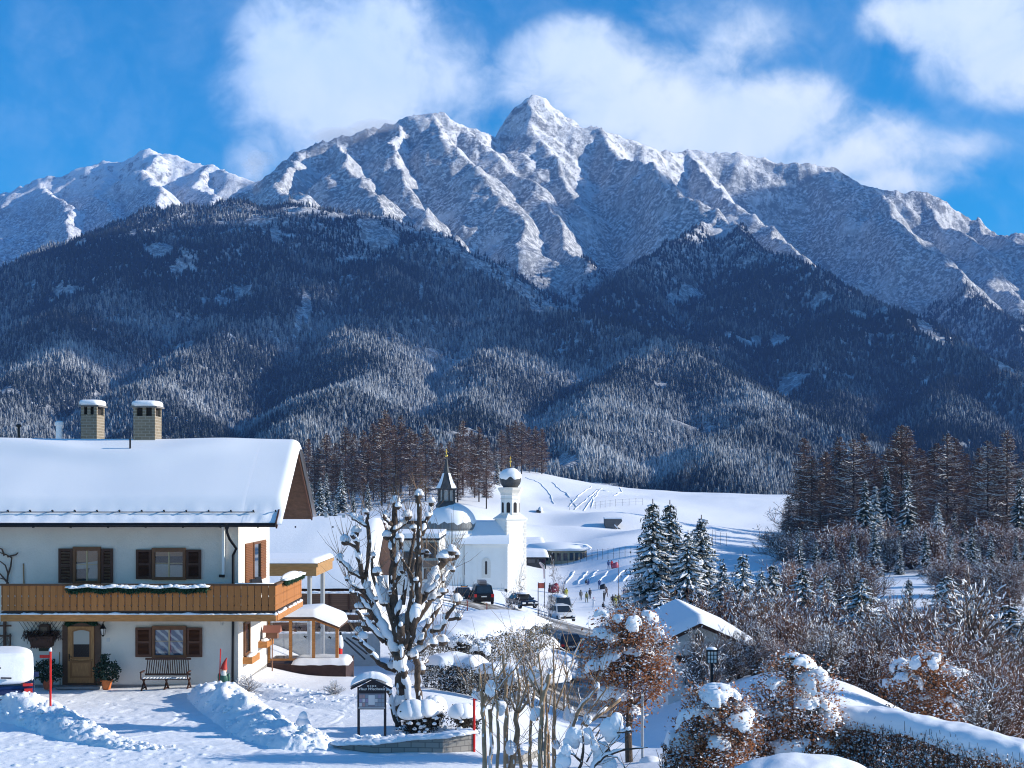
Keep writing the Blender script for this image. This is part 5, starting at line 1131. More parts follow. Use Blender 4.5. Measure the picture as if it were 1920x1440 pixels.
def gable_house(name, label, cat, x0, x1, y0, y1, zb, ze, zr, wallm, over=.6, snow=.4, ridge='x', parts=None, wood=None):
    """simple building with a pitched snow roof; ridge along x or y"""
    o = thing(name, label, cat, ((x0 + x1) / 2, y0, zb)); m = MB(); m.box(x0, x1, y0, y1, zb, ze)
    if ridge == 'x': ym = (y0 + y1) / 2; m.prism([(y0, ze), (y1, ze), (ym, zr)], 'x', x0, x1)
    else: xm = (x0 + x1) / 2; m.prism([(x0, ze), (x1, ze), (xm, zr)][::-1], 'y', y0, y1)
    m.build('wall', wallm, o); m = MB(); s = MB(); n = 30
    if ridge == 'x': a0, a1, l0, l1 = y0, y1, x0 - over, x1 + over
    else: a0, a1, l0, l1 = x0, x1, y0 - over, y1 + over
    am = (a0 + a1) / 2; sl = (zr - ze) / (am - a0); prof = [(a0 - over, ze - sl * over), (am, zr), (a1 + over, ze - sl * over)]
    pr = [(a, z + .02) for a, z in prof] + [(a, z + .2) for a, z in prof[::-1]]
    m.prism(pr if ridge == 'x' else pr[::-1], ridge, l0, l1)
    rf = m.build('roof', wood or BROWN, o)
    u = np.linspace(l0 - .02, l1 + .02, n); v = np.linspace(0, 1, 24); UU, VV = np.meshgrid(u, v, indexing='ij')
    A = np.interp(VV, [0, .5, 1], [a0 - over, am, a1 + over]); Zb = np.interp(VV, [0, .5, 1], [prof[0][1], zr, prof[0][1]]) + .2
    e = np.clip(np.minimum(UU - u[0], u[-1] - UU) / .35, 0, 1); f = np.clip(np.minimum(VV, 1 - VV) / .06, 0, 1)
    Z = Zb + snow * np.sqrt(1 - (1 - e) ** 2) * (.15 + .85 * np.sqrt(1 - (1 - f) ** 2)) + .05 * fbm(UU * .4, A * .4, 2, 7) - .1 * snow * np.exp(-((VV - .5) / .05) ** 2)
    V = np.stack([UU, A, Z], -1) if ridge == 'x' else np.stack([A, UU, Z], -1)
    q = grid_quads(n, 24); s.add(V, q[:, ::-1] if ridge == 'x' else q); s.build('snow_cover', SNOWB, rf, True)
    return o
_o = gable_house('neighbour_house', 'long low house with a broad smooth snow roof behind the carport', 'house', X(330, 78), X(668, 78), 79, 93, -2.5, 1.62, 4.75, STUCCO, .9, .5)
for _k in range(3): _x = X(560 + _k * 42, 79); _m = MB(); _m.box(_x - .5, _x + .5, 78.94, 78.998, -.6, .8); _m.build('window', GLASS, _o)
_o = thing('hotel_wing', 'flat roofed pale building with large windows behind the pollarded tree', 'building', (X(760, 125), 125, -3.5)); _m = MB(); _m.box(X(600, 125), X(823, 125), 125, 137, -4, Zh(1013, 125)); _m.build('wall', mat('pale_wall', (.62, .62, .6), .9, var=.05), _o)
_m = MB(); _m.box(X(590, 125), X(824, 125), 124.6, 138, Zh(1013, 125), Zh(1009, 125)); _rf = _m.build('roof', IRON, _o); _m = MB(); _m.box(X(590, 125), X(824, 125), 124.6, 138, Zh(1009, 125) + .003, Zh(1000, 125)); _m.build('snow_cover', SNOWB, _rf)
for (_a, _b, _c, _d) in ((722, 742, 1026, 1074), (758, 780, 1034, 1072), (796, 819, 1017, 1046), (796, 819, 1066, 1086)):
    _m = MB(); _m.box(X(_a, 125), X(_b, 125), 124.9, 124.998, Zh(_d, 125), Zh(_c, 125)); _w = _m.build('window', GLASS, _o); _m = MB()
    for _t in (0, .5, 1): _x = X(_a + (_b - _a) * _t, 125); _m.box(_x - .05, _x + .05, 124.86, 124.899, Zh(_d, 125), Zh(_c, 125))
    _m.build('mullion', mat('mullion_brown', (.1, .06, .04), .6), _w)
_m = MB(); _m.box(X(794, 124.4), X(821, 124.4), 124.0, 124.85, Zh(1064, 124), Zh(1052, 124)); _m.build('balcony', plank_mat('grey_boards', (.22, .15, .11), .2, 0), _o)
_o = thing('white_annex', 'white cube shaped annex with snow on top left of the big tree crown', 'building', (X(707, 100), 100, -2)); _m = MB(); _m.box(X(686, 100), X(727, 100), 100, 105, -3, Zh(990, 100)); _m.build('wall', WHITE, _o); _m = MB(); _m.blob((X(706, 100), 102.5, Zh(990, 100)), (.85, 2.5, .5), 3, 3, .05); _m.build('snow_cover', SNOWB, _o, True)
_o = thing('long_hall', 'distant long hall with a dark flat roof edge beyond the chalet roof', 'building', (X(640, 200), 200, -4)); _m = MB(); _m.box(X(440, 200), X(800, 200), 200, 215, -5, Zh(982, 200)); _m.build('wall', mat('hall_wall', (.3, .33, .36), .8), _o); _m = MB(); _m.box(X(435, 200), X(805, 200), 199, 216, Zh(982, 200), Zh(976, 200)); _rf = _m.build('roof', IRON, _o); _m = MB(); _m.box(X(435, 200), X(805, 200), 199, 216, Zh(976, 200) + .003, Zh(972, 200)); _m.build('snow_cover', SNOWB, _rf)
for _k, (_px, _h) in enumerate(((604, 8), (638, 6))):
    _m = MB(); _m.box(X(_px - 3, 200), X(_px + 3, 200), 204, 205, Zh(972, 200), Zh(972 - _h, 200)); _m.build('roof_vent', GREYM, _o)
_wf = plank_mat('terrace_boards', (.16, .085, .055), .11, 2)
for _k, (_y, _pa, _pb, _t, _b, _l) in enumerate(((77.0, 545, 690, 1112, 1143, 'uppermost brown board fence with snowy rail behind the porch'), (75.0, 505, 700, 1152, 1164, 'middle row of the dark stepped board fence behind the porch'), (73.0, 505, 706, 1166, 1184, 'lowest row of the stepped board fence above the pale garden wall'))):
    _o = thing('board_fence', _l, 'fence', (X(_pa, _y), _y, -1.5), 0, 'stepped board fences'); _m = MB(); _m.box(X(_pa, _y), X(_pb, _y), _y, _y + .06, Zh(_b, _y), Zh(_t, _y)); _m.build('boards', _wf, _o)
    for _q in range(5): _x = X(_pa + (_pb - _pa) * _q / 4., _y); _m = MB(); _m.box(_x - .05, _x + .05, _y - .06, _y - .003, -2.6, Zh(_t, _y)); _m.build('post', BROWN, _o)
    _m = MB(); _n = 18
    for _q in range(_n): _m.blob((X(_pa + (_pb - _pa) * (_q + .5) / _n, _y), _y + .02, Zh(_t, _y)), (X(_pb, _y) * 0 + .35, .12, .10), _q, 2, .25)
    _m.build('snow', SNOWB, _o, True)
_y = 71.; _o = thing('garden_wall', 'pale rendered garden wall seen through the glass porch', 'wall', (X(600, _y), _y, -2.4)); _m = MB(); _m.box(X(480, _y), X(712, _y), _y, _y + .3, -3, Zh(1188, _y)); _m.build('render', mat('wall_pale', (.52, .52, .50), .9, var=.08), _o); _m = MB()
for _q in range(24): _m.blob((X(485 + 225 * _q / 23., _y), _y + .15, Zh(1188, _y)), (.35, .2, .07), _q, 2, .2)
_m.build('snow', SNOWB, _o, True)
_m = MB(); _m.bar((X(645, 70), 70, Zh(1200, 70)), (X(684, 68), 68, Zh(1236, 68)), .06, .06); _m.bar((X(650, 70), 70, Zh(1196, 70)), (X(688, 68), 68, Zh(1226, 68)), .06, .06); tag(_m.build('stair_rail', IRON), 'dark sloping double handrail in front of the pale garden wall', 'handrail')
_o = thing('fire_hose_box', 'red round sign behind the right post of the glass porch', 'sign', (X(635, 60), 60, -1)); _m = MB(); _m.tube([(X(636, 60), 60, -.6), (X(636, 60), 60.06, -.6)], .3, 20); _x = X(636, 60)
_m = MB(); _m.lathe([(.0, -.3), (.13, -.29), (.14, .3), (.06, .36)], (_x, 60, Zh(1228, 60)), 12); _m.build('body', RED, _o, 'auto'); _m = MB(); _m.tube([(_x + .05, 60, -2), (_x + .05, 60, Zh(1185, 60))], .05, 8); _m.build('post', IRON, _o); _m = MB(); _m.blob((_x + .02, 60, Zh(1210, 60)), (.16, .16, .5), 4, 3, .2); _m.build('snow', SNOWB, _o, True)
_o['label'] = 'red standpipe on a post beside the porch with snow on it'; _o['category'] = 'standpipe'; _o.name = 'standpipe'

# ------------------------------------------------------------------ chapel
def chapel():
    Yc = 190.; s = F / Yc; WH = mat('lime_wash', (.80, .785, .74), .9, var=.03, vscale=.8, bump=.15, bscale=6); TR = mat('stone_trim', (.70, .66, .59), .9, var=.06)
    SH = mat('shingle_dark', (.055, .058, .060), .6, var=.3, vscale=3, bump=.5, bscale=12); SHG = plank_mat('shingle_grey', (.16, .17, .175), .22, 0, .3)
    o = thing('chapel', 'white baroque pilgrimage chapel with domed rotunda, lantern spire and onion tower', 'church', (X(870, Yc), Yc, -7))
    # tower
    Yt = 190.; tx = X(957, Yt); rot = R(32); hw = 1.55; zb, zc = -8.0, Zh(974, Yt)
    def ring(h, z, r=rot): return [(tx + h * (i * math.cos(r) - j * math.sin(r)), Yt + h * (i * math.sin(r) + j * math.cos(r)), z) for i, j in ((-1, -1), (1, -1), (1, 1), (-1, 1))]
    m = MB()
    def fr(h0, z0, h1, z1): m.add(ring(h0, z0) + ring(h1, z1), [(3, 2, 1, 0), (4, 5, 6, 7), (0, 1, 5, 4), (1, 2, 6, 5), (2, 3, 7, 6), (3, 0, 4, 7)])
    fr(hw, zb, hw, zc); tw = m.build('tower', WH, o)
    m = MB(); fr(hw + .16, zc + .002, hw + .16, zc + .18); fr(hw + .1, zc + .182, .95, Zh(962, Yt)); fr(hw + .1, zb, hw + .1, zb + 1.2); m.build('tower_cornice', WH, tw)
    m = MB()
    for k in range(19):
        z = zb + 1.3 + k * .5
        for (i, j) in ((-1, -1), (1, -1)):
            c, sn_ = math.cos(rot), math.sin(rot); L = .46 if k % 2 else .34; hq = hw - L / 2 + .025; px_, py_ = tx + hq * (i * c - j * sn_), Yt + hq * (i * sn_ + j * c)
            m.obox((px_, py_, z), (L, L, .36), rot)
    m.build('quoins', TR, tw)
    oc = lambda r0, z0, r1, z1: m.lathe([(r0, z0), (r1, z1)], (tx, Yt, 0), 8, rot=R(22.5) + rot)
    m = MB(); oc(1.30, Zh(968, Yt), 1.30, Zh(929, Yt)); oct_ = m.build('belfry', WH, tw)
    m = MB(); m.lathe([(1.36, 0), (1.36, .25), (1.45, .4), (1.7, .75), (1.74, 1.0), (1.4, 1.05)], (tx, Yt, Zh(928.5, Yt)), 8, rot=R(22.5) + rot); m.lathe([(1.36, 0), (1.36, .12)], (tx, Yt, Zh(936, Yt)), 8, rot=R(22.5) + rot); m.lathe([(1.36, 0), (1.36, .2)], (tx, Yt, Zh(966, Yt)), 8, rot=R(22.5) + rot); m.build('belfry_cornice', TR, tw)
    for k in range(8):
        a = rot + k * math.pi / 4; ca, sa = math.cos(a), math.sin(a); 
        if sa > .75: continue
        m = MB(); r = 1.30 * math.cos(R(22.5)); z0, z1 = Zh(961, Yt), Zh(945, Yt); n = 8
        pts = [(-.25, z0), (.25, z0)] + [(.25 * math.cos(q * math.pi / n), z1 + .25 * math.sin(q * math.pi / n)) for q in range(n + 1)]
        V = [(tx + (r + d) * ca - u * sa, Yt + (r + d) * sa + u * ca, z) for d in (-.1, .02) for u, z in pts]; nn = len(pts)
        m.add(V, [(i, (i + 1) % nn, nn + (i + 1) % nn, nn + i) for i in range(nn)], ngons=[list(range(nn)), list(range(2 * nn - 1, nn - 1, -1))]); m.build('bell_opening', mat('opening_dark', (.03, .027, .025), .9), tw)
    z = Zh(912.5, Yt); m = MB(); m.lathe([(1.0, -.1), (1.02, .0), (1.3, .35), (1.42, .75), (1.44, 1.2), (1.32, 1.7), (1.1, 2.0), (.8, 2.25), (.4, 2.45), (.1, 2.7)], (tx, Yt, z), 20); dm = m.build('onion_dome', SH, tw, True)
    m = MB(); V_, T_ = ico(4); vv = V_.copy(); k = vv[:, 2] > -.05; rr = np.hypot(vv[:, 0], vv[:, 1]); ang = np.arctan2(vv[:, 1], vv[:, 0]); zz = np.maximum(vv[:, 2], -.12 - .13 * np.sin(ang * 5) - .08 * np.sin(ang * 9)); m.add(np.stack([vv[:, 0] * 1.5, vv[:, 1] * 1.5, zz * 1.3], 1) * (1 + .03 * lump(V_, 3, 3))[:, None] + np.array([tx, Yt, z + 1.25]), tris=T_); m.build('dome_snow', SNOWB, dm, True)
    GOLD = mat('gilt', (.85, .55, .12), .25, 1.0)
    m = MB(); m.tube([(tx, Yt, z + 2.5), (tx, Yt, z + 3.4)], .04, 6); m.blob((tx, Yt, z + 3.4), .16, 1, 2, 0, flat=1); m.tube([(tx, Yt, z + 3.5), (tx, Yt, z + 4.1)], .03, 6); m.tube([(tx - .2, Yt, z + 3.85), (tx + .2, Yt, z + 3.85)], .03, 6); m.build('finial', GOLD, dm)
    # nave
    x0, x1 = X(893, 188), X(951, 188); ze, zr = Zh(1021, 187), Zh(976, 190.5); m = MB(); m.box(x0 - 1.5, x1, 187.2, 193.6, -8, ze); m.prism([(187.2, ze), (193.6, ze), (190.4, zr - .5)], 'x', x0 - 2, x1); nv = m.build('nave', WH, o)
    m = MB(); m.box(x0 - .5, x1 + .1, 187.0, 187.19, ze - .25, ze + .05); m.box(x0 - .5, x0 + .1, 187.1, 187.19, -8, ze - .25); m.box(x1 - .35, x1 + .05, 187.1, 187.19, -8, ze - .25); m.box(x0, x1, 187.1, 187.19, -8, -6.4); m.build('nave_trim', WH, nv)
    m = MB(); n = 20; u = np.linspace(x0 - 2.5, x1 + .25, n); v = np.linspace(0, 1, 20); UU, VV = np.meshgrid(u, v, indexing='ij'); A = np.interp(VV, [0, .5, 1], [186.8, 190.4, 194.0]); Zb = np.interp(VV, [0, .5, 1], [ze + .05, zr - .15, ze + .05]); f = np.clip(np.minimum(VV, 1 - VV) / .07, 0, 1)
    m.add(np.stack([UU, A, Zb + .35 * np.sqrt(1 - (1 - f) ** 2)], -1), grid_quads(n, 20)[:, ::-1]); m.build('nave_roof_snow', SNOWB, nv, True)
    def cwin(px, py0, py1, w, Y, par, fw=.28):
        x = X(px, Y); z0, z1 = Zh(py1, Y), Zh(py0, Y); n = 8; a = [(x - w, z0), (x + w, z0)] + [(x + w * math.cos(q * math.pi / n), z1 - w + w * math.sin(q * math.pi / n)) for q in range(n + 1)]; W2 = w + fw
        b = [(x - W2, z0 - fw), (x + W2, z0 - fw)] + [(x + W2 * math.cos(q * math.pi / n), z1 - w + W2 * math.sin(q * math.pi / n)) for q in range(n + 1)]
        m = MB(); m.prism(b[::-1], 'y', Y - .06, Y - .002); wf = m.build('window', TR, par); m = MB(); m.prism(a[::-1], 'y', Y - .09, Y - .061); m.build('glass', mat('church_glass', (.05, .04, .035), .3), wf)
    cwin(911.5, 1052, 1077, .14, 187.2, nv, .45)
    # rotunda
    cx, cy, rr = X(846, 189), 190.5, 3.45; zd = Zh(995, 187)
    m = MB(); m.lathe([(rr, -8), (rr, Zh(1010, 187)), (rr + .25, Zh(1009, 187)), (rr + .3, Zh(1003, 187)), (rr, Zh(1002, 187)), (rr - .05, zd)], (cx, cy, 0), 40); m.box(cx - 1, X(897, 187.5), 187.6, 192, -8, Zh(1012, 187.6)); ro = m.build('rotunda', WH, o, 'auto')
    m = MB(); H_ = Zh(946, 189) - zd; prof = [(rr * math.cos(t) if t < 1.4 else .6, H_ * math.sin(t)) for t in np.linspace(0, 1.35, 12)]; m.lathe(prof, (cx, cy, zd), 36); dm = m.build('dome', SHG, ro, True)
    m = MB(); n = 48; pr = []
    a = np.linspace(0, 2 * np.pi, n, endpoint=False); ts = np.linspace(0, 1, 12); AA, TT = np.meshgrid(a, ts, indexing='xy'); t0 = .27 + .05 * np.sin(AA * 16) + .04 * np.sin(AA * 7 + 1); tt = t0 + (1.35 - t0) * TT; off = 1.05 - .05 * (1 - TT) ** 6
    V = np.stack([cx + rr * np.cos(tt) * off * np.cos(AA), cy + rr * np.cos(tt) * off * np.sin(AA), zd + H_ * np.sin(tt) * off + .05], -1); q = [(i * n + j, i * n + (j + 1) % n, (i + 1) * n + (j + 1) % n, (i + 1) * n + j) for i in range(11) for j in range(n)]
    m.add(V, q); m.build('dome_snow', SNOWB, dm, True)
    m = MB(); m.lathe([(rr + .35, .0), (rr + .3, .25), (rr - .1, .45)], (cx, cy, Zh(1003, 187)), 40); m.build('eave_snow', SNOWB, ro, True)
    lx, ly = X(837, 190), 190.3; z0 = Zh(946, 190)
    m = MB(); m.lathe([(1.5, -.4), (1.4, .0), (1.2, .3), (1.15, .5)], (lx, ly, z0), 8); ln = m.build('lantern', SH, dm)
    for k in range(8): a = R(22.5) + k * math.pi / 4; m = MB(); m.bar((lx + 1.12 * math.cos(a), ly + 1.12 * math.sin(a), z0 + .4), (lx + 1.12 * math.cos(a), ly + 1.12 * math.sin(a), z0 + 2.1), .26, .26); m.build('lantern_post', SH, dm)
    m = MB(); m.lathe([(.9, .5), (.9, 1.9)], (lx, ly, z0), 8, rot=R(22.5)); m.build('lantern_glass', mat('lantern_pale', (.45, .46, .46), .4), dm)
    m = MB(); sp = [(1.2, 2.0), (1.55, 2.15), (1.2, 2.75), (.85, 3.4), (.52, 4.2), (.3, 5.0), (.16, 5.9), (.06, 6.6)]; m.lathe(sp, (lx, ly, z0), 8, rot=R(22.5)); rs_ = m.build('spire', SH, dm)
    m = MB()
    for k in range(8):
        a0 = R(22.5) + k * math.pi / 4 + .1; a1 = a0 + math.pi / 4 - .2; V = []
        for r_, z_ in sp[1:5]: V += [(lx + (r_ + .05) * math.cos(a0), ly + (r_ + .05) * math.sin(a0), z0 + z_ + .06), (lx + (r_ + .05) * math.cos(a1), ly + (r_ + .05) * math.sin(a1), z0 + z_ + .06)]
        if k % 2 == 0: m.add(V, [(i * 2, i * 2 + 1, i * 2 + 3, i * 2 + 2) for i in range(3)])
    m.build('spire_snow', SNOWB, rs_)
    m = MB(); m.blob((lx, ly, z0 + 6.6), .2, 1, 2, 0, flat=1); m.tube([(lx, ly, z0 + 6.7), (lx, ly, z0 + 7.5)], .04, 6); m.tube([(lx - .22, ly, z0 + 7.2), (lx + .22, ly, z0 + 7.2)], .04, 6); m.build('finial', GOLD, rs_)
    cwin(874.5, 1052, 1078, .26, 187.45, ro, .25)
    x, z, Y = X(829, 187.6), Zh(1024, 187.6), 187.6; m = MB(); m.tube([(x, cy - rr - .05, z), (x, cy - rr + .6, z)], .4, 16); m.build('oval_window', mat('church_glass', (.05, .04, .035), .3), ro)
chapel()

# ------------------------------------------------------------------ vehicles
TYRE = mat('tyre', (.02, .02, .02), .9); RIM = mat('rim', (.35, .36, .37), .3, .8); LAMP = mat('headlamp', (.75, .78, .8), .1, spec=.8); TAIL = mat('tail_lamp', (.55, .015, .01), .25, spec=.6); PLATE = mat('plate', (.72, .72, .7), .5)
def paint(name, c, metal=.3): return mat(name, c, .22, metal, spec=.6)
def vehicle(name, label, cat, x, y, z, head, L, W, Hh, col, kind='suv', group=None):
    """+x local = forward; head = heading angle in world"""
    o = thing(name, label, cat, (0, 0, 0), 0, group); b = .32 if kind != 'van' else .26; belt = Hh * (.56 if kind != 'car' else .60)
    hood = {'suv': .27, 'car': .30, 'van': .12}[kind]; f = L / 2; rb = -L / 2
    side = [(rb + .05, b), (rb, b + .2), (rb, belt - .08), (rb + .1, belt), (f - L * hood, belt), (f - .25, belt - (.12 if kind != 'van' else .3)), (f - .05, belt - .30), (f, b + .25), (f - .08, b)]
    m = MB(); cen = np.array([0, (b + belt) / 2]); S = np.array(side); V = []
    for yy, k in ((-W / 2, .93), (-W / 2 + .09, 1.0), (W / 2 - .09, 1.0), (W / 2, .93)):
        q = (S - cen) * np.array([1 if k == 1 else .97, k]) + cen; V += [(a, yy, c) for a, c in q]
    n = len(side); F_ = [(i + k * n, (i + 1) % n + k * n, (i + 1) % n + (k + 1) * n, i + (k + 1) * n) for k in range(3) for i in range(n)]
    m.add(V, F_, ngons=[list(range(n))[::-1], list(range(3 * n, 4 * n))])
    # cabin
    xb0, xb1 = rb + (.06 if kind != 'car' else .55), f - L * hood + .05; xr0, xr1 = rb + (.25 if kind != 'car' else 1.15), xb1 - (.75 if kind != 'van' else .55); wb, wr = W / 2 - .05, W / 2 - (.24 if kind != 'van' else .16)
    zt = Hh; cab = [(xb0, -wb, belt - .02), (xb1, -wb, belt - .02), (xb1, wb, belt - .02), (xb0, wb, belt - .02), (xr0, -wr, zt - .05), (xr1, -wr, zt - .05), (xr1, wr, zt - .05), (xr0, wr, zt - .05), (xr0 + .15, -wr + .12, zt), (xr1 - .2, -wr + .12, zt), (xr1 - .2, wr - .12, zt), (xr0 + .15, wr - .12, zt)]
    m.add(cab, [(0, 1, 5, 4), (1, 2, 6, 5), (2, 3, 7, 6), (3, 0, 4, 7), (4, 5, 9, 8), (5, 6, 10, 9), (6, 7, 11, 10), (7, 4, 8, 11), (8, 9, 10, 11)])
    m.build('body', col, o, 'auto')
    c = np.array(cab)
    def pane(nm, a, bb, cc, d, out, i0=.10, i1=.9, j0=.12, j1=.9):
        g = lambda u, v: (c[a] * (1 - u) + c[bb] * u) * (1 - v) + (c[d] * (1 - u) + c[cc] * u) * v + np.array(out)
        p = MB(); p.add([g(i0, j0), g(i1, j0), g(i1, j1), g(i0, j1)] + [g(i0, j0) - np.array(out) * 1.5, g(i1, j0) - np.array(out) * 1.5, g(i1, j1) - np.array(out) * 1.5, g(i0, j1) - np.array(out) * 1.5], [(0, 1, 2, 3), (4, 5, 1, 0), (5, 6, 2, 1), (6, 7, 3, 2), (7, 4, 0, 3)]); p.build(nm, GLASS, o)
    pane('windscreen', 1, 2, 6, 5, (.02, 0, .01), .06, .94, .06, .94); pane('rear_window', 3, 0, 4, 7, (-.02, 0, .01), .1, .9, .15, .9)
    for nm, (a, bb, cc, d), out in (('side_window', (0, 1, 5, 4), (0, -.02, .005)), ('side_window', (2, 3, 7, 6), (0, .02, .005))):
        pane(nm, a, bb, cc, d, out, .08, .48, .1, .88); pane(nm, a, bb, cc, d, out, .52, .93, .1, .88)
    for wx in (f - L * .19, rb + L * .19):
        for s in (-1, 1):
            p = MB(); r = .33; yy = s * (W / 2 - .10); p.tube([(wx, yy - .11, r), (wx, yy + .11, r)], r, 18); w_ = p.build('wheel', TYRE, o, 'auto'); p = MB(); p.tube([(wx, yy + s * .10, r), (wx, yy + s * .125, r)], r * .62, 14); p.build('rim', RIM, w_, 'auto')
    for s in (-1, 1):
        p = MB(); p.obox((f - .10, s * (W / 2 - .22), belt - .30), (.22, .34, .17), 0, ('Y', R(-25))); p.build('headlight', LAMP, o)
        p = MB(); p.obox((rb + .0, s * (W / 2 - .17), belt - .16), (.06, .24, .30 if kind != 'car' else .16)); p.build('tail_light', TAIL, o)
        p = MB(); p.obox((xb1 - .35, s * (W / 2 + .06), belt + .08), (.14, .2, .15)); p.build('wing_mirror', col, o)
    p = MB(); p.obox((f - .03, 0, belt - .36), (.08, W * .5, .16)); p.obox((f - .03, 0, b + .12), (.1, W * .8, .14)); p.build('grille', IRON, o)
    for xx in (f + .03, rb - .02): p = MB(); p.box(xx - .012, xx + .012, -.26, .26, b + .26 if xx > 0 else belt - .30, b + .37 if xx > 0 else belt - .19); p.build('number_plate', PLATE, o)
    o.location = (x, y, z); o.rotation_euler = (0, 0, head)
    return o
def at(px, py, Y): return X(px, Y), Y, Zh(py, Y)
BLK = paint('black_car_paint', (.016, .017, .018)); WHT = paint('white_car_paint', (.70, .70, .69), .0); SIL = paint('silver_car_paint', (.38, .385, .375), .4); NVY = paint('navy_car_paint', (.02, .025, .04)); BLU = paint('blue_car_paint', (.012, .028, .10), .2)
_o = vehicle('parked_car', 'black off-road car with a roof box parked left of the chapel tower', 'car', *at(903, 1131, 136), R(97), 4.7, 1.95, 1.9, BLK)
_m = MB(); _m.prism([(-1.5, 1.93), (.9, 1.93), (.6, 2.25), (-.9, 2.3), (-1.4, 2.2)], 'y', -.35, .35); _b = _m.build('roof_box', mat('roof_box_grey', (.12, .12, .13), .4), None, 'auto'); _b.parent = _o
_o = vehicle('parked_car', 'dark sedan facing the viewer behind the snow heap and thin sapling', 'car', *at(979, 1139, 142), R(-68), 4.4, 1.8, 1.45, NVY, 'car')
_m = MB(); _m.blob((0, 0, 1.42), (1.0, .7, .12), 3, 3, .1); _b = _m.build('roof_snow', SNOWB, None, True); _b.parent = _o
_o = vehicle('delivery_van', 'silver grey passenger van with snow on its roof on the street', 'van', *at(1050, 1153, 156), R(-79), 4.9, 1.92, 2.1, SIL, 'van')
_m = MB(); _m.blob((-.3, 0, 2.08), (2.0, .8, .2), 5, 3, .08); _b = _m.build('roof_snow', SNOWB, None, True); _b.parent = _o
vehicle('white_suv', 'white compact SUV driving toward the viewer in front of the van', 'car', *at(1054, 1163, 146), R(-76), 4.4, 1.85, 1.62, WHT)
vehicle('dark_car', 'dark car in the shade of the street behind the brown beech', 'car', *at(1066, 1222, 112), R(95), 4.4, 1.8, 1.5, NVY, 'car')
vehicle('dark_car', 'dark blue car half hidden behind the tree left of the black off-road car', 'car', *at(868, 1129, 140), R(90), 4.3, 1.8, 1.5, NVY, 'car')
_o = vehicle('parked_car', 'blue hatchback buried in snow at the left edge of the drive', 'car', X(5, 45.5), 45.6, 0.0, R(109), 4.2, 1.85, 1.5, BLU)
_m = MB(); _V, _T = ico(4); _s = np.sign(_V) * np.abs(_V) ** .5; _v = _s * np.array([2.05, .92, .55]) + np.array([.0, 0, 1.28]); _v[:, 2] = np.where(_v[:, 2] < 1.28, 1.0 + .1 * lump(_V, 4, 4)[:], _v[:, 2]); _v[:, 0] = np.where(_v[:, 0] < -1.3, _v[:, 0] + .0 + .55 * np.clip((_v[:, 2] - .98) / .8, 0, 1), _v[:, 0]); _v += .03 * lump(_V, 9, 5)[:, None]
_m.add(_v, tris=_T); _b = _m.build('snow_cover', SNOWB, None, True); _b.parent = _o
_m = MB(); _s = np.sign(_V) * np.abs(_V) ** .55; _m.add(_s * np.array([.26, .86, .46]) * (1 + .05 * lump(_V, 12, 4))[:, None] + np.array([-1.98, 0, 1.44]) + np.stack([.22 * (_s[:, 2] + 1), 0 * _s[:, 0], 0 * _s[:, 0]], 1), tris=_T); _b = _m.build('rear_snow', SNOWB, None, True); _b.parent = _o
for _q in ((-1.98, .35, 1.52, .30), (-2.12, -.1, 1.2, .16)):
    _m = MB(); _m.obox((_q[0] - .10, _q[1], _q[2]), (.06, _q[3] * 2, .05), 0, ('X', R(4))); _b = _m.build('bare_window_strip', GLASS, None); _b.parent = _o
_m = MB(); _m.obox((-2.10, -.74, .95), (.08, .30, .08)); _b = _m.build('light_band', TAIL, None); _b.parent = _o

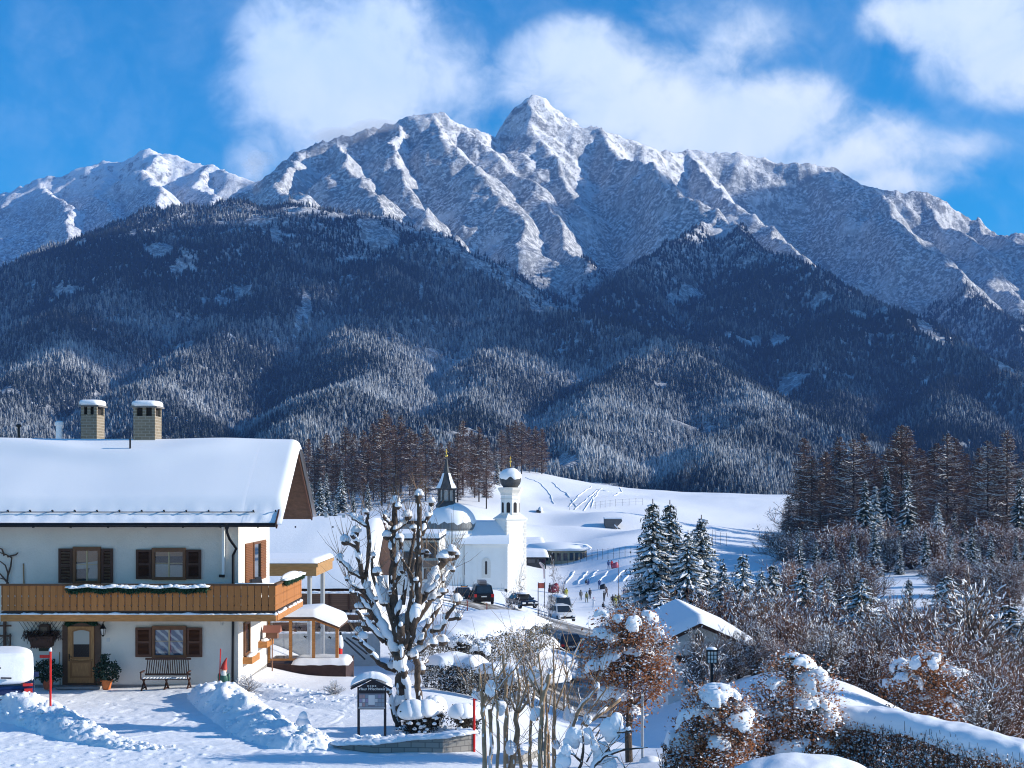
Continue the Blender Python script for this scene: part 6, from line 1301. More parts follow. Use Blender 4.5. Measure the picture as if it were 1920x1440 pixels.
# ------------------------------------------------------------------ people
def person_mesh(pose, seed):
    """one continuous skinned body; colours by height afterwards"""
    P0 = dict(pel=(0, 0, .95), spi=(0, 0, 1.2), che=(0, -.01, 1.42), nec=(0, 0, 1.52), hea=(0, -.02, 1.63), top=(0, 0, 1.74))
    for s, k in ((-1, 'l'), (1, 'r')):
        st = .16 if pose == 'walk' else .03
        P0['hip' + k] = (s * .10, 0, .90); P0['kne' + k] = (s * .11, -s * st - .02, .50); P0['ank' + k] = (s * .12, -s * st * 1.6 + .03, .09); P0['toe' + k] = (s * .13, -s * st * 1.6 - .12, .05)
        P0['sho' + k] = (s * .19, 0, 1.42)
        if pose == 'photo': P0['elb' + k] = (s * .32, -.14, 1.36); P0['wri' + k] = (s * .13, -.28, 1.58); P0['han' + k] = (s * .08, -.30, 1.63)
        else: P0['elb' + k] = (s * .27, s * st * .7, 1.15); P0['wri' + k] = (s * .27, s * st * 1.0 - .06, .92); P0['han' + k] = (s * .26, s * st * 1.1 - .08, .83)
    if pose == 'sit':
        for k_, v in list(P0.items()):
            if k_[:3] in ('kne', 'ank', 'toe'): continue
            P0[k_] = (v[0], v[1], v[2] - .50)
        for s, k in ((-1, 'l'), (1, 'r')): P0['kne' + k] = (s * .15, -.35, .45); P0['ank' + k] = (s * .13, -.45, .10); P0['toe' + k] = (s * .13, -.6, .06)
    rad = dict(pel=.16, spi=.155, che=.17, nec=.06, hea=.105, top=.075, hip=.11, kne=.075, ank=.055, toe=.05, sho=.085, elb=.06, wri=.048, han=.045)
    ks = list(P0); E = [('pel', 'spi'), ('spi', 'che'), ('che', 'nec'), ('nec', 'hea'), ('hea', 'top')]
    for k in 'lr': E += [('pel', 'hip' + k), ('hip' + k, 'kne' + k), ('kne' + k, 'ank' + k), ('ank' + k, 'toe' + k), ('che', 'sho' + k), ('sho' + k, 'elb' + k), ('elb' + k, 'wri' + k), ('wri' + k, 'han' + k)]
    me = bpy.data.meshes.new('p'); me.from_pydata([P0[k] for k in ks], [(ks.index(a), ks.index(b)) for a, b in E], []); ob = bpy.data.objects.new('p', me); C.objects.link(ob)
    md = ob.modifiers.new('s', 'SKIN'); sub = ob.modifiers.new('u', 'SUBSURF'); sub.levels = 1; sub.render_levels = 1
    for k, sv in zip(ks, me.skin_vertices[0].data): r = rad.get(k, rad.get(k[:3])); sv.radius = (r, r); sv.use_root = (k == 'pel')
    dg = bpy.context.evaluated_depsgraph_get(); out = bpy.data.meshes.new_from_object(ob.evaluated_get(dg)); bpy.data.objects.remove(ob)
    off = -.50 if pose == 'sit' else 0
    mi = []
    for p in out.polygons:
        z = p.center[2] - off; x = abs(p.center[0])
        mi.append(2 if (z > 1.50 and x < .14) else (1 if (z < .92 and x < .22) else 0))
    out.polygons.foreach_set('material_index', np.array(mi, np.int32)); out.polygons.foreach_set('use_smooth', np.ones(len(mi), bool)); return out
_PM = {p: person_mesh(p, 1) for p in ('stand', 'walk', 'photo', 'sit')}
SKIN_ = mat('skin', (.55, .33, .25), .6)
def person(px, py, pose, jac, tro, hat, label, rz=0., h=1.72, Y=None, group=None, pack=None):
    Y = Y or on_ground(px, py, 60, 600); x = X(px, Y); z = gz(x, Y) - .02
    me = _PM[pose].copy(); me.name = 'person'; me.materials.clear()
    for c, n in ((jac, 'jacket'), (tro, 'trousers')): me.materials.append(mat(n + '_%.2f_%.2f_%.2f' % c, c, .8))
    me.materials.append(SKIN_)
    o = link('person', me, None, (x, Y, z), rz); o.scale = (h / 1.74,) * 3; tag(o, label, 'person', group)
    off = -.5 if pose == 'sit' else 0
    m = MB(); m.blob((0, .01, 1.67 + off), (.125, .125, .14), 2, 2, .03, flat=.4); q = m.build('hat', mat('hat_%.2f_%.2f_%.2f' % hat, hat, .8), None, True); q.parent = o
    if pack: m = MB(); m.blob((0, .2, 1.25 + off), (.19, .13, .27), 3, 3, .06, flat=1); q = m.build('backpack', mat('pack_%.2f' % pack[0], pack, .8), None, True); q.parent = o
    return o
DK, GY, BKN, WHJ, YL, OL, RD, BLJ = (.02, .022, .03), (.12, .12, .12), (.015, .015, .018), (.62, .64, .68), (.55, .48, .06), (.16, .16, .07), (.42, .03, .04), (.03, .07, .2)
G_ = 'people on the snowy ground by the street'
for a in [(1089, 1126, 'stand', GY, DK, BKN, 'standing person in grey jacket, leftmost of those on the open snow', .3), (1100, 1130, 'walk', OL, DK, BKN, 'walking person in olive coat just left of the pair partner in dark', .2), (1106, 1123, 'stand', DK, DK, GY, 'person in dark clothes right behind the olive coated walker', .5),
          (1113, 1142, 'photo', WHJ, BKN, (.5, .12, .16), 'person in white jacket and black trousers raising both arms', .1), (1131, 1142, 'sit', BKN, BKN, DK, 'person in a black coat crouching near the snowy hedge', .3), (1132.5, 1128, 'stand', DK, DK, GY, 'dark dressed person standing directly behind the crouching one', 1.), (1137, 1120, 'walk', (.10, .07, .06), DK, BKN, 'person in brown jacket farthest back on the flat snow', .6),
          (1149, 1136, 'stand', DK, BKN, GY, 'person in dark clothes left of the yellow jacket', .2), (1154.5, 1136, 'stand', YL, GY, BKN, 'person in a yellow jacket beside the spruces', -.2), (1160, 1134, 'stand', OL, OL, DK, 'person in olive clothes right of the yellow jacket', .4), (1171, 1122, 'stand', BLJ, DK, BKN, 'person in blue jacket half hidden by twigs near the spruces', .1),
          (1062, 1122, 'stand', YL, DK, BKN, 'person in yellow top just beyond the van roof', 0), (1057, 1120, 'stand', DK, DK, BKN, 'person in black just beyond the van roof', .3), (1031, 1112, 'walk', DK, DK, GY, 'person in black walking beside a red sledge bag', .5), (1124, 1105, 'stand', BLJ, DK, (.6, .6, .62), 'person in blue with pale hat at the foot of the slope', .2),
          (1099, 1097, 'sit', DK, DK, BKN, 'child in dark clothes sitting on the shaded slope, left one', .2), (1103, 1098, 'sit', BLJ, DK, BKN, 'child in blue sitting on the shaded slope, right one', -.2), (1141, 1067, 'stand', BLJ, BLJ, DK, 'person in blue on the track above the shaded slope', .4), (1147, 1067, 'stand', RD, DK, GY, 'person in red on the track above the shaded slope', .3)]:
    person(a[0], a[1], a[2], a[3], a[4], a[5], a[6], a[7], 1.72 if a[2] != 'sit' else 1.4, None, G_)
person(1022, 1250, 'walk', (.05, .015, .03), (.02, .04, .03), BKN, 'person with dark red rucksack walking up the shaded street', 3.2, 1.75, 100., None, (.16, .02, .04))
def sledge(px, py, label, c, s=1.):
    Y = on_ground(px, py, 60, 600); x = X(px, Y); z = gz(x, Y); o = thing('sledge', label, 'sledge', (x, Y, z)); m = MB(); V, T = ico(3)
    m.add(np.stack([V[:, 0] * .55 * s, V[:, 1] * .35 * s, (np.maximum(V[:, 2], -.3) * .6 + .25) * s * (1 + .5 * (V[:, 0] > 0) * V[:, 0])], 1) + np.array([x, Y, z]), tris=T); m.build('shell', mat('sledge_%.2f' % c[0], c, .4), o, True)
    m = MB(); m.bar((x - .5 * s, Y - .2, z + .04), (x + .5 * s, Y - .2, z + .04), .05, .06); m.bar((x - .5 * s, Y + .2, z + .04), (x + .5 * s, Y + .2, z + .04), .05, .06); m.build('runners', IRON, o)
sledge(1038, 1112, 'dark red bag sledge beside the walker near the banner', (.25, .015, .04), 1.8); sledge(1130, 1105, 'dark sledge at the foot of the shaded slope', DK, 1.0); sledge(1153, 1066, 'pinkish red sledge on the track above the slope', (.45, .10, .14), 1.3)

# ------------------------------------------------------------------ bath buildings on the hillside
def low_hall(px0, px1, pyb, pyt, Y, D, label, wall, name='bath_house', h0=None):
    zb = Zh(pyb, Y); zt = Zh(pyt, Y); o = thing(name, label, 'building', (X((px0 + px1) / 2, Y), Y, zb)); x0, x1 = X(px0, Y), X(px1, Y)
    m = MB(); m.box(x0, x1, Y, Y + D, zb - 3, zt); m.build('wall', wall, o)
    m = MB(); m.box(x0 - .3, x1 + .4, Y - .5, Y + D, zt, zt + .15); rf = m.build('roof', IRON, o)
    m = MB(); xs = np.linspace(x0 - .3, x1 + .6, 30); ys = np.linspace(Y - .5, Y + D, 16); XX, YY = np.meshgrid(xs, ys, indexing='ij'); e = np.clip(np.minimum(XX - xs[0], xs[-1] - XX) / 1.2, 0, 1); f = np.clip((YY - ys[0]) / .8, 0, 1)
    m.add(np.stack([XX, YY, zt + .15 + 1.0 * np.sqrt(1 - (1 - e) ** 2) * np.sqrt(1 - (1 - f) ** 2) * (1 + .15 * fbm(XX * .2, YY * .2, 2, 5)) + (YY - Y) * .04], -1), grid_quads(30, 16)[:, ::-1]); m.build('snow_cover', SNOWB, rf, True)
    m = MB(); n = max(3, int((x1 - x0) / 1.6))
    for k in range(n): u = x0 + (x1 - x0) * (k + .12) / n; m.box(u, u + (x1 - x0) / n * .76, Y - .06, Y - .003, zb + .3, zt - .3)
    m.build('glazing', GLASS, o); return o
DW = mat('dark_timber', (.06, .055, .05), .8, var=.3)
low_hall(972, 1018, 1034, 1024, 330, 14, 'low timber bath house with thick snow roof, upper one behind the tower', DW); low_hall(968, 1024, 1058, 1046, 290, 14, 'wide low bath hall with snow roof, lower one right of the tower', DW)
def curved_hall():
    Y = 300; o = thing('bath_hall', 'round fronted glass bath hall under a pale curved snow roof', 'building', (X(1060, Y), Y, Zh(1052, Y))); cx, cy = X(1048, Y), Y + 6
    m = MB(); m.lathe([(6.2, -3), (6.2, 2.2)], (cx, cy, Zh(1052, Y)), 28); m.build('wall', mat('warm_stone', (.40, .33, .22), .8), o); m = MB(); m.lathe([(7.2, 2.2), (7.4, 2.6), (6.5, 3.3), (3, 3.7), (.1, 3.8)], (cx, cy, Zh(1052, Y)), 28); m.build('snow_roof', SNOWB, o, 'auto')
    m = MB()
    for k in range(28): a = k * 2 * math.pi / 28; m.obox((cx + 6.22 * math.cos(a), cy + 6.22 * math.sin(a), Zh(1052, Y) + .9), (.08, .9, 1.6), a)
    m.build('glazing', GLASS, o)
curved_hall()
def pavilion():
    Y = on_ground(1150, 992, 200, 560); s = Y / F; x0 = X(1135, Y); o = thing('concrete_pavilion', 'angular dark concrete pavilion standing on the snowy slope', 'pavilion', (x0, Y, Zh(992, Y))); CO = mat('concrete_dark', (.13, .125, .12), .85, var=.2, vscale=.6)
    w = 32 * s; h = 22 * s; z = Zh(993, Y) - .3; m = MB(); m.prism([(x0, z), (x0 + w * .42, z), (x0 + w * .72, z + h * .38), (x0 + w, z + h * .82), (x0 + w * .95, z + h), (x0, z + h)], 'y', Y, Y + 7); m.build('shell', CO, o)
    m = MB(); m.obox((x0 + w * .63, Y - .3, z + h * .36), (w * .30, .5, .28), 0, ('Y', R(48))); m.build('stair_edge', SNOWB, o); m = MB(); m.prism([(x0 + w * .45, z), (x0 + w * 1.1, z - .1), (x0 + w * .75, z + h * .3)], 'y', Y + .5, Y + 5); m.build('ramp', CO, o)
    m = MB(); m.box(x0 - .1, x0 + w * .96, Y - .1, Y + 7.1, z + h + .003, z + h + .35); m.build('snow_cover', SNOWB, o)
pavilion()
_Y = on_ground(1010, 962, 200, 560); _o = thing('snow_hut', 'small snowy shed with pale gable on the hillside right of the tower', 'shed', (X(1010, _Y), _Y, Zh(962, _Y))); _s = _Y / F; _x = X(1006, _Y); _z = Zh(960, _Y); _m = MB(); _m.box(_x, _x + 8 * _s, _Y, _Y + 3, _z - 1, _z + 4 * _s); _m.build('wall', DW, _o); _m = MB(); _m.blob((_x + 7 * _s, _Y + 1.5, _z + 3 * _s), (5 * _s, 1.8, 7 * _s), 3, 3, .1); _m.build('snow_cover', SNOWB, _o, True)
def fence_line(label, pts, n, h=1.6, wires=2):
    q = []; 
    for k in range(n):
        t = k / (n - 1.) * (len(pts) - 1); i = min(int(t), len(pts) - 2); f = t - i; px = pts[i][0] * (1 - f) + pts[i + 1][0] * f; py = pts[i][1] * (1 - f) + pts[i + 1][1] * f; Y = on_ground(px, py, 60, 600); x = X(px, Y); q.append((x, Y, gz(x, Y)))
    o = thing('wire_fence', label, 'fence', q[0])
    for p in q: m = MB(); m.tube([(p[0], p[1], p[2] - .3), (p[0], p[1], p[2] + h)], .04, 5); m.build('post', DW, o)
    m = MB(); q = np.array(q)
    for w in range(wires): zz = np.array([0, 0, h * (.5 + .42 * w)]); m.sticks(q[:-1] + zz, q[1:] + zz, .02, .02)
    m.build('wire', IRON, o)
fence_line('thin post fence across the lit snow slope left of the tall spruces', [(1068, 957), (1110, 955), (1150, 950), (1205, 948)], 14, 2.2)
fence_line('post fence along the track above the shaded slope', [(1040, 1064), (1100, 1052), (1150, 1048), (1205, 1046)], 16, 2.2)
fence_line('short dark post fence on the shaded meadow right of the spruces', [(1336, 1018), (1345, 1022), (1362, 1024)], 4, 3.2)
def ski_tracks():
    m = MB(); rs = np.random.RandomState(8)
    for pts in ([(1035, 905), (1060, 925), (1085, 958)], [(1110, 912), (1085, 930), (1062, 956)], [(1140, 922), (1120, 918), (1096, 940), (1072, 960)], [(1118, 925), (1104, 945), (1092, 962)], [(1150, 930), (1168, 922), (1160, 912)], [(1128, 916), (1112, 936), (1108, 956)], [(985, 896), (1010, 905), (1030, 925), (1040, 950)],
                [(1060, 1094), (1072, 1080), (1078, 1070)], [(1084, 1096), (1092, 1082), (1104, 1070)], [(1098, 1094), (1112, 1080), (1120, 1068)], [(1120, 1092), (1134, 1080), (1142, 1070)], [(1148, 1092), (1160, 1080), (1172, 1068)], [(1168, 1092), (1182, 1076), (1190, 1068)]):
        q = []
        for a, b in zip(pts[:-1], pts[1:]):
            for k in range(5): f = k / 5.; px, py = a[0] + (b[0] - a[0]) * f + rs.normal(), a[1] + (b[1] - a[1]) * f; Y = on_ground(px, py, 150, 600); x = X(px, Y); q.append((x, Y, gz(x, Y) + .02))
        m.tube(q, .17, 6)
    tag(m.build('ski_tracks', SNOWB, None, True), kind='structure')
ski_tracks()
def banner(px0, px1, py0, py1, Y, name, label, cols, post=True):
    o = thing(name, label, 'banner', (X(px0, Y), Y, gz(X(px0, Y), Y))); n = 16
    for k, x in enumerate((X(px0, Y), X(px1, Y))): m = MB(); m.tube([(x, Y, gz(x, Y) - .2), (x, Y, Zh(py0, Y) + .1)], .05, 6); m.build('post', IRON, o)
    m = MB(); u = np.linspace(X(px0, Y), X(px1, Y), n); v = np.linspace(Zh(py1, Y), Zh(py0, Y), 6); UU, VV = np.meshgrid(u, v, indexing='ij'); m.add(np.stack([UU, Y - .03 + .05 * np.sin(UU * 5), VV], -1), grid_quads(n, 6)); m.build('cloth', mat('banner_%.2f' % cols[0], cols, .8), o)
banner(1009, 1021, 1093, 1103, 175, 'banner', 'rusty red banner between two poles below the hillside', (.40, .09, .06)); banner(865, 876, 1099, 1106, 150, 'banner', 'orange barrier panel left of the black off-road car', (.75, .28, .06))
_Y = 178; _o = thing('feather_flag', 'tall curved feather flag in faded pink near the chapel tower', 'flag', (X(1023, _Y), _Y, gz(X(1023, _Y), _Y))); _m = MB(); _p = [P(1022, 1105, _Y), P(1022, 1070, _Y), P(1020, 1060, _Y), P(1013, 1054, _Y)]; _m.tube(_p, .05, 6); _m.build('pole', GREYM, _o)
_m = MB(); _m.prism([(X(1022, _Y), Zh(1085, _Y)), (X(1022, _Y), Zh(1066, _Y)), (X(1012, _Y), Zh(1053, _Y)), (X(1010.5, _Y), Zh(1056, _Y)), (X(1018.5, _Y), Zh(1068, _Y)), (X(1019, _Y), Zh(1085, _Y))], 'y', _Y - .02, _Y + .02); _m.build('cloth', mat('flag_pink', (.72, .52, .48), .8), _o)
for _k, (_px, _py, _h, _c, _l) in enumerate(((913, 1150, 20, RED, 'thin red snow pole in front of the black off-road car'), (876, 1146, 20, RED, 'thin red snow pole by the shaded car left of the black one'), (996, 1190, 26, GREYM, 'thin grey marker pole between sapling and snowy shrub'), (1009, 1158, 66, IRON, 'dark lamp pole right of the sedan'), (1025, 1190, 30, IRON, 'thin dark pole on the roadside snow bank'), (1006, 1246, 48, RED, 'red marker pole in the shade by the street person'), (1160, 1142, 92, TWIG, 'slender bare pole-like sapling by the spruces'))):
    _Y = on_ground(_px, _py, 60, 400); _x = X(_px, _Y); _z = gz(_x, _Y); _m = MB(); _m.tube([(_x, _Y, _z - .3), (_x, _Y, _z + _h * _Y / F * .5), (_x, _Y, _z + _h * _Y / F)], [.07, .05, .04], 6); tag(_m.build('marker_pole', _c), _l, 'pole', None)

# ------------------------------------------------------------------ street
def road():
    c = [(870, 1137), (905, 1138), (960, 1148), (1010, 1160), (1050, 1168), (1085, 1180), (1075, 1215), (1075, 1255), (1085, 1300), (1095, 1345)]
    pts = []
    for px, py in c: Y = on_ground(px, py, 50, 400); pts.append((X(px, Y), Y))
    p = np.array(pts); t = np.linspace(0, len(p) - 1, 120); k = np.arange(len(p)); cx = np.interp(t, k, p[:, 0]); cy = np.interp(t, k, p[:, 1])
    ker = np.ones(15) / 15; cx = np.convolve(np.pad(cx, 7, 'edge'), ker, 'valid'); cy = np.convolve(np.pad(cy, 7, 'edge'), ker, 'valid')
    d = np.stack([np.gradient(cx), np.gradient(cy)], 1); d /= np.linalg.norm(d, axis=1)[:, None]; nr = np.stack([-d[:, 1], d[:, 0]], 1); s = np.linspace(-2.8, 2.8, 12)
    XX = cx[:, None] + nr[:, :1] * s; YY = cy[:, None] + nr[:, 1:] * s; ZZ = ground(XX, YY) + .06
    m = bpy.data.materials.new('road_asphalt'); m.use_nodes = True; tt = NT(m.node_tree); b = tt.n['Principled BSDF']; g = tt.node('ShaderNodeNewGeometry').outputs['Position']
    n = tt.noise(g, .45, 6., .65); n2 = tt.noise(g, 3., 4., .6); f = tt.map(tt.math('ADD', n, tt.math('MULTIPLY', n2, .3)), .62, .82)
    tt.l.new(tt.mix(f, (.16, .15, .135, 1), (.62, .61, .60, 1)), b.inputs['Base Color']); b.inputs['Roughness'].default_value = .6
    mm = MB(); mm.add(np.stack([XX, YY, ZZ], -1), grid_quads(120, 12)); o = mm.build('street', m, None, True); tag(o, kind='structure')
road()
# ------------------------------------------------------------------ trees
def frost_needles(): 
    if 'spruce_needles' in MATS: return MATS['spruce_needles']
    m = bpy.data.materials.new('spruce_needles'); m.use_nodes = True; t = NT(m.node_tree); b = t.n['Principled BSDF']; g = t.node('ShaderNodeNewGeometry').outputs['Position']
    n = t.noise(g, 1.3, 4., .7); t.l.new(t.mix(t.map(n, .52, .70), (.022, .033, .022, 1), (.40, .42, .42, 1)), b.inputs['Base Color']); b.inputs['Roughness'].default_value = .8; b.inputs['Specular IOR Level'].default_value = .1
    MATS['spruce_needles'] = m; return m
LARCHT = mat('larch_twig', (.125, .070, .047), .9, var=.35, vscale=2.0); LARCHB = mat('larch_bark', (.06, .045, .038), .9, var=.3)
REDT = mat('reddish_twig', (.17, .085, .055), .9, var=.35, vscale=3.0); GREYT = mat('grey_twig', (.135, .095, .075), .9, var=.35, vscale=3.0)
def beech_leaf_mat():
    m = bpy.data.materials.new('dry_beech_leaf'); m.use_nodes = True; t = NT(m.node_tree); b = t.n['Principled BSDF']; g = t.node('ShaderNodeNewGeometry').outputs['Position']
    n = t.noise(g, 9., 3., .6); n2 = t.noise(g, 2.2, 3., .6); c = t.mix(t.map(n, .35, .65), (.24, .078, .030, 1), (.55, .25, .115, 1)); f = t.map(t.math('ADD', n2, t.math('MULTIPLY', n, .35)), .78, .90)
    t.l.new(t.mix(t.math('MULTIPLY', f, .8), c, (.66, .64, .63, 1)), b.inputs['Base Color']); b.inputs['Roughness'].default_value = .7; b.inputs['Specular IOR Level'].default_value = .15
    tl = t.node('ShaderNodeBsdfTranslucent'); t.l.new(b.inputs['Base Color'].links[0].from_socket, tl.inputs[0]); mx = t.node('ShaderNodeMixShader'); mx.inputs[0].default_value = .38; t.l.new(b.outputs[0], mx.inputs[1]); t.l.new(tl.outputs[0], mx.inputs[2]); t.l.new(mx.outputs[0], t.n['Material Output'].inputs[0]); return m
BEECH = beech_leaf_mat()
HEDGEG = mat('hedge_leaf', (.035, .034, .026), .8, var=.5, vscale=15)

def spruce_mesh(seed, asp=.2, heavy=.6, nw=30):
    """unit-height snowy spruce: trunk, foliage, snow meshes"""
    rs = np.random.RandomState(seed); fol = MB(); snow = MB(); tr = MB(); tr.tube([(0, 0, 0), (0, 0, .5), (0, 0, 1)], [.014, .009, .002], 6)
    A = []; 
    for k in range(nw):
        h = .05 + .93 * (k / nw) ** .92; Lm = asp * (1 - h) ** .8 * rs.uniform(.85, 1.1) + .012; nb = int(14 - 5 * h); a0 = rs.rand() * 6.28
        for j in range(nb):
            a = a0 + j * 6.283 / nb + rs.normal() * .18; L = Lm * rs.uniform(.65, 1.12); A.append((h + rs.normal() * .018, a, L))
    A = np.array(A); n = len(A); h, a, L = A.T; ca, sa = np.cos(a), np.sin(a); S = np.linspace(0, 1, 6); droop = rs.uniform(.28, .75, n)
    W = np.array([.25, .8, 1, .85, .55, .04]); V = []; VS = []
    for i, s in enumerate(S):
        r = L * s; z = h - droop * L * s ** 1.25 + .14 * L * s ** 3; w = L * .19 * W[i] * rs.uniform(.4, 1.5, n); wl = w * rs.uniform(.6, 1.3, n)
        c = np.stack([ca * r, sa * r, z], 1); t = np.stack([-sa, ca, np.zeros(n)], 1); dz = np.array([[0, 0, 1.]]) * (w * .45)[:, None]
        V += [c + t * w[:, None] - dz, c, c - t * wl[:, None] - dz]
        ws = w * .72 * heavy ** .3; up = np.array([[0, 0, 1.]]) * (L * .035 * W[i] * heavy * 2 + .0015)[:, None]
        VS += [c + t * ws[:, None] - dz * .55, c + up, c - t * ws[:, None] - dz * .55]
    V = np.stack(V, 1); VS = np.stack(VS, 1); q = []
    for i in range(5):
        for e in (0, 1): q.append((i * 3 + e, i * 3 + e + 1, i * 3 + 4 + e, i * 3 + 3 + e))
    q = np.array(q); b = np.arange(n)[:, None, None] * 18
    fol.add(V.reshape(-1, 3), (b + q[None]).reshape(-1, 4))
    # hanging sprigs under the branches
    k = rs.randint(0, n, n * 5); s = rs.uniform(.25, 1, n * 5); c = np.stack([ca[k] * L[k] * s, sa[k] * L[k] * s, h[k] - droop[k] * L[k] * s ** 1.25], 1) + rs.normal(size=(n * 5, 3)) * (L[k] * .09)[:, None]
    fol.sticks(c, c + np.stack([rs.normal(size=n * 5) * .006, rs.normal(size=n * 5) * .006, -rs.uniform(.008, .03, n * 5)], 1), .0032, .0012)
    keep = rs.rand(n) < heavy + .15; VS[:, :, 2] += rs.normal(size=VS.shape[:2]) * .0015; m = np.nonzero(keep)[0]; snow.add(VS[m].reshape(-1, 3), (np.arange(len(m))[:, None, None] * 18 + q[None]).reshape(-1, 4))
    kk = rs.randint(0, n, int(n * 1.1 * heavy)); s = rs.uniform(.35, .95, len(kk)); c = np.stack([ca[kk] * L[kk] * s, sa[kk] * L[kk] * s, h[kk] - droop[kk] * L[kk] * s ** 1.25 + .004], 1)
    V0, T0 = ico(1); r = (L[kk] * rs.uniform(.06, .16, len(kk)) + .002); vv = c[:, None] + V0[None] * r[:, None, None] * np.array([1, 1, .55]) * rs.uniform(.8, 1.2, (len(kk), len(V0), 1)); snow.add(vv.reshape(-1, 3), tris=(np.arange(len(kk))[:, None, None] * len(V0) + T0[None]).reshape(-1, 3))
    return tr, fol, snow
def larch_mesh(seed, asp=.17, nb=230, low=.16, snow_p=.3, twr=.0011):
    rs = np.random.RandomState(seed); tr = MB(); tw = MB(); sn = MB(); tr.tube([(0, 0, 0), (.004, 0, .3), (-.003, 0, .65), (0, 0, 1)], [.0105, .0085, .005, .0012], 6)
    h = low + (1 - low) * rs.uniform(0, 1, nb) ** .85; a = rs.uniform(0, 6.283, nb); sh = np.where(h < .35, (h - low) / (.35 - low + .01) * .6 + .4, 1.0); L = asp * np.clip(1 - h, 0, 1) ** .62 * sh * rs.uniform(.6, 1.15, nb) + .01
    A0 = np.stack([0 * h, 0 * h, h], 1); d = np.stack([np.cos(a), np.sin(a), 0 * a], 1); p1 = A0 + d * (L * .5)[:, None] + np.array([0, 0, 1.]) * (-.04 * L)[:, None]; p2 = A0 + d * L[:, None] + np.array([0, 0, 1.]) * (.10 * L)[:, None]
    tw.sticks(A0, p1, .0022, .0016); tw.sticks(p1, p2, .0016, .0007)
    k = np.repeat(np.arange(nb), 13); s = rs.uniform(.12, 1, len(k)); b = np.where((s < .5)[:, None], A0[k] + (p1 - A0)[k] * (s * 2)[:, None], p1[k] + (p2 - p1)[k] * (s * 2 - 1)[:, None])
    e = d[k] * rs.uniform(.1, .8, (len(k), 1)) + rs.normal(size=(len(k), 3)) * np.array([.6, .6, .55]); e /= np.linalg.norm(e, axis=1)[:, None]; e[:, 2] -= .12; ln = (L[k] * rs.uniform(.12, .38, len(k)) + .006)[:, None]
    tw.sticks(b, b + e * ln, twr, twr * .6)
    m = rs.rand(nb) < snow_p; up = np.array([0, 0, .0022]); 
    if m.any(): sn.sticks(A0[m] + up + d[m] * .01, p1[m] + up, .0022, .0022); sn.sticks(p1[m] + up, p2[m] + up, .0022, .001)
    m = rs.rand(len(k)) < snow_p * .22; sn.sticks(b[m] + up * .6, (b + e * ln * .8)[m] + up * .6, .0014, .0008)
    return tr, tw, sn
def shrub_mesh(seed, ns=16, spread=.42, lev=3, leafless=True, snow_p=.2, thick=.012):
    """unit-height bare shrub or small broad tree: many stems dividing into fine twigs"""
    rs = np.random.RandomState(seed); st = MB(); tw = MB(); sn = MB(); A = []; B = []; ra = []; rb = []
    def grow(p, d, L, r, lv):
        n = 3; q = p
        for i in range(n):
            d2 = d + rs.normal(size=3) * .16; d2[2] += .05; d2 /= np.linalg.norm(d2); e = q + d2 * L / n; A.append(q); B.append(e); ra.append(r * (1 - i / n * .45)); rb.append(r * (1 - (i + 1) / n * .45)); 
            if lv > 0:
                for _ in range(rs.randint(1, 4)):
                    b = d2 + rs.normal(size=3) * .62; b[2] += .12; b /= np.linalg.norm(b); grow(e, b, L * rs.uniform(.42, .66), r * .52, lv - 1)
            q = e; d = d2
    for k in range(ns):
        a = rs.rand() * 6.283; t = abs(rs.normal()) * spread; d = np.array([math.cos(a) * t, math.sin(a) * t, 1.]); d /= np.linalg.norm(d); grow(np.array([math.cos(a) * .03, math.sin(a) * .03, 0.]), d, rs.uniform(.45, .72), thick * rs.uniform(.7, 1.2), lev - 1)
    A, B, ra, rb = map(np.array, (A, B, ra, rb)); zz = B[:, 2].max(); A /= zz; B /= zz; k = ra > thick * .4
    st.sticks(A[k], B[k], ra[k], rb[k]); tw.sticks(A[~k], B[~k], np.maximum(ra[~k], .0022), np.maximum(rb[~k], .0014))
    d = B - A; hz = np.hypot(d[:, 0], d[:, 1]) / (np.linalg.norm(d, axis=1) + 1e-9); m = (rs.rand(len(A)) < snow_p) & (hz > .3); up = np.array([0, 0, .006])
    if m.any(): sn.sticks(A[m] + up, B[m] + up, np.maximum(ra[m], .0045), np.maximum(rb[m], .004))
    return st, tw, sn
PROTO = {}
def proto(key, fn, names, mats_):
    if key not in PROTO: PROTO[key] = [(n, b.build(n, m)) for n, b, m in zip(names, fn(), mats_) if b.n]
    if PROTO[key] and isinstance(PROTO[key][0][1], bpy.types.Object):
        L = []
        for n, o in PROTO[key]: L.append((n, o.data)); bpy.data.objects.remove(o)
        PROTO[key] = L
    return PROTO[key]
def plant(key, name, label, cat, x, y, hgt, rz=0., group=None, z=None, wide=1.0, sink=.0, lean=(0, 0)):
    o = thing(name, label, cat, (x, y, (gz(x, y) if z is None else z) - sink), rz, group); o.scale = (hgt * wide, hgt * wide, hgt); o.rotation_euler = (lean[0], lean[1], rz)
    for n, me in PROTO[key]: link(n, me, o)
    return o
SP = lambda: frost_needles()
for k in range(3): proto('spruce%d' % k, lambda k=k: spruce_mesh(50 + k, (.21, .26, .31)[k], .85, (38, 30, 26)[k]), ('trunk', 'foliage', 'snow'), (LARCHB, SP(), SNOWB))
for k in range(2): proto('dspruce%d' % k, lambda k=k: spruce_mesh(60 + k, (.19, .23)[k], .42, 30), ('trunk', 'foliage', 'snow'), (LARCHB, SP(), SNOWB))
for k in range(5): proto('larch%d' % k, lambda k=k: larch_mesh(70 + k, (.19, .22, .25, .20, .23)[k], 300, .05 + .05 * (k % 3), .3, .0015), ('trunk', 'twigs', 'snow'), (LARCHB, LARCHT, SNOWB))
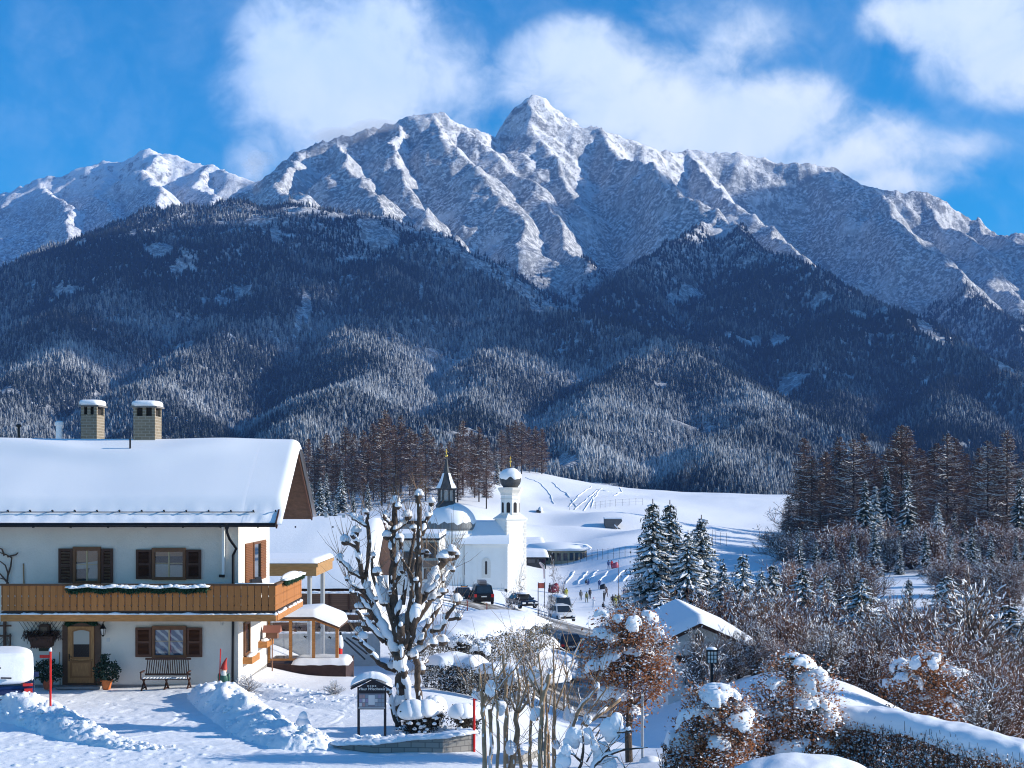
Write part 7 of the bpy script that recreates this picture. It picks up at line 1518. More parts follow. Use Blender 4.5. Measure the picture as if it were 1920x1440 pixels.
for k in range(2): proto('wlarch%d' % k, lambda k=k: larch_mesh(80 + k, (.22, .25)[k], 260, .06, .8, .0014), ('trunk', 'twigs', 'snow'), (LARCHB, LARCHT, SNOWB))
for k in range(3): proto('shrub%d' % k, lambda k=k: shrub_mesh(90 + k, (16, 20, 12)[k], (.42, .5, .35)[k], 4, snow_p=.16), ('stems', 'twigs', 'snow'), (BARK, (REDT, GREYT, REDT)[k], SNOWB))
for k in range(2): proto('baretree%d' % k, lambda k=k: shrub_mesh(95 + k, (3, 2)[k], .22, 4, snow_p=.3, thick=.018), ('stems', 'twigs', 'snow'), (BARK, GREYT, SNOWB))
proto('sapling', lambda: shrub_mesh(99, 1, .02, 4, snow_p=.2, thick=.007), ('stems', 'twigs', 'snow'), (TWIG, GREYT, SNOWB))
proto('snowshrub', lambda: shrub_mesh(101, 5, .45, 4, snow_p=.9, thick=.02), ('stems', 'twigs', 'snow'), (BARK, GREYT, SNOWB))

ORD = 'first second third fourth fifth sixth seventh eighth ninth tenth eleventh twelfth thirteenth fourteenth fifteenth sixteenth seventeenth eighteenth nineteenth twentieth'.split()
ORD += ['twenty-' + o for o in ORD[:9]] + ['thirtieth'] + ['thirty-' + o for o in ORD[:9]] + ['fortieth'] + ['forty-' + o for o in ORD[:9]]
def grove(items, make_label, group, name, cat):
    items = sorted(items, key=lambda q: q[0])
    for i, (px, Y, key, topy, wide) in enumerate(items):
        x = X(px, Y); z = gz(x, Y); h = Zh(topy, Y) - z
        plant(key, name, make_label(i, px), cat, x, Y, h, rnd.random() * 6.28, group, z, wide, .1)
# larch wood behind the chalet and chapel
r2 = random.Random(5); it = []
tops = [(578, 822), (596, 838), (612, 812), (630, 830), (648, 800), (664, 812), (682, 806), (700, 792), (716, 784), (722, 768), (738, 796), (752, 778), (768, 800), (780, 812), (798, 796), (812, 818), (826, 830), (842, 826), (858, 812), (868, 788), (884, 806), (898, 800), (912, 820), (928, 838), (940, 806), (952, 796), (966, 788), (978, 790), (992, 800), (1004, 798), (1016, 804), (590, 850), (624, 846), (660, 838), (690, 830), (742, 826), (790, 836), (846, 846), (890, 842)]
for k, (px, ty) in enumerate(tops): it.append((px, r2.uniform(395, 455) if px < 925 else r2.uniform(520, 555), 'larch%d' % (k % 5), ty, r2.uniform(.9, 1.15) * (1.0 if px < 925 else 1.15)))
grove(it, lambda i, px: 'bare brown larch, %s from the left in the wood behind the chapel' % ORD[i], 'larches behind the chapel', 'larch_tree', 'larch')
it = [(584, 360, 'dspruce0', 905, 1.), (600, 350, 'dspruce1', 892, 1.), (628, 340, 'dspruce0', 928, .9), (640, 380, 'dspruce1', 880, 1.), (662, 350, 'dspruce0', 918, 1.), (690, 372, 'dspruce1', 902, .9), (612, 372, 'dspruce0', 884, 1.), (932, 470, 'dspruce1', 862, 1.), (575, 350, 'dspruce1', 880, 1.), (910, 430, 'dspruce0', 880, .9)]
grove(it, lambda i, px: 'dark snow-dusted spruce, %s from the left below the bare larch wood' % ORD[i], 'spruces below the larch wood', 'spruce_tree', 'spruce')
# wood on the right
it = []
for k, (px, ty, Y) in enumerate([(1478, 930, 325), (1500, 880, 315), (1522, 856, 300), (1548, 846, 310), (1574, 818, 322), (1600, 822, 304), (1618, 812, 316), (1640, 850, 330), (1664, 840, 312), (1690, 796, 300), (1700, 798, 322), (1726, 840, 326), (1752, 846, 330), (1776, 812, 306), (1790, 820, 318), (1812, 850, 330), (1836, 840, 300), (1852, 826, 292), (1866, 838, 310), (1894, 870, 322), (1930, 830, 305), (1960, 860, 300), (1990, 840, 310), (1538, 900, 290), (1608, 930, 285), (1656, 900, 292), (1718, 920, 285), (1760, 940, 282), (1812, 930, 280), (1880, 960, 275), (2030, 840, 300), (2080, 850, 310), (2130, 840, 300)]):
    it.append((px, Y, ('wlarch%d' % (k % 2)) if k in (5, 13, 17, 10, 20) else 'larch%d' % (k % 5), ty, r2.uniform(1.0, 1.25)))
for k in range(16): it.append((1508 + k * 36 + r2.uniform(-8, 8), r2.uniform(345, 420), 'larch%d' % (k % 5), r2.uniform(812, 880), r2.uniform(1.1, 1.4)))
grove(it, lambda i, px: 'bare brown larch, %s from the left in the dark wood at right' % ORD[i], 'larches in the wood at right', 'larch_tree', 'larch')
it = [(1622, 268, 'dspruce1', 894, 1.0), (1641, 275, 'spruce0', 906, 1.0), (1662, 290, 'dspruce0', 872, 1.), (1701, 270, 'dspruce0', 880, 1.05), (1758, 262, 'spruce0', 938, 1.), (1790, 285, 'dspruce1', 955, 1.), (1561, 250, 'dspruce0', 1000, .9), (1806, 255, 'dspruce1', 990, 1.1), (1888, 290, 'wlarch0', 806, 1.1), (1912, 280, 'dspruce1', 890, 1.), (1835, 250, 'dspruce0', 1015, 1.), (1582, 262, 'dspruce1', 1020, .8), (1905, 240, 'dspruce0', 1000, 1.)]
grove(it, lambda i, px: 'snow-laden spruce, %s from the left among the larches at right' % ORD[i], 'spruces in the wood at right', 'spruce_tree', 'spruce')
it = [(1462 + k * 15.5 + r2.uniform(-5, 5), r2.uniform(252, 312), 'shrub%d' % (k % 3), r2.uniform(960, 1000) if k > 2 else 985, r2.uniform(.9, 1.4)) for k in range(32)]
grove(it, lambda i, px: 'dark bare undergrowth bush, %s from the left below the wood at right' % ORD[i], 'undergrowth bushes of the wood at right', 'undergrowth_bush', 'bush')
it = [(1492 + k * 21 + r2.uniform(-6, 6), r2.uniform(330, 350), 'shrub%d' % (k % 3), r2.uniform(930, 965), r2.uniform(1.2, 1.6)) for k in range(22)]
grove(it, lambda i, px: 'bare undergrowth bush, %s from the left deep inside the wood at right' % ORD[i], 'undergrowth bushes deep inside the wood at right', 'undergrowth_bush', 'bush')
it = [(572 + k * 17 + r2.uniform(-5, 5), r2.uniform(455, 490), 'shrub%d' % (k % 3), r2.uniform(872, 895), r2.uniform(1.2, 1.6)) for k in range(22)]
grove(it, lambda i, px: 'bare undergrowth bush, %s from the left inside the wood behind the chapel' % ORD[i], 'undergrowth bushes of the wood behind the chapel', 'undergrowth_bush', 'bush')
it = [((1476 + k * 13 if k < 11 else 1762 + (k - 11) * 15) + r2.uniform(-5, 5), r2.uniform(170, 240), 'shrub%d' % (k % 3), r2.uniform(1028, 1062), r2.uniform(.9, 1.3)) for k in range(22)]
grove(it, lambda i, px: 'bare grey brown bush, %s from the left on the bank between meadow and thicket' % ORD[i], 'bushes on the bank between meadow and thicket', 'bank_bush', 'bush')
it = [(1498, 245, 'dspruce0', 985, 1.), (1530, 240, 'dspruce1', 1010, 1.), (1600, 236, 'dspruce0', 995, 1.1), (1640, 244, 'dspruce1', 980, 1.), (1686, 246, 'dspruce0', 1004, 1.), (1735, 240, 'dspruce1', 992, 1.), (1782, 232, 'dspruce0', 1000, 1.1), (1822, 238, 'dspruce1', 984, 1.), (1858, 228, 'dspruce0', 996, 1.1), (1932, 236, 'dspruce1', 970, 1.1)]
grove(it, lambda i, px: 'dark young spruce, %s from the left in front of the wood undergrowth' % ORD[i], 'young spruces in front of the wood at right', 'spruce_tree', 'spruce')
# tall frosted spruces mid picture and the low row right of them
for px, by, ty, Y, key, wd, lab in ((1224, 1190, 932, 122, 'spruce0', 1.12, 'tall frosted spruce, left one of the dense pair beside the snow meadow'), (1256, 1190, 934, 126, 'spruce0', 1.1, 'tall frosted spruce, right one of the dense pair beside the snow meadow'), (1290, 1190, 990, 120, 'spruce1', 1.0, 'frosted spruce with rounded top just right of the tallest pair'), (1315, 1195, 962, 124, 'spruce0', 1.15, 'frosted spruce with a long thin leader right of the tallest pair'),
        (1240, 1200, 1080, 108, 'spruce2', 1.2, 'broad low spruce at the foot of the tallest pair'), (1300, 1200, 1105, 100, 'spruce2', 1.3, 'low spruce drowned in snow behind the white hut roof'), (1356, 1170, 1046, 118, 'spruce1', .95, 'small frosted spruce between the tall group and the wide one'), (1393, 1180, 1030, 116, 'spruce2', .95, 'wide medium frosted spruce standing free before the blue meadow'), (1428, 1170, 1060, 112, 'spruce1', .9, 'slim small spruce right of the wide free standing one'), (1450, 1170, 1052, 128, 'spruce0', 1.1, 'faint slim spruce behind the brown bushes by the meadow'),
        (1505, 1180, 1054, 104, 'spruce1', 1.1, 'bushy frosted spruce in front of the larch wood edge'), (1548, 1160, 1066, 120, 'spruce2', .9, 'little frosted spruce left of the bright snow field'), (1614, 1190, 1070, 96, 'spruce2', 1.05, 'dense snowy spruce right before the bright snow field'), (1704, 1150, 1080, 130, 'dspruce0', .9, 'thin little spruce standing in the bright snow field'), (1776, 1180, 1068, 110, 'spruce2', 1.25, 'broad grey-green spruce right of the bright snow field'), (1892, 1210, 1120, 84, 'spruce2', 1.5, 'wide blue shaded spruce under deep snow at the right edge'), (1842, 1190, 1130, 92, 'spruce2', 1.4, 'low shaded spruce left of the one at the right edge'), (1590, 1185, 1090, 104, 'spruce2', 1.2, 'low snowy spruce pressed against the dense one by the bright field')):
    x = X(px, Y); z = gz(x, Y); plant(key, 'spruce_tree', lab, 'spruce', x, Y, Zh(ty, Y) - z, rnd.random() * 6, 'frosted spruces along the meadow', z, wd * 1.3, .15)
# bare thicket on the right
it = []; r3 = random.Random(9)
rows = [(98, 1105, 1320, 1920, 13), (84, 1125, 1330, 1930, 13), (72, 1150, 1390, 1930, 12), (62, 1185, 1440, 1930, 10), (55, 1225, 1690, 1930, 5)]
for ri, (Y0, ty, pa, pb, n) in enumerate(rows):
    q = []
    for k in range(n):
        px = pa + (pb - pa) * (k + r3.uniform(.1, .9)) / n; Y = Y0 + r3.uniform(-5, 5)
        if ri == 0 and 1640 < px < 1760: continue
        q.append((px, Y, 'shrub%d' % r3.randrange(3), ty + r3.uniform(-38, 30), r3.uniform(.8, 1.15)))
    if ri in (2, 3): q = [v for v in q if v[0] > 1380]
    rn = ('back row', 'second row', 'middle row', 'front row', 'nearest corner')[ri]
    grove(q, lambda i, px, rn=rn: 'bare reddish brown bush, %s from the left in the thicket %s' % (ORD[i], rn), 'bare bushes of the thicket at right', 'bare_bush', 'bush')
for px, by, ty, Y, key, lab in ((1562, 1282, 1140, 52, 'baretree0', 'slender bare tree with snowy forks on the crest of the snow slope'), (1845, 1200, 1050, 70, 'baretree1', 'tall thin bare tree standing in the thicket near the right edge'), (1410, 1290, 1165, 58, 'baretree0', 'bent bare tree with snow on its boughs right of the hut'), (1440, 1265, 1160, 60, 'baretree1', 'straight bare tree with snow lumps behind the hut path'), (1298, 1282, 1168, 57, 'sapling', 'thin young tree in front of the hut gable'), (1345, 1282, 1165, 56, 'sapling', 'second thin young tree right of the hut lantern'), (1865, 1392, 1205, 40, 'baretree0', 'leaning bare tree with long boughs at the lower right edge'), (1632, 1270, 1130, 58, 'baretree1', 'forked bare tree at the edge of thicket and snow crest')):
    Y_ = Y; x = X(px, Y_); z = gz(x, Y_); plant(key, 'bare_tree', lab, 'tree', x, Y_, Zh(ty, Y_) - z, r3.random() * 6, None, z, 1.0, .1, (0, .35) if px == 1865 else (0, 0))
for px, by, ty, Y, key, lab in ((835, 1135, 1028, 134, 'sapling', 'bare leafless sapling in front of the chapel rotunda'), (955, 1160, 1050, 112, 'sapling', 'thin sapling with red guard in front of the chapel tower'), (1018, 1170, 1082, 116, 'sapling', 'thin sapling on the snow heap left of the van'), (1053, 1105, 1035, 185, 'sapling', 'white twigged sapling on the bank beyond the van'), (990, 1250, 1140, 76, 'snowshrub', 'small dark tree with snow on every branch by the shaded street'), (1180, 1145, 1082, 130, 'shrub1', 'brown bare bush at the left foot of the tall spruces'), (1196, 1170, 1110, 112, 'shrub1', 'grey bare bush in front of the tall spruces'), (628, 1316, 1268, 47, 'snowshrub', 'small leafless snowy shrub on the lawn left of the notice board'), (466, 1286, 1256, 47.5, 'snowshrub', 'little snow-crusted shrub at the house corner')):
    x = X(px, Y); z = gz(x, Y); h = max(Zh(ty, Y) - z, .6); plant(key, 'young_tree' if key == 'sapling' else 'small_shrub', lab, 'young tree' if key == 'sapling' else 'shrub', x, Y, h, r3.random() * 6, None, z, 1.3 if px in (628, 466) else .5 if key in ('sapling', 'snowshrub') else .9, .05)

# ------------------------------------------------------------------ brown beeches, hedges
def leafy(name, label, cat, lobes, n, leaf, lm, seed, snow_n=14, snow_r=(.12, .3), trunk=None, shell=.45, group=None, flat=.2, snow_sc=1.0, twigs=400, top=.35):
    """leaf mass in a set of ellipsoid lobes (x,y,z,rx,ry,rz) with twigs inside and snow cushions on top"""
    rs = np.random.RandomState(seed); L = np.array(lobes, float); w = (L[:, 3] * L[:, 4] * L[:, 5]); k = rs.choice(len(L), n, p=w / w.sum())
    d = rs.normal(size=(n, 3)); d /= np.linalg.norm(d, axis=1)[:, None]; r = (shell + (1 - shell) * rs.rand(n)) ** .6; cl = rs.normal(size=(n // 8 + 1, 3)) * .10
    c = L[k, :3] + d * r[:, None] * L[k, 3:] ; c += cl[rs.randint(0, len(cl), n)] + rs.normal(size=(n, 3)) * .03
    g0 = (L[:, 0].mean(), L[:, 1].mean(), gz(L[:, 0].mean(), L[:, 1].mean())); o = thing(name, label, cat, g0 if trunk is None else trunk[0][:3], 0, group)
    m = MB(); m.leaves(c, leaf * rs.uniform(.6, 1.3, n), rs, flat); m.build('foliage', lm, o)
    m = MB(); kk = rs.choice(len(L), twigs, p=w / w.sum()); b = L[kk, :3] + rs.normal(size=(twigs, 3)) * L[kk, 3:] * .25; b[:, 2] -= L[kk, 5] * .3; dd = rs.normal(size=(twigs, 3)); dd[:, 2] = np.abs(dd[:, 2]); dd /= np.linalg.norm(dd, axis=1)[:, None]
    m.sticks(b, L[kk, :3] + dd * L[kk, 3:] * rs.uniform(.7, 1.08, (twigs, 1)), .008, .004)
    if trunk is not None:
        p = np.array([q[:3] for q in trunk]); m.tube(p, [q[3] for q in trunk], 10)
        for j in range(18):
            t = rs.uniform(.45, 1) * (len(p) - 1); i = min(int(t), len(p) - 2); q0 = p[i] + (p[i + 1] - p[i]) * (t - i); l = L[rs.randint(len(L))]; e = l[:3] + rs.normal(size=3) * l[3:] * .3; mid = (q0 + e) / 2 + np.array([0, 0, -.12]); m.tube([q0, mid, e], [.035, .024, .01], 6)
    m.build('trunk' if trunk is not None else 'stems', BARK, o)
    if snow_n:
        m = MB()
        def cap(l, dv, al, th):
            # cushion hugging the crown: a patch of the lobe's surface with a swollen middle and ragged rim
            dv = np.array(dv) / np.linalg.norm(dv); e1 = np.cross(dv, [0.3, 1, .1]); e1 /= np.linalg.norm(e1); e2 = np.cross(dv, e1); K, NR = 22, 7; A = np.arange(K) * 2 * np.pi / K
            rim = al * (1 + .28 * np.sin(A * 2 + rs.rand() * 6) + .2 * np.sin(A * 3 + rs.rand() * 6) + .14 * np.sin(A * 5 + rs.rand() * 6) + rs.normal(size=K) * .07); V = []
            for i in range(NR):
                f = (i / (NR - 1.)); an = rim * f; D = np.cos(an)[:, None] * dv + np.sin(an)[:, None] * (np.cos(A)[:, None] * e1 + np.sin(A)[:, None] * e2)
                Pp = l[:3] + D * l[3:] * .93; bul = th * np.sqrt(max(0, 1 - f ** 2.6)); Pp = Pp + D * bul * .6 + np.array([0, 0, 1.]) * bul * .7 - np.array([0, 0, 1.]) * (.05 * (i == NR - 1)) + (D * (.25 * th * lump(D, 7, 7.)[:, None]) * (1 - f) if i else 0); V.append(Pp)
            q = [(i * K + j, i * K + (j + 1) % K, (i + 1) * K + (j + 1) % K, (i + 1) * K + j) for i in range(NR - 1) for j in range(K)]; m.add(np.concatenate(V), np.array(q)[:, ::-1])
        big = w ** .5 / (w ** .5).sum()
        for j in range(snow_n):
            l = L[rs.choice(len(L), p=big)]; a = rs.rand() * 6.283; tl = rs.uniform(.1, 1.0); dv = (math.cos(a) * tl, -abs(math.sin(a)) * tl if rs.rand() < .8 else math.sin(a) * tl, 1 - .55 * tl * (1 - top) - .15)
            R_ = (l[3] + l[5]) / 2; cap(l, dv, min(.52, rs.uniform(*snow_r) * 1.35 / R_), rs.uniform(.03, .075) * snow_sc)
        m.build('snow', SNOWB, o, True)
        m = MB(); n2 = n // 2; kk = rs.choice(len(L), n2, p=w / w.sum()); d = rs.normal(size=(n2, 3)); d[:, 2] = np.abs(d[:, 2]) * 1.0 - .15; d /= np.linalg.norm(d, axis=1)[:, None]; c2 = L[kk, :3] + d * rs.uniform(.8, 1.05, (n2, 1)) * L[kk, 3:] + cl[rs.randint(0, len(cl), n2)]
        m.leaves(c2, leaf * rs.uniform(.4, 1.25, n2), rs, .75, asp=.75); m.build('snow_dusting', SNOWB, o)
    return o
def lobe(px, py, Y, rx, rz, ry=None): s = Y / F; return (X(px, Y), Y, Zh(py, Y), rx * s, (ry or (rx + rz) / 2) * s, rz * s)
Yb = 37.0
leafy('beech_tree', 'young beech with rusty dry leaves and snow cushions beside the street', 'beech', [lobe(1175, 1190, Yb, 55, 48), lobe(1130, 1215, Yb, 42, 40), lobe(1225, 1215, Yb, 42, 42), lobe(1180, 1255, Yb, 75, 45), lobe(1120, 1262, Yb, 40, 38), lobe(1240, 1265, Yb, 34, 36), lobe(1190, 1300, Yb, 62, 32), lobe(1150, 1310, Yb, 40, 28), lobe(1128, 1160, Yb, 26, 16), lobe(1205, 1165, Yb, 36, 22), lobe(1178, 1348, Yb, 30, 24)], 6500, .085, BEECH, 3, 17, (.10, .26), [(*P(1180, 1440, Yb), .105), (*P(1178, 1380, Yb), .095), (*P(1182, 1320, Yb), .085), (*P(1176, 1250, Yb), .06), (*P(1180, 1180, Yb), .025)], top=.75)
Yb = 31.0
leafy('beech_bush', 'left rusty beech bush capped with snow at the lower right', 'bush', [lobe(1345, 1330, Yb, 62, 46), lobe(1310, 1370, Yb, 48, 50), lobe(1375, 1375, Yb, 55, 60), lobe(1330, 1420, Yb, 70, 50), lobe(1300, 1310, Yb, 24, 28), lobe(1390, 1310, Yb, 20, 22)], 5200, .075, BEECH, 5, 20, (.10, .22), top=.7)
leafy('beech_bush', 'larger rusty beech bush carrying thick snow pillows at the lower right', 'bush', [lobe(1480, 1265, Yb + 1, 58, 40), lobe(1530, 1300, Yb + 1, 48, 50), lobe(1450, 1320, Yb + 1, 60, 52), lobe(1505, 1360, Yb + 1, 85, 58), lobe(1440, 1385, Yb + 1, 60, 60), lobe(1545, 1370, Yb + 1, 50, 50), lobe(1490, 1415, Yb + 1, 95, 45)], 7500, .075, BEECH, 6, 24, (.11, .24), top=.7)
def hedge(name, label, pts, lm, seed, n, leaf=.07, h0=-.1, snow_h=.30, cat='hedge', dust=.12):
    """clipped hedge: pts = (x,y,ztop,halfwidth,height) with a continuous snow roof"""
    rs = np.random.RandomState(seed); p = np.array(pts, float); t = rs.uniform(0, len(p) - 1, n); i = np.minimum(t.astype(int), len(p) - 2); f = (t - i)[:, None]; q = p[i] * (1 - f) + p[i + 1] * f
    d = p[i + 1, :2] - p[i, :2]; d /= np.linalg.norm(d, axis=1)[:, None]; nr = np.stack([-d[:, 1], d[:, 0]], 1); s = np.sign(rs.uniform(-1, 1, n)) * rs.uniform(.55, 1.13, n) ** .4; zz = rs.uniform(0, 1, n)
    c = np.stack([q[:, 0] + nr[:, 0] * s * q[:, 3], q[:, 1] + nr[:, 1] * s * q[:, 3], q[:, 2] - q[:, 4] * zz], 1) + rs.normal(size=(n, 3)) * .04
    o = thing(name, label, cat, (p[:, 0].mean(), p[:, 1].mean(), p[:, 2].mean() - p[:, 4].mean())); m = MB(); m.leaves(c, leaf * rs.uniform(.6, 1.3, n), rs, .1); m.build('foliage', lm, o)
    m = MB(); k = rs.randint(0, n, n // 6); m.sticks(c[k] - np.array([0, 0, .2]), c[k] + rs.normal(size=(len(k), 3)) * .08 + np.array([0, 0, .1]), .008, .005); m.build('stems', BARK, o)
    N = 24 * len(p); K = 18; tt = np.linspace(0, len(p) - 1, N); i = np.minimum(tt.astype(int), len(p) - 2); f = (tt - i)[:, None]; q = p[i] * (1 - f) + p[i + 1] * f; d = np.gradient(q[:, :2], axis=0); d /= np.linalg.norm(d, axis=1)[:, None] + 1e-9; nr = np.stack([-d[:, 1], d[:, 0]], 1); s = np.linspace(-1, 1, K)
    XX = q[:, :1] + nr[:, :1] * s * (q[:, 3:4] * 1.02); YY = q[:, 1:2] + nr[:, 1:2] * s * (q[:, 3:4] * 1.02); e = np.sqrt(np.clip(np.minimum(np.arange(N), N - 1 - np.arange(N)) / 8., 0, 1))[:, None]
    drape = -np.where(np.abs(s) > .9, .10, 0) * (1 + 1.2 * pnoise(XX * 1.1, YY * 1.1, 3)); ZZ = q[:, 2:3] + snow_h * (1 - np.abs(s) ** 3.5) * e + .05 * fbm(XX * 1.1, YY * 1.1, 3, seed) + drape - .02
    m = MB(); m.add(np.stack([XX, YY, ZZ], -1), grid_quads(N, K)[:, ::-1]); m.build('snow_roof', SNOWB, o, True)
    m = MB(); n2 = int(n * dust * 2.2); k = rs.randint(0, n, n2); m.leaves(c[k] + np.array([0, -.03, .03]), leaf * rs.uniform(.5, 1.4, n2), rs, .6, asp=.8); m.build('snow_dusting', SNOWB, o)
    return o
def hp(px, py, Y, hw, h): return (X(px, Y), Y, Zh(py, Y), hw, h)
hedge('beech_hedge', 'long rusty beech hedge under a smooth snow roof running to the right edge', [hp(1560, 1345, 32.5, .55, 1.2), hp(1640, 1352, 32, .6, 1.2), hp(1740, 1372, 31, .6, 1.1), hp(1840, 1398, 30, .6, 1.0), hp(1960, 1428, 29, .6, 1.0)], BEECH, 7, 15000, .065, snow_h=.34, dust=.30)
hedge('beech_hedge', 'short dark beech hedge with a rounded shaded snow top left of the bushes', [hp(1248, 1395, 31.5, .4, .9), hp(1275, 1392, 31.5, .45, .9), hp(1312, 1398, 31.3, .4, .9)], BEECH, 8, 2600, .065, snow_h=.30, dust=.22)
_m = MB(); _u = np.linspace(1360, 1640, 50); _v = np.linspace(25, 28.8, 20); _U, _W = np.meshgrid(_u, _v, indexing='ij'); _Z = Zh(1421, 28.8) - .5 + .62 * np.clip(np.sin((_U - 1360) / 280 * np.pi), 0, 1) ** .4 - .25 * ((_W - 28.4) / 2.) ** 2 + .03 * fbm(_U * .02, _W, 2, 3); _m.add(np.stack([(_U - 960) / F * _W, _W, _Z], -1), grid_quads(50, 20)[:, ::-1]); tag(_m.build('snow_bank', SNOWB, None, True), kind='structure')
for px, Y, ty, lab in ((1384, 59.5, 1168, 'brown bare bush hiding the right corner of the white hut'), (1416, 58, 1178, 'taller brown bare bush right of the white hut'), (1452, 57, 1188, 'reddish bare bush left of the snow crest'), (1340, 60.5, 1176, 'thin brown twigged bush before the hut gable'), (1306, 60.8, 1160, 'tall thin bush before the left half of the hut gable'), (1366, 60.2, 1166, 'thin bush before the right half of the hut gable')):
    x = X(px, Y); z = gz(x, Y); plant('shrub%d' % (px % 3), 'bare_bush', lab, 'bush', x, Y, Zh(ty, Y) - z, px, None, z, .9 if px > 1370 else .5, .05)
Yb = 46.
leafy('beech_bush', 'rusty leafed young beech at the lower right edge of the thicket', 'bush', [lobe(1740, 1270, Yb, 50, 50), lobe(1700, 1300, Yb, 38, 40), lobe(1790, 1300, Yb, 46, 50), lobe(1750, 1340, Yb, 60, 42), lobe(1820, 1345, Yb, 34, 34), lobe(1745, 1225, Yb, 26, 24)], 5200, .10, BEECH, 9, 15, (.12, .24), top=.5, shell=.3)
leafy('beech_bush', 'small rusty beech shrub behind the snow crest, right of the bare tree', 'bush', [lobe(1690, 1265, 52, 30, 30), lobe(1660, 1290, 52, 20, 18)], 1200, .10, BEECH, 10, 6, (.10, .2))
# shrubs and hedges around the lawn
Yb = 40.5
for k, (lobes, lab) in enumerate((([lobe(775, 1355, Yb, 26, 34), lobe(800, 1350, Yb, 20, 30)], 'dark clipped shrub with a tall snow cap right of the big trunk'), ([lobe(815, 1345, Yb + .8, 20, 32)], 'dark shrub with a snow cap, right neighbour of the one by the trunk'), ([lobe(868, 1352, Yb, 22, 26), lobe(885, 1355, Yb + .5, 16, 26)], 'round shrub with a snow hat beside the red pole'))):
    o = leafy('garden_shrub', lab, 'shrub', lobes, 900, .07, HEDGEG, 30 + k, 0)
    m = MB()
    for l in lobes:
        for q in range(4): m.blob((l[0] + rnd.uniform(-.3, .3) * l[3], l[1] - .1 + rnd.uniform(-.2, .2) * l[4], l[2] + l[5] * .55), (l[3] * .95, l[4] * 1.0, l[5] * .75), rnd.randrange(999), 3, .10, 2., .45)
    for q in range(26): l = lobes[rnd.randrange(len(lobes))]; m.blob((l[0] + rnd.uniform(-1, 1) * l[3], l[1] - l[4] * rnd.uniform(.6, 1), l[2] + rnd.uniform(-.9, .3) * l[5]), rnd.uniform(.03, .08), q, 1, .2)
    m.build('snow_cap', SNOWB, o, True)
hedge('snowy_hedge', 'dark twiggy hedge with ragged snow roof behind the lawn', [hp(808, 1245, 52, .7, 1.3), hp(850, 1240, 52.5, .8, 1.3), hp(905, 1246, 52, .7, 1.3)], HEDGEG, 11, 4200, .08, snow_h=.34, dust=.22)
hedge('snowy_hedge', 'second dark hedge with ragged snow roof left of the street', [hp(905, 1262, 50, .6, 1.1), hp(940, 1258, 50.5, .7, 1.1), hp(985, 1268, 50, .7, 1.1)], HEDGEG, 12, 3000, .08, snow_h=.34, dust=.26)
hedge('snowy_hedge', 'huge block hedge buried under a smooth bright snow roof', [hp(790, 1205, 66, 1.9, 1.2), hp(850, 1180, 68, 2.4, 1.5), hp(905, 1170, 70, 2.5, 1.5), hp(955, 1160, 73, 2.4, 1.3)], mat('dry_grass_hedge', (.25, .19, .10), .9, var=.4, vscale=8), 13, 7000, .10, snow_h=.55, dust=.15)
leafy('snowy_shrub', 'bushy shrub crusted with snow between the two dark hedges', 'shrub', [lobe(865, 1210, 58, 30, 18), lobe(900, 1222, 58, 26, 18)], 1600, .09, HEDGEG, 14, 16, (.1, .22))
for k, (px, py, Y, rx, h) in enumerate(((880, 1178, 96, 4.5, 1.2), (960, 1168, 104, 3.8, 1.0), (1010, 1186, 100, 3.2, 1.1), (1000, 1215, 92, 2.6, 1.2), (1035, 1215, 100, 2.2, 1.0), (905, 1200, 84, 4., 1.1))):
    x = X(px, Y); m = MB(); m.blob((x, Y, gz(x, Y) - .1), (rx, 2.6, h + .2), 60 + k, 4, .10, 2.6, .1); tag(m.build('snow_bank', snow_mat('bank_snow', .6, 7.0, .05), None, True), kind='structure')

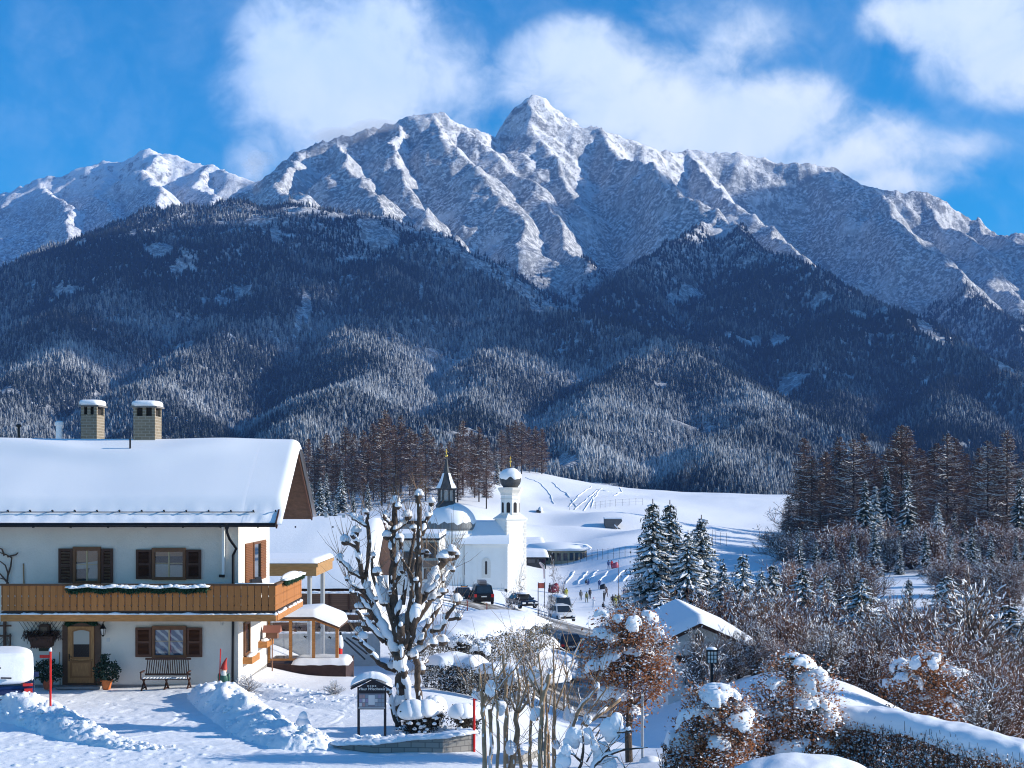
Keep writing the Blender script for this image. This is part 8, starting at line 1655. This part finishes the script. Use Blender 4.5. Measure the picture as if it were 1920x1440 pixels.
# ------------------------------------------------------------------ hut and lanterns at right
def hut():
    Y = 62.; s = F / Y; x0, x1 = X(1240, Y), X(1412, Y); zb = -3.4; pk = X(1310, Y); zr = Zh(1170, Y) ; ze0 = Zh(1199, Y); ze1 = Zh(1208, Y); o = thing('garage_hut', 'white rendered hut with dark band and snow roof behind the beech', 'hut', (pk, Y, -2.6))
    m = MB(); m.prism([(x0 + .3, zb), (x1 - .5, zb), (x1 - .5, ze1), (pk, zr - .12), (x0 + .3, ze0)][::-1], 'y', Y, Y + 8); m.build('wall', mat('hut_render', (.74, .73, .70), .9, var=.06), o)
    m = MB(); m.bar((pk, Y + 3.8, zr), (x0 - .15, Y + 3.8, ze0 - .18), 8.8, .13); m.bar((pk, Y + 3.8, zr), (x1 + .1, Y + 3.8, ze1 - .22), 8.8, .13); rf = m.build('roof', BROWN, o)
    m = MB(); u = np.linspace(x0 - .2, x1 + .15, 40); v = np.linspace(Y - .65, Y + 8.3, 24); UU, VV = np.meshgrid(u, v, indexing='ij'); base = np.where(UU < pk, zr + (UU - pk) * (zr - ze0 + .18) / (pk - x0 + .15), zr - (UU - pk) * (zr - ze1 + .22) / (x1 + .1 - pk)) + .1; e = np.clip(np.minimum(UU - u[0], u[-1] - UU) / .4, 0, 1); f = np.clip((VV - v[0]) / .3, 0, 1)
    m.add(np.stack([UU, VV, base + .38 * np.sqrt(1 - (1 - e) ** 2) * np.sqrt(1 - (1 - f) ** 2)], -1), grid_quads(40, 24)[:, ::-1]); m.build('snow_cover', SNOWB, rf, True)
    m = MB(); m.box(X(1268, Y), X(1366, Y), Y - .05, Y - .003, Zh(1243, Y), Zh(1229, Y)); m.build('dark_band', BROWN, o)
    m = MB(); m.box(X(1304, Y), X(1317, Y), Y - .06, Y - .003, Zh(1204, Y), Zh(1188, Y)); wf = m.build('gable_window', BROWN, o); m = MB(); m.box(X(1306, Y), X(1315, Y), Y - .07, Y - .061, Zh(1202, Y), Zh(1190, Y)); m.build('pane', GLASS, wf)
hut()
def garden_lamp(px, pyt, pyb, Y, w, label, gy=None):
    x = X(px, Y); zt, zb = Zh(pyt, Y), Zh(pyb, Y); o = thing('garden_lamp', label, 'lamp', (x, Y, gz(x, Y))); m = MB(); m.box(x - .05, x + .05, Y - .05, Y + .05, gz(x, Y) - .2, zb); m.build('post', IRON, o)
    m = MB(); m.box(x - w, x + w, Y - w, Y + w, zb, zt); m.build('lamp_shade', mat('lamp_pane', (.72, .71, .66), .4), o); m = MB()
    for sx in (-1, -.33, .33, 1):
        m.box(x + sx * w - .015, x + sx * w + .015, Y - w - .02, Y - w - .003, zb, zt); m.box(x + w + .003, x + w + .02, Y + sx * w - .015, Y + sx * w + .015, zb, zt); m.box(x - w - .02, x - w - .003, Y + sx * w - .015, Y + sx * w + .015, zb, zt)
    for k in range(4): z = zb + (zt - zb) * k / 3.; m.box(x - w, x + w, Y - w - .024, Y - w - .021, z - .014, z + .014)
    m.box(x - w - .05, x + w + .05, Y - w - .05, Y + w + .05, zt + .001, zt + .05); m.build('frame', IRON, o); m = MB(); m.blob((x, Y, zt + .05), (w * 1.1, w * 1.1, w * .55), 3, 3, .06); m.build('snow_cap', SNOWB, o, True)
garden_lamp(1334, 1220, 1242, 53, .18, 'square post lantern with grid panes in front of the hut'); garden_lamp(1484, 1234, 1246, 40, .26, 'wide low post lantern with snow cap among the beech bushes')
_x, _Y = X(1204.5, 36.5), 36.5; _o = thing('lamp_pole', 'grey steel pole with a knob of snow at its foot by the beech trunk', 'pole', (_x, _Y, gz(_x, _Y))); _m = MB(); _m.tube([(_x, _Y, gz(_x, _Y) - .2), (_x, _Y, Zh(1300, _Y))], .035, 10); _m.build('pole', GREYM, _o, 'auto'); _m = MB(); _m.blob((_x + .2, _Y - .1, gz(_x, _Y)), (.3, .25, .18), 4, 3, .1); _m.build('foot_snow', SNOWB, _o, True)
# ------------------------------------------------------------------ packed snow of the drive with wheel marks
def drive():
    xs = np.arange(X(-150, 43), X(640, 39), .055); ys = np.arange(35.2, 49.5, .06); XX, YY = np.meshgrid(xs, ys, indexing='ij')
    z = ground(XX, YY) + .018 + .012 * fbm(XX * 1.3, YY * 1.3, 4, 101) + .006 * fbm(XX * 7, YY * 7, 3, 103)
    rs = np.random.RandomState(17)
    for k in range(16):      # arcs left by turning cars
        cx, cy = rs.uniform(-16, -9), rs.uniform(38, 47); r = rs.uniform(2.5, 9); a0 = rs.uniform(0, 6.28); w = rs.uniform(.8, 2.2)
        d = np.hypot(XX - cx, YY - cy) - r; an = np.angle(np.exp(1j * (np.arctan2(YY - cy, XX - cx) - a0))); f = sstep(w * .5, w * .3, np.abs(an)); z -= .022 * np.exp(-(d / .07) ** 2) * f; z += .012 * np.exp(-((np.abs(d) - .14) / .05) ** 2) * f
    for y0, sl in ((38.1, .02), (38.5, .015), (37.2, .03), (36.4, .02), (36.0, .03)):
        d = YY - (y0 + sl * (XX + 12) + .15 * np.sin(XX * .3)); z -= .02 * np.exp(-(d / .08) ** 2); z += .012 * np.exp(-((np.abs(d) - .16) / .05) ** 2)
    for k in range(150):     # trodden spots and crumbs
        cx, cy = rs.uniform(xs[0], xs[-1]), rs.uniform(36, 49); z -= .03 * np.exp(-(((XX - cx) / .12) ** 2 + ((YY - cy) / .2) ** 2))
    for k in range(260):
        cx, cy = rs.uniform(xs[0], xs[-1]), rs.uniform(35.5, 38.5) if k % 2 else rs.uniform(36, 49); z += rs.uniform(.02, .06) * np.exp(-(((XX - cx) / .06) ** 2 + ((YY - cy) / .06) ** 2))
    e = np.clip(np.minimum(np.minimum(XX - xs[0], xs[-1] - XX), np.minimum(YY - ys[0], ys[-1] - YY)) / .5, 0, 1); z = z - .05 * (1 - e)
    o = link('drive_snow', mesh_from('drive_snow', np.stack([XX, YY, z], -1), grid_quads(*XX.shape)[:, ::-1], mats=[snow_mat('packed_snow', .45, 4.0, .05, dirt=.25)], smooth=True)); tag(o, kind='structure')
drive()
# ------------------------------------------------------------------ the air, and unseen clouds added to shade the slopes
def build_haze():
    x0, x1, y0, y1, z0, z1 = -6500, 6500, -400, 7000, -60, 1290
    V = [(x, y, z) for z in (z0, z1) for y in (y0, y1) for x in (x0, x1)]
    Q = [(0, 2, 3, 1), (4, 5, 7, 6), (0, 1, 5, 4), (2, 6, 7, 3), (0, 4, 6, 2), (1, 3, 7, 5)]
    m = bpy.data.materials.new('air'); m.use_nodes = True; t = NT(m.node_tree); t.n.clear()
    o = t.node('ShaderNodeOutputMaterial'); v = t.node('ShaderNodeVolumePrincipled')
    v.inputs['Color'].default_value = (0.19, 0.41, 1.0, 1); v.inputs['Density'].default_value = 0.000078; v.inputs['Anisotropy'].default_value = 0.0
    t.l.new(v.outputs[0], o.inputs['Volume'])
    tag(link('haze', mesh_from('haze', V, Q, mats=[m])), kind='stuff')
build_haze()
def ray_mountain(px, py):
    Y = np.linspace(800, 5200, 1200); d = Zh(py, Y) - msample(X(px, Y), Y); k = int(np.argmax(d < 0)); return np.array([X(px, Y[k]), Y[k], Zh(py, Y[k])])
def build_shade_clouds():  # out-of-frame blockers, one put in for each patch of slope shade
    m = bpy.data.materials.new('shade_cloud_vapour'); m.use_nodes = True; t = NT(m.node_tree); t.n.clear(); o = t.node('ShaderNodeOutputMaterial'); v = t.node('ShaderNodeVolumePrincipled'); v.inputs['Color'].default_value = (.98, .98, .98, 1); v.inputs['Density'].default_value = .02; t.l.new(v.outputs[0], o.inputs['Volume'])
    sd = np.array(sdir[:]); 
    # shaded slopes: photo px,py of the shadow centre, half width (m across), half depth (m along view)
    T = [(120, 540, 300, 380), (330, 500, 330, 300), (480, 480, 260, 260), (430, 600, 200, 180), (640, 470, 200, 200), (800, 500, 180, 220), (900, 560, 150, 150), (1250, 560, 330, 330), (1420, 610, 300, 260), (1500, 700, 230, 190), (1180, 640, 150, 130), (880, 640, 120, 110), (60, 640, 140, 120), (1640, 700, 180, 170), (1480, 400, 170, 200), (1690, 460, 190, 220), (1820, 500, 160, 200), (1190, 400, 130, 160)]
    for k, (px, py, w, dpt) in enumerate(T):
        p = ray_mountain(px, py); s = (1560 - p[2]) / sd[2]; c = p + sd * s; mb = MB(); rs = np.random.RandomState(k)
        mb.blob(c, (w * .95, dpt * .95, 95), k, 4, .22, 2.2, .8)
        tag(mb.build('shade_cloud', m, None, True), kind='stuff')
build_shade_clouds()

def build_plumes():
    """blown snow rising from the snow guns on the ridge, and cloud wisps on the round summit"""
    m = bpy.data.materials.new('snow_and_vapour'); m.use_nodes = True; t = NT(m.node_tree); t.n.clear(); o = t.node('ShaderNodeOutputMaterial'); v = t.node('ShaderNodeVolumePrincipled'); v.inputs['Color'].default_value = (.97, .98, 1, 1); t.l.new(v.outputs[0], o.inputs['Volume'])
    v.inputs['Density'].default_value = .006
    for nm, L, Y in (('snow_plume', [(478, 352, 9, 16), (482, 330, 12, 16), (474, 312, 18, 14), (486, 296, 24, 14), (540, 376, 8, 9)], 2790.), ('cloud_wisp', [(700, 240, 46, 14), (640, 256, 54, 12)], 3700.), ('chimney_smoke', [(1282, 905, 6, 9), (1288, 890, 9, 10), (1294, 874, 11, 10)], 900.)):  # the summit pair are cloud wisps veiling the peak
        for k, (px, py, rx, rz) in enumerate(L):
            s = Y / F; mb = MB(); mb.blob(P(px, py, Y), (rx * s, rx * s * .7, rz * s), 40 + k, 4, .34, 2.6, 1.0); tag(mb.build(nm, m, None, True), kind='stuff')
build_plumes()
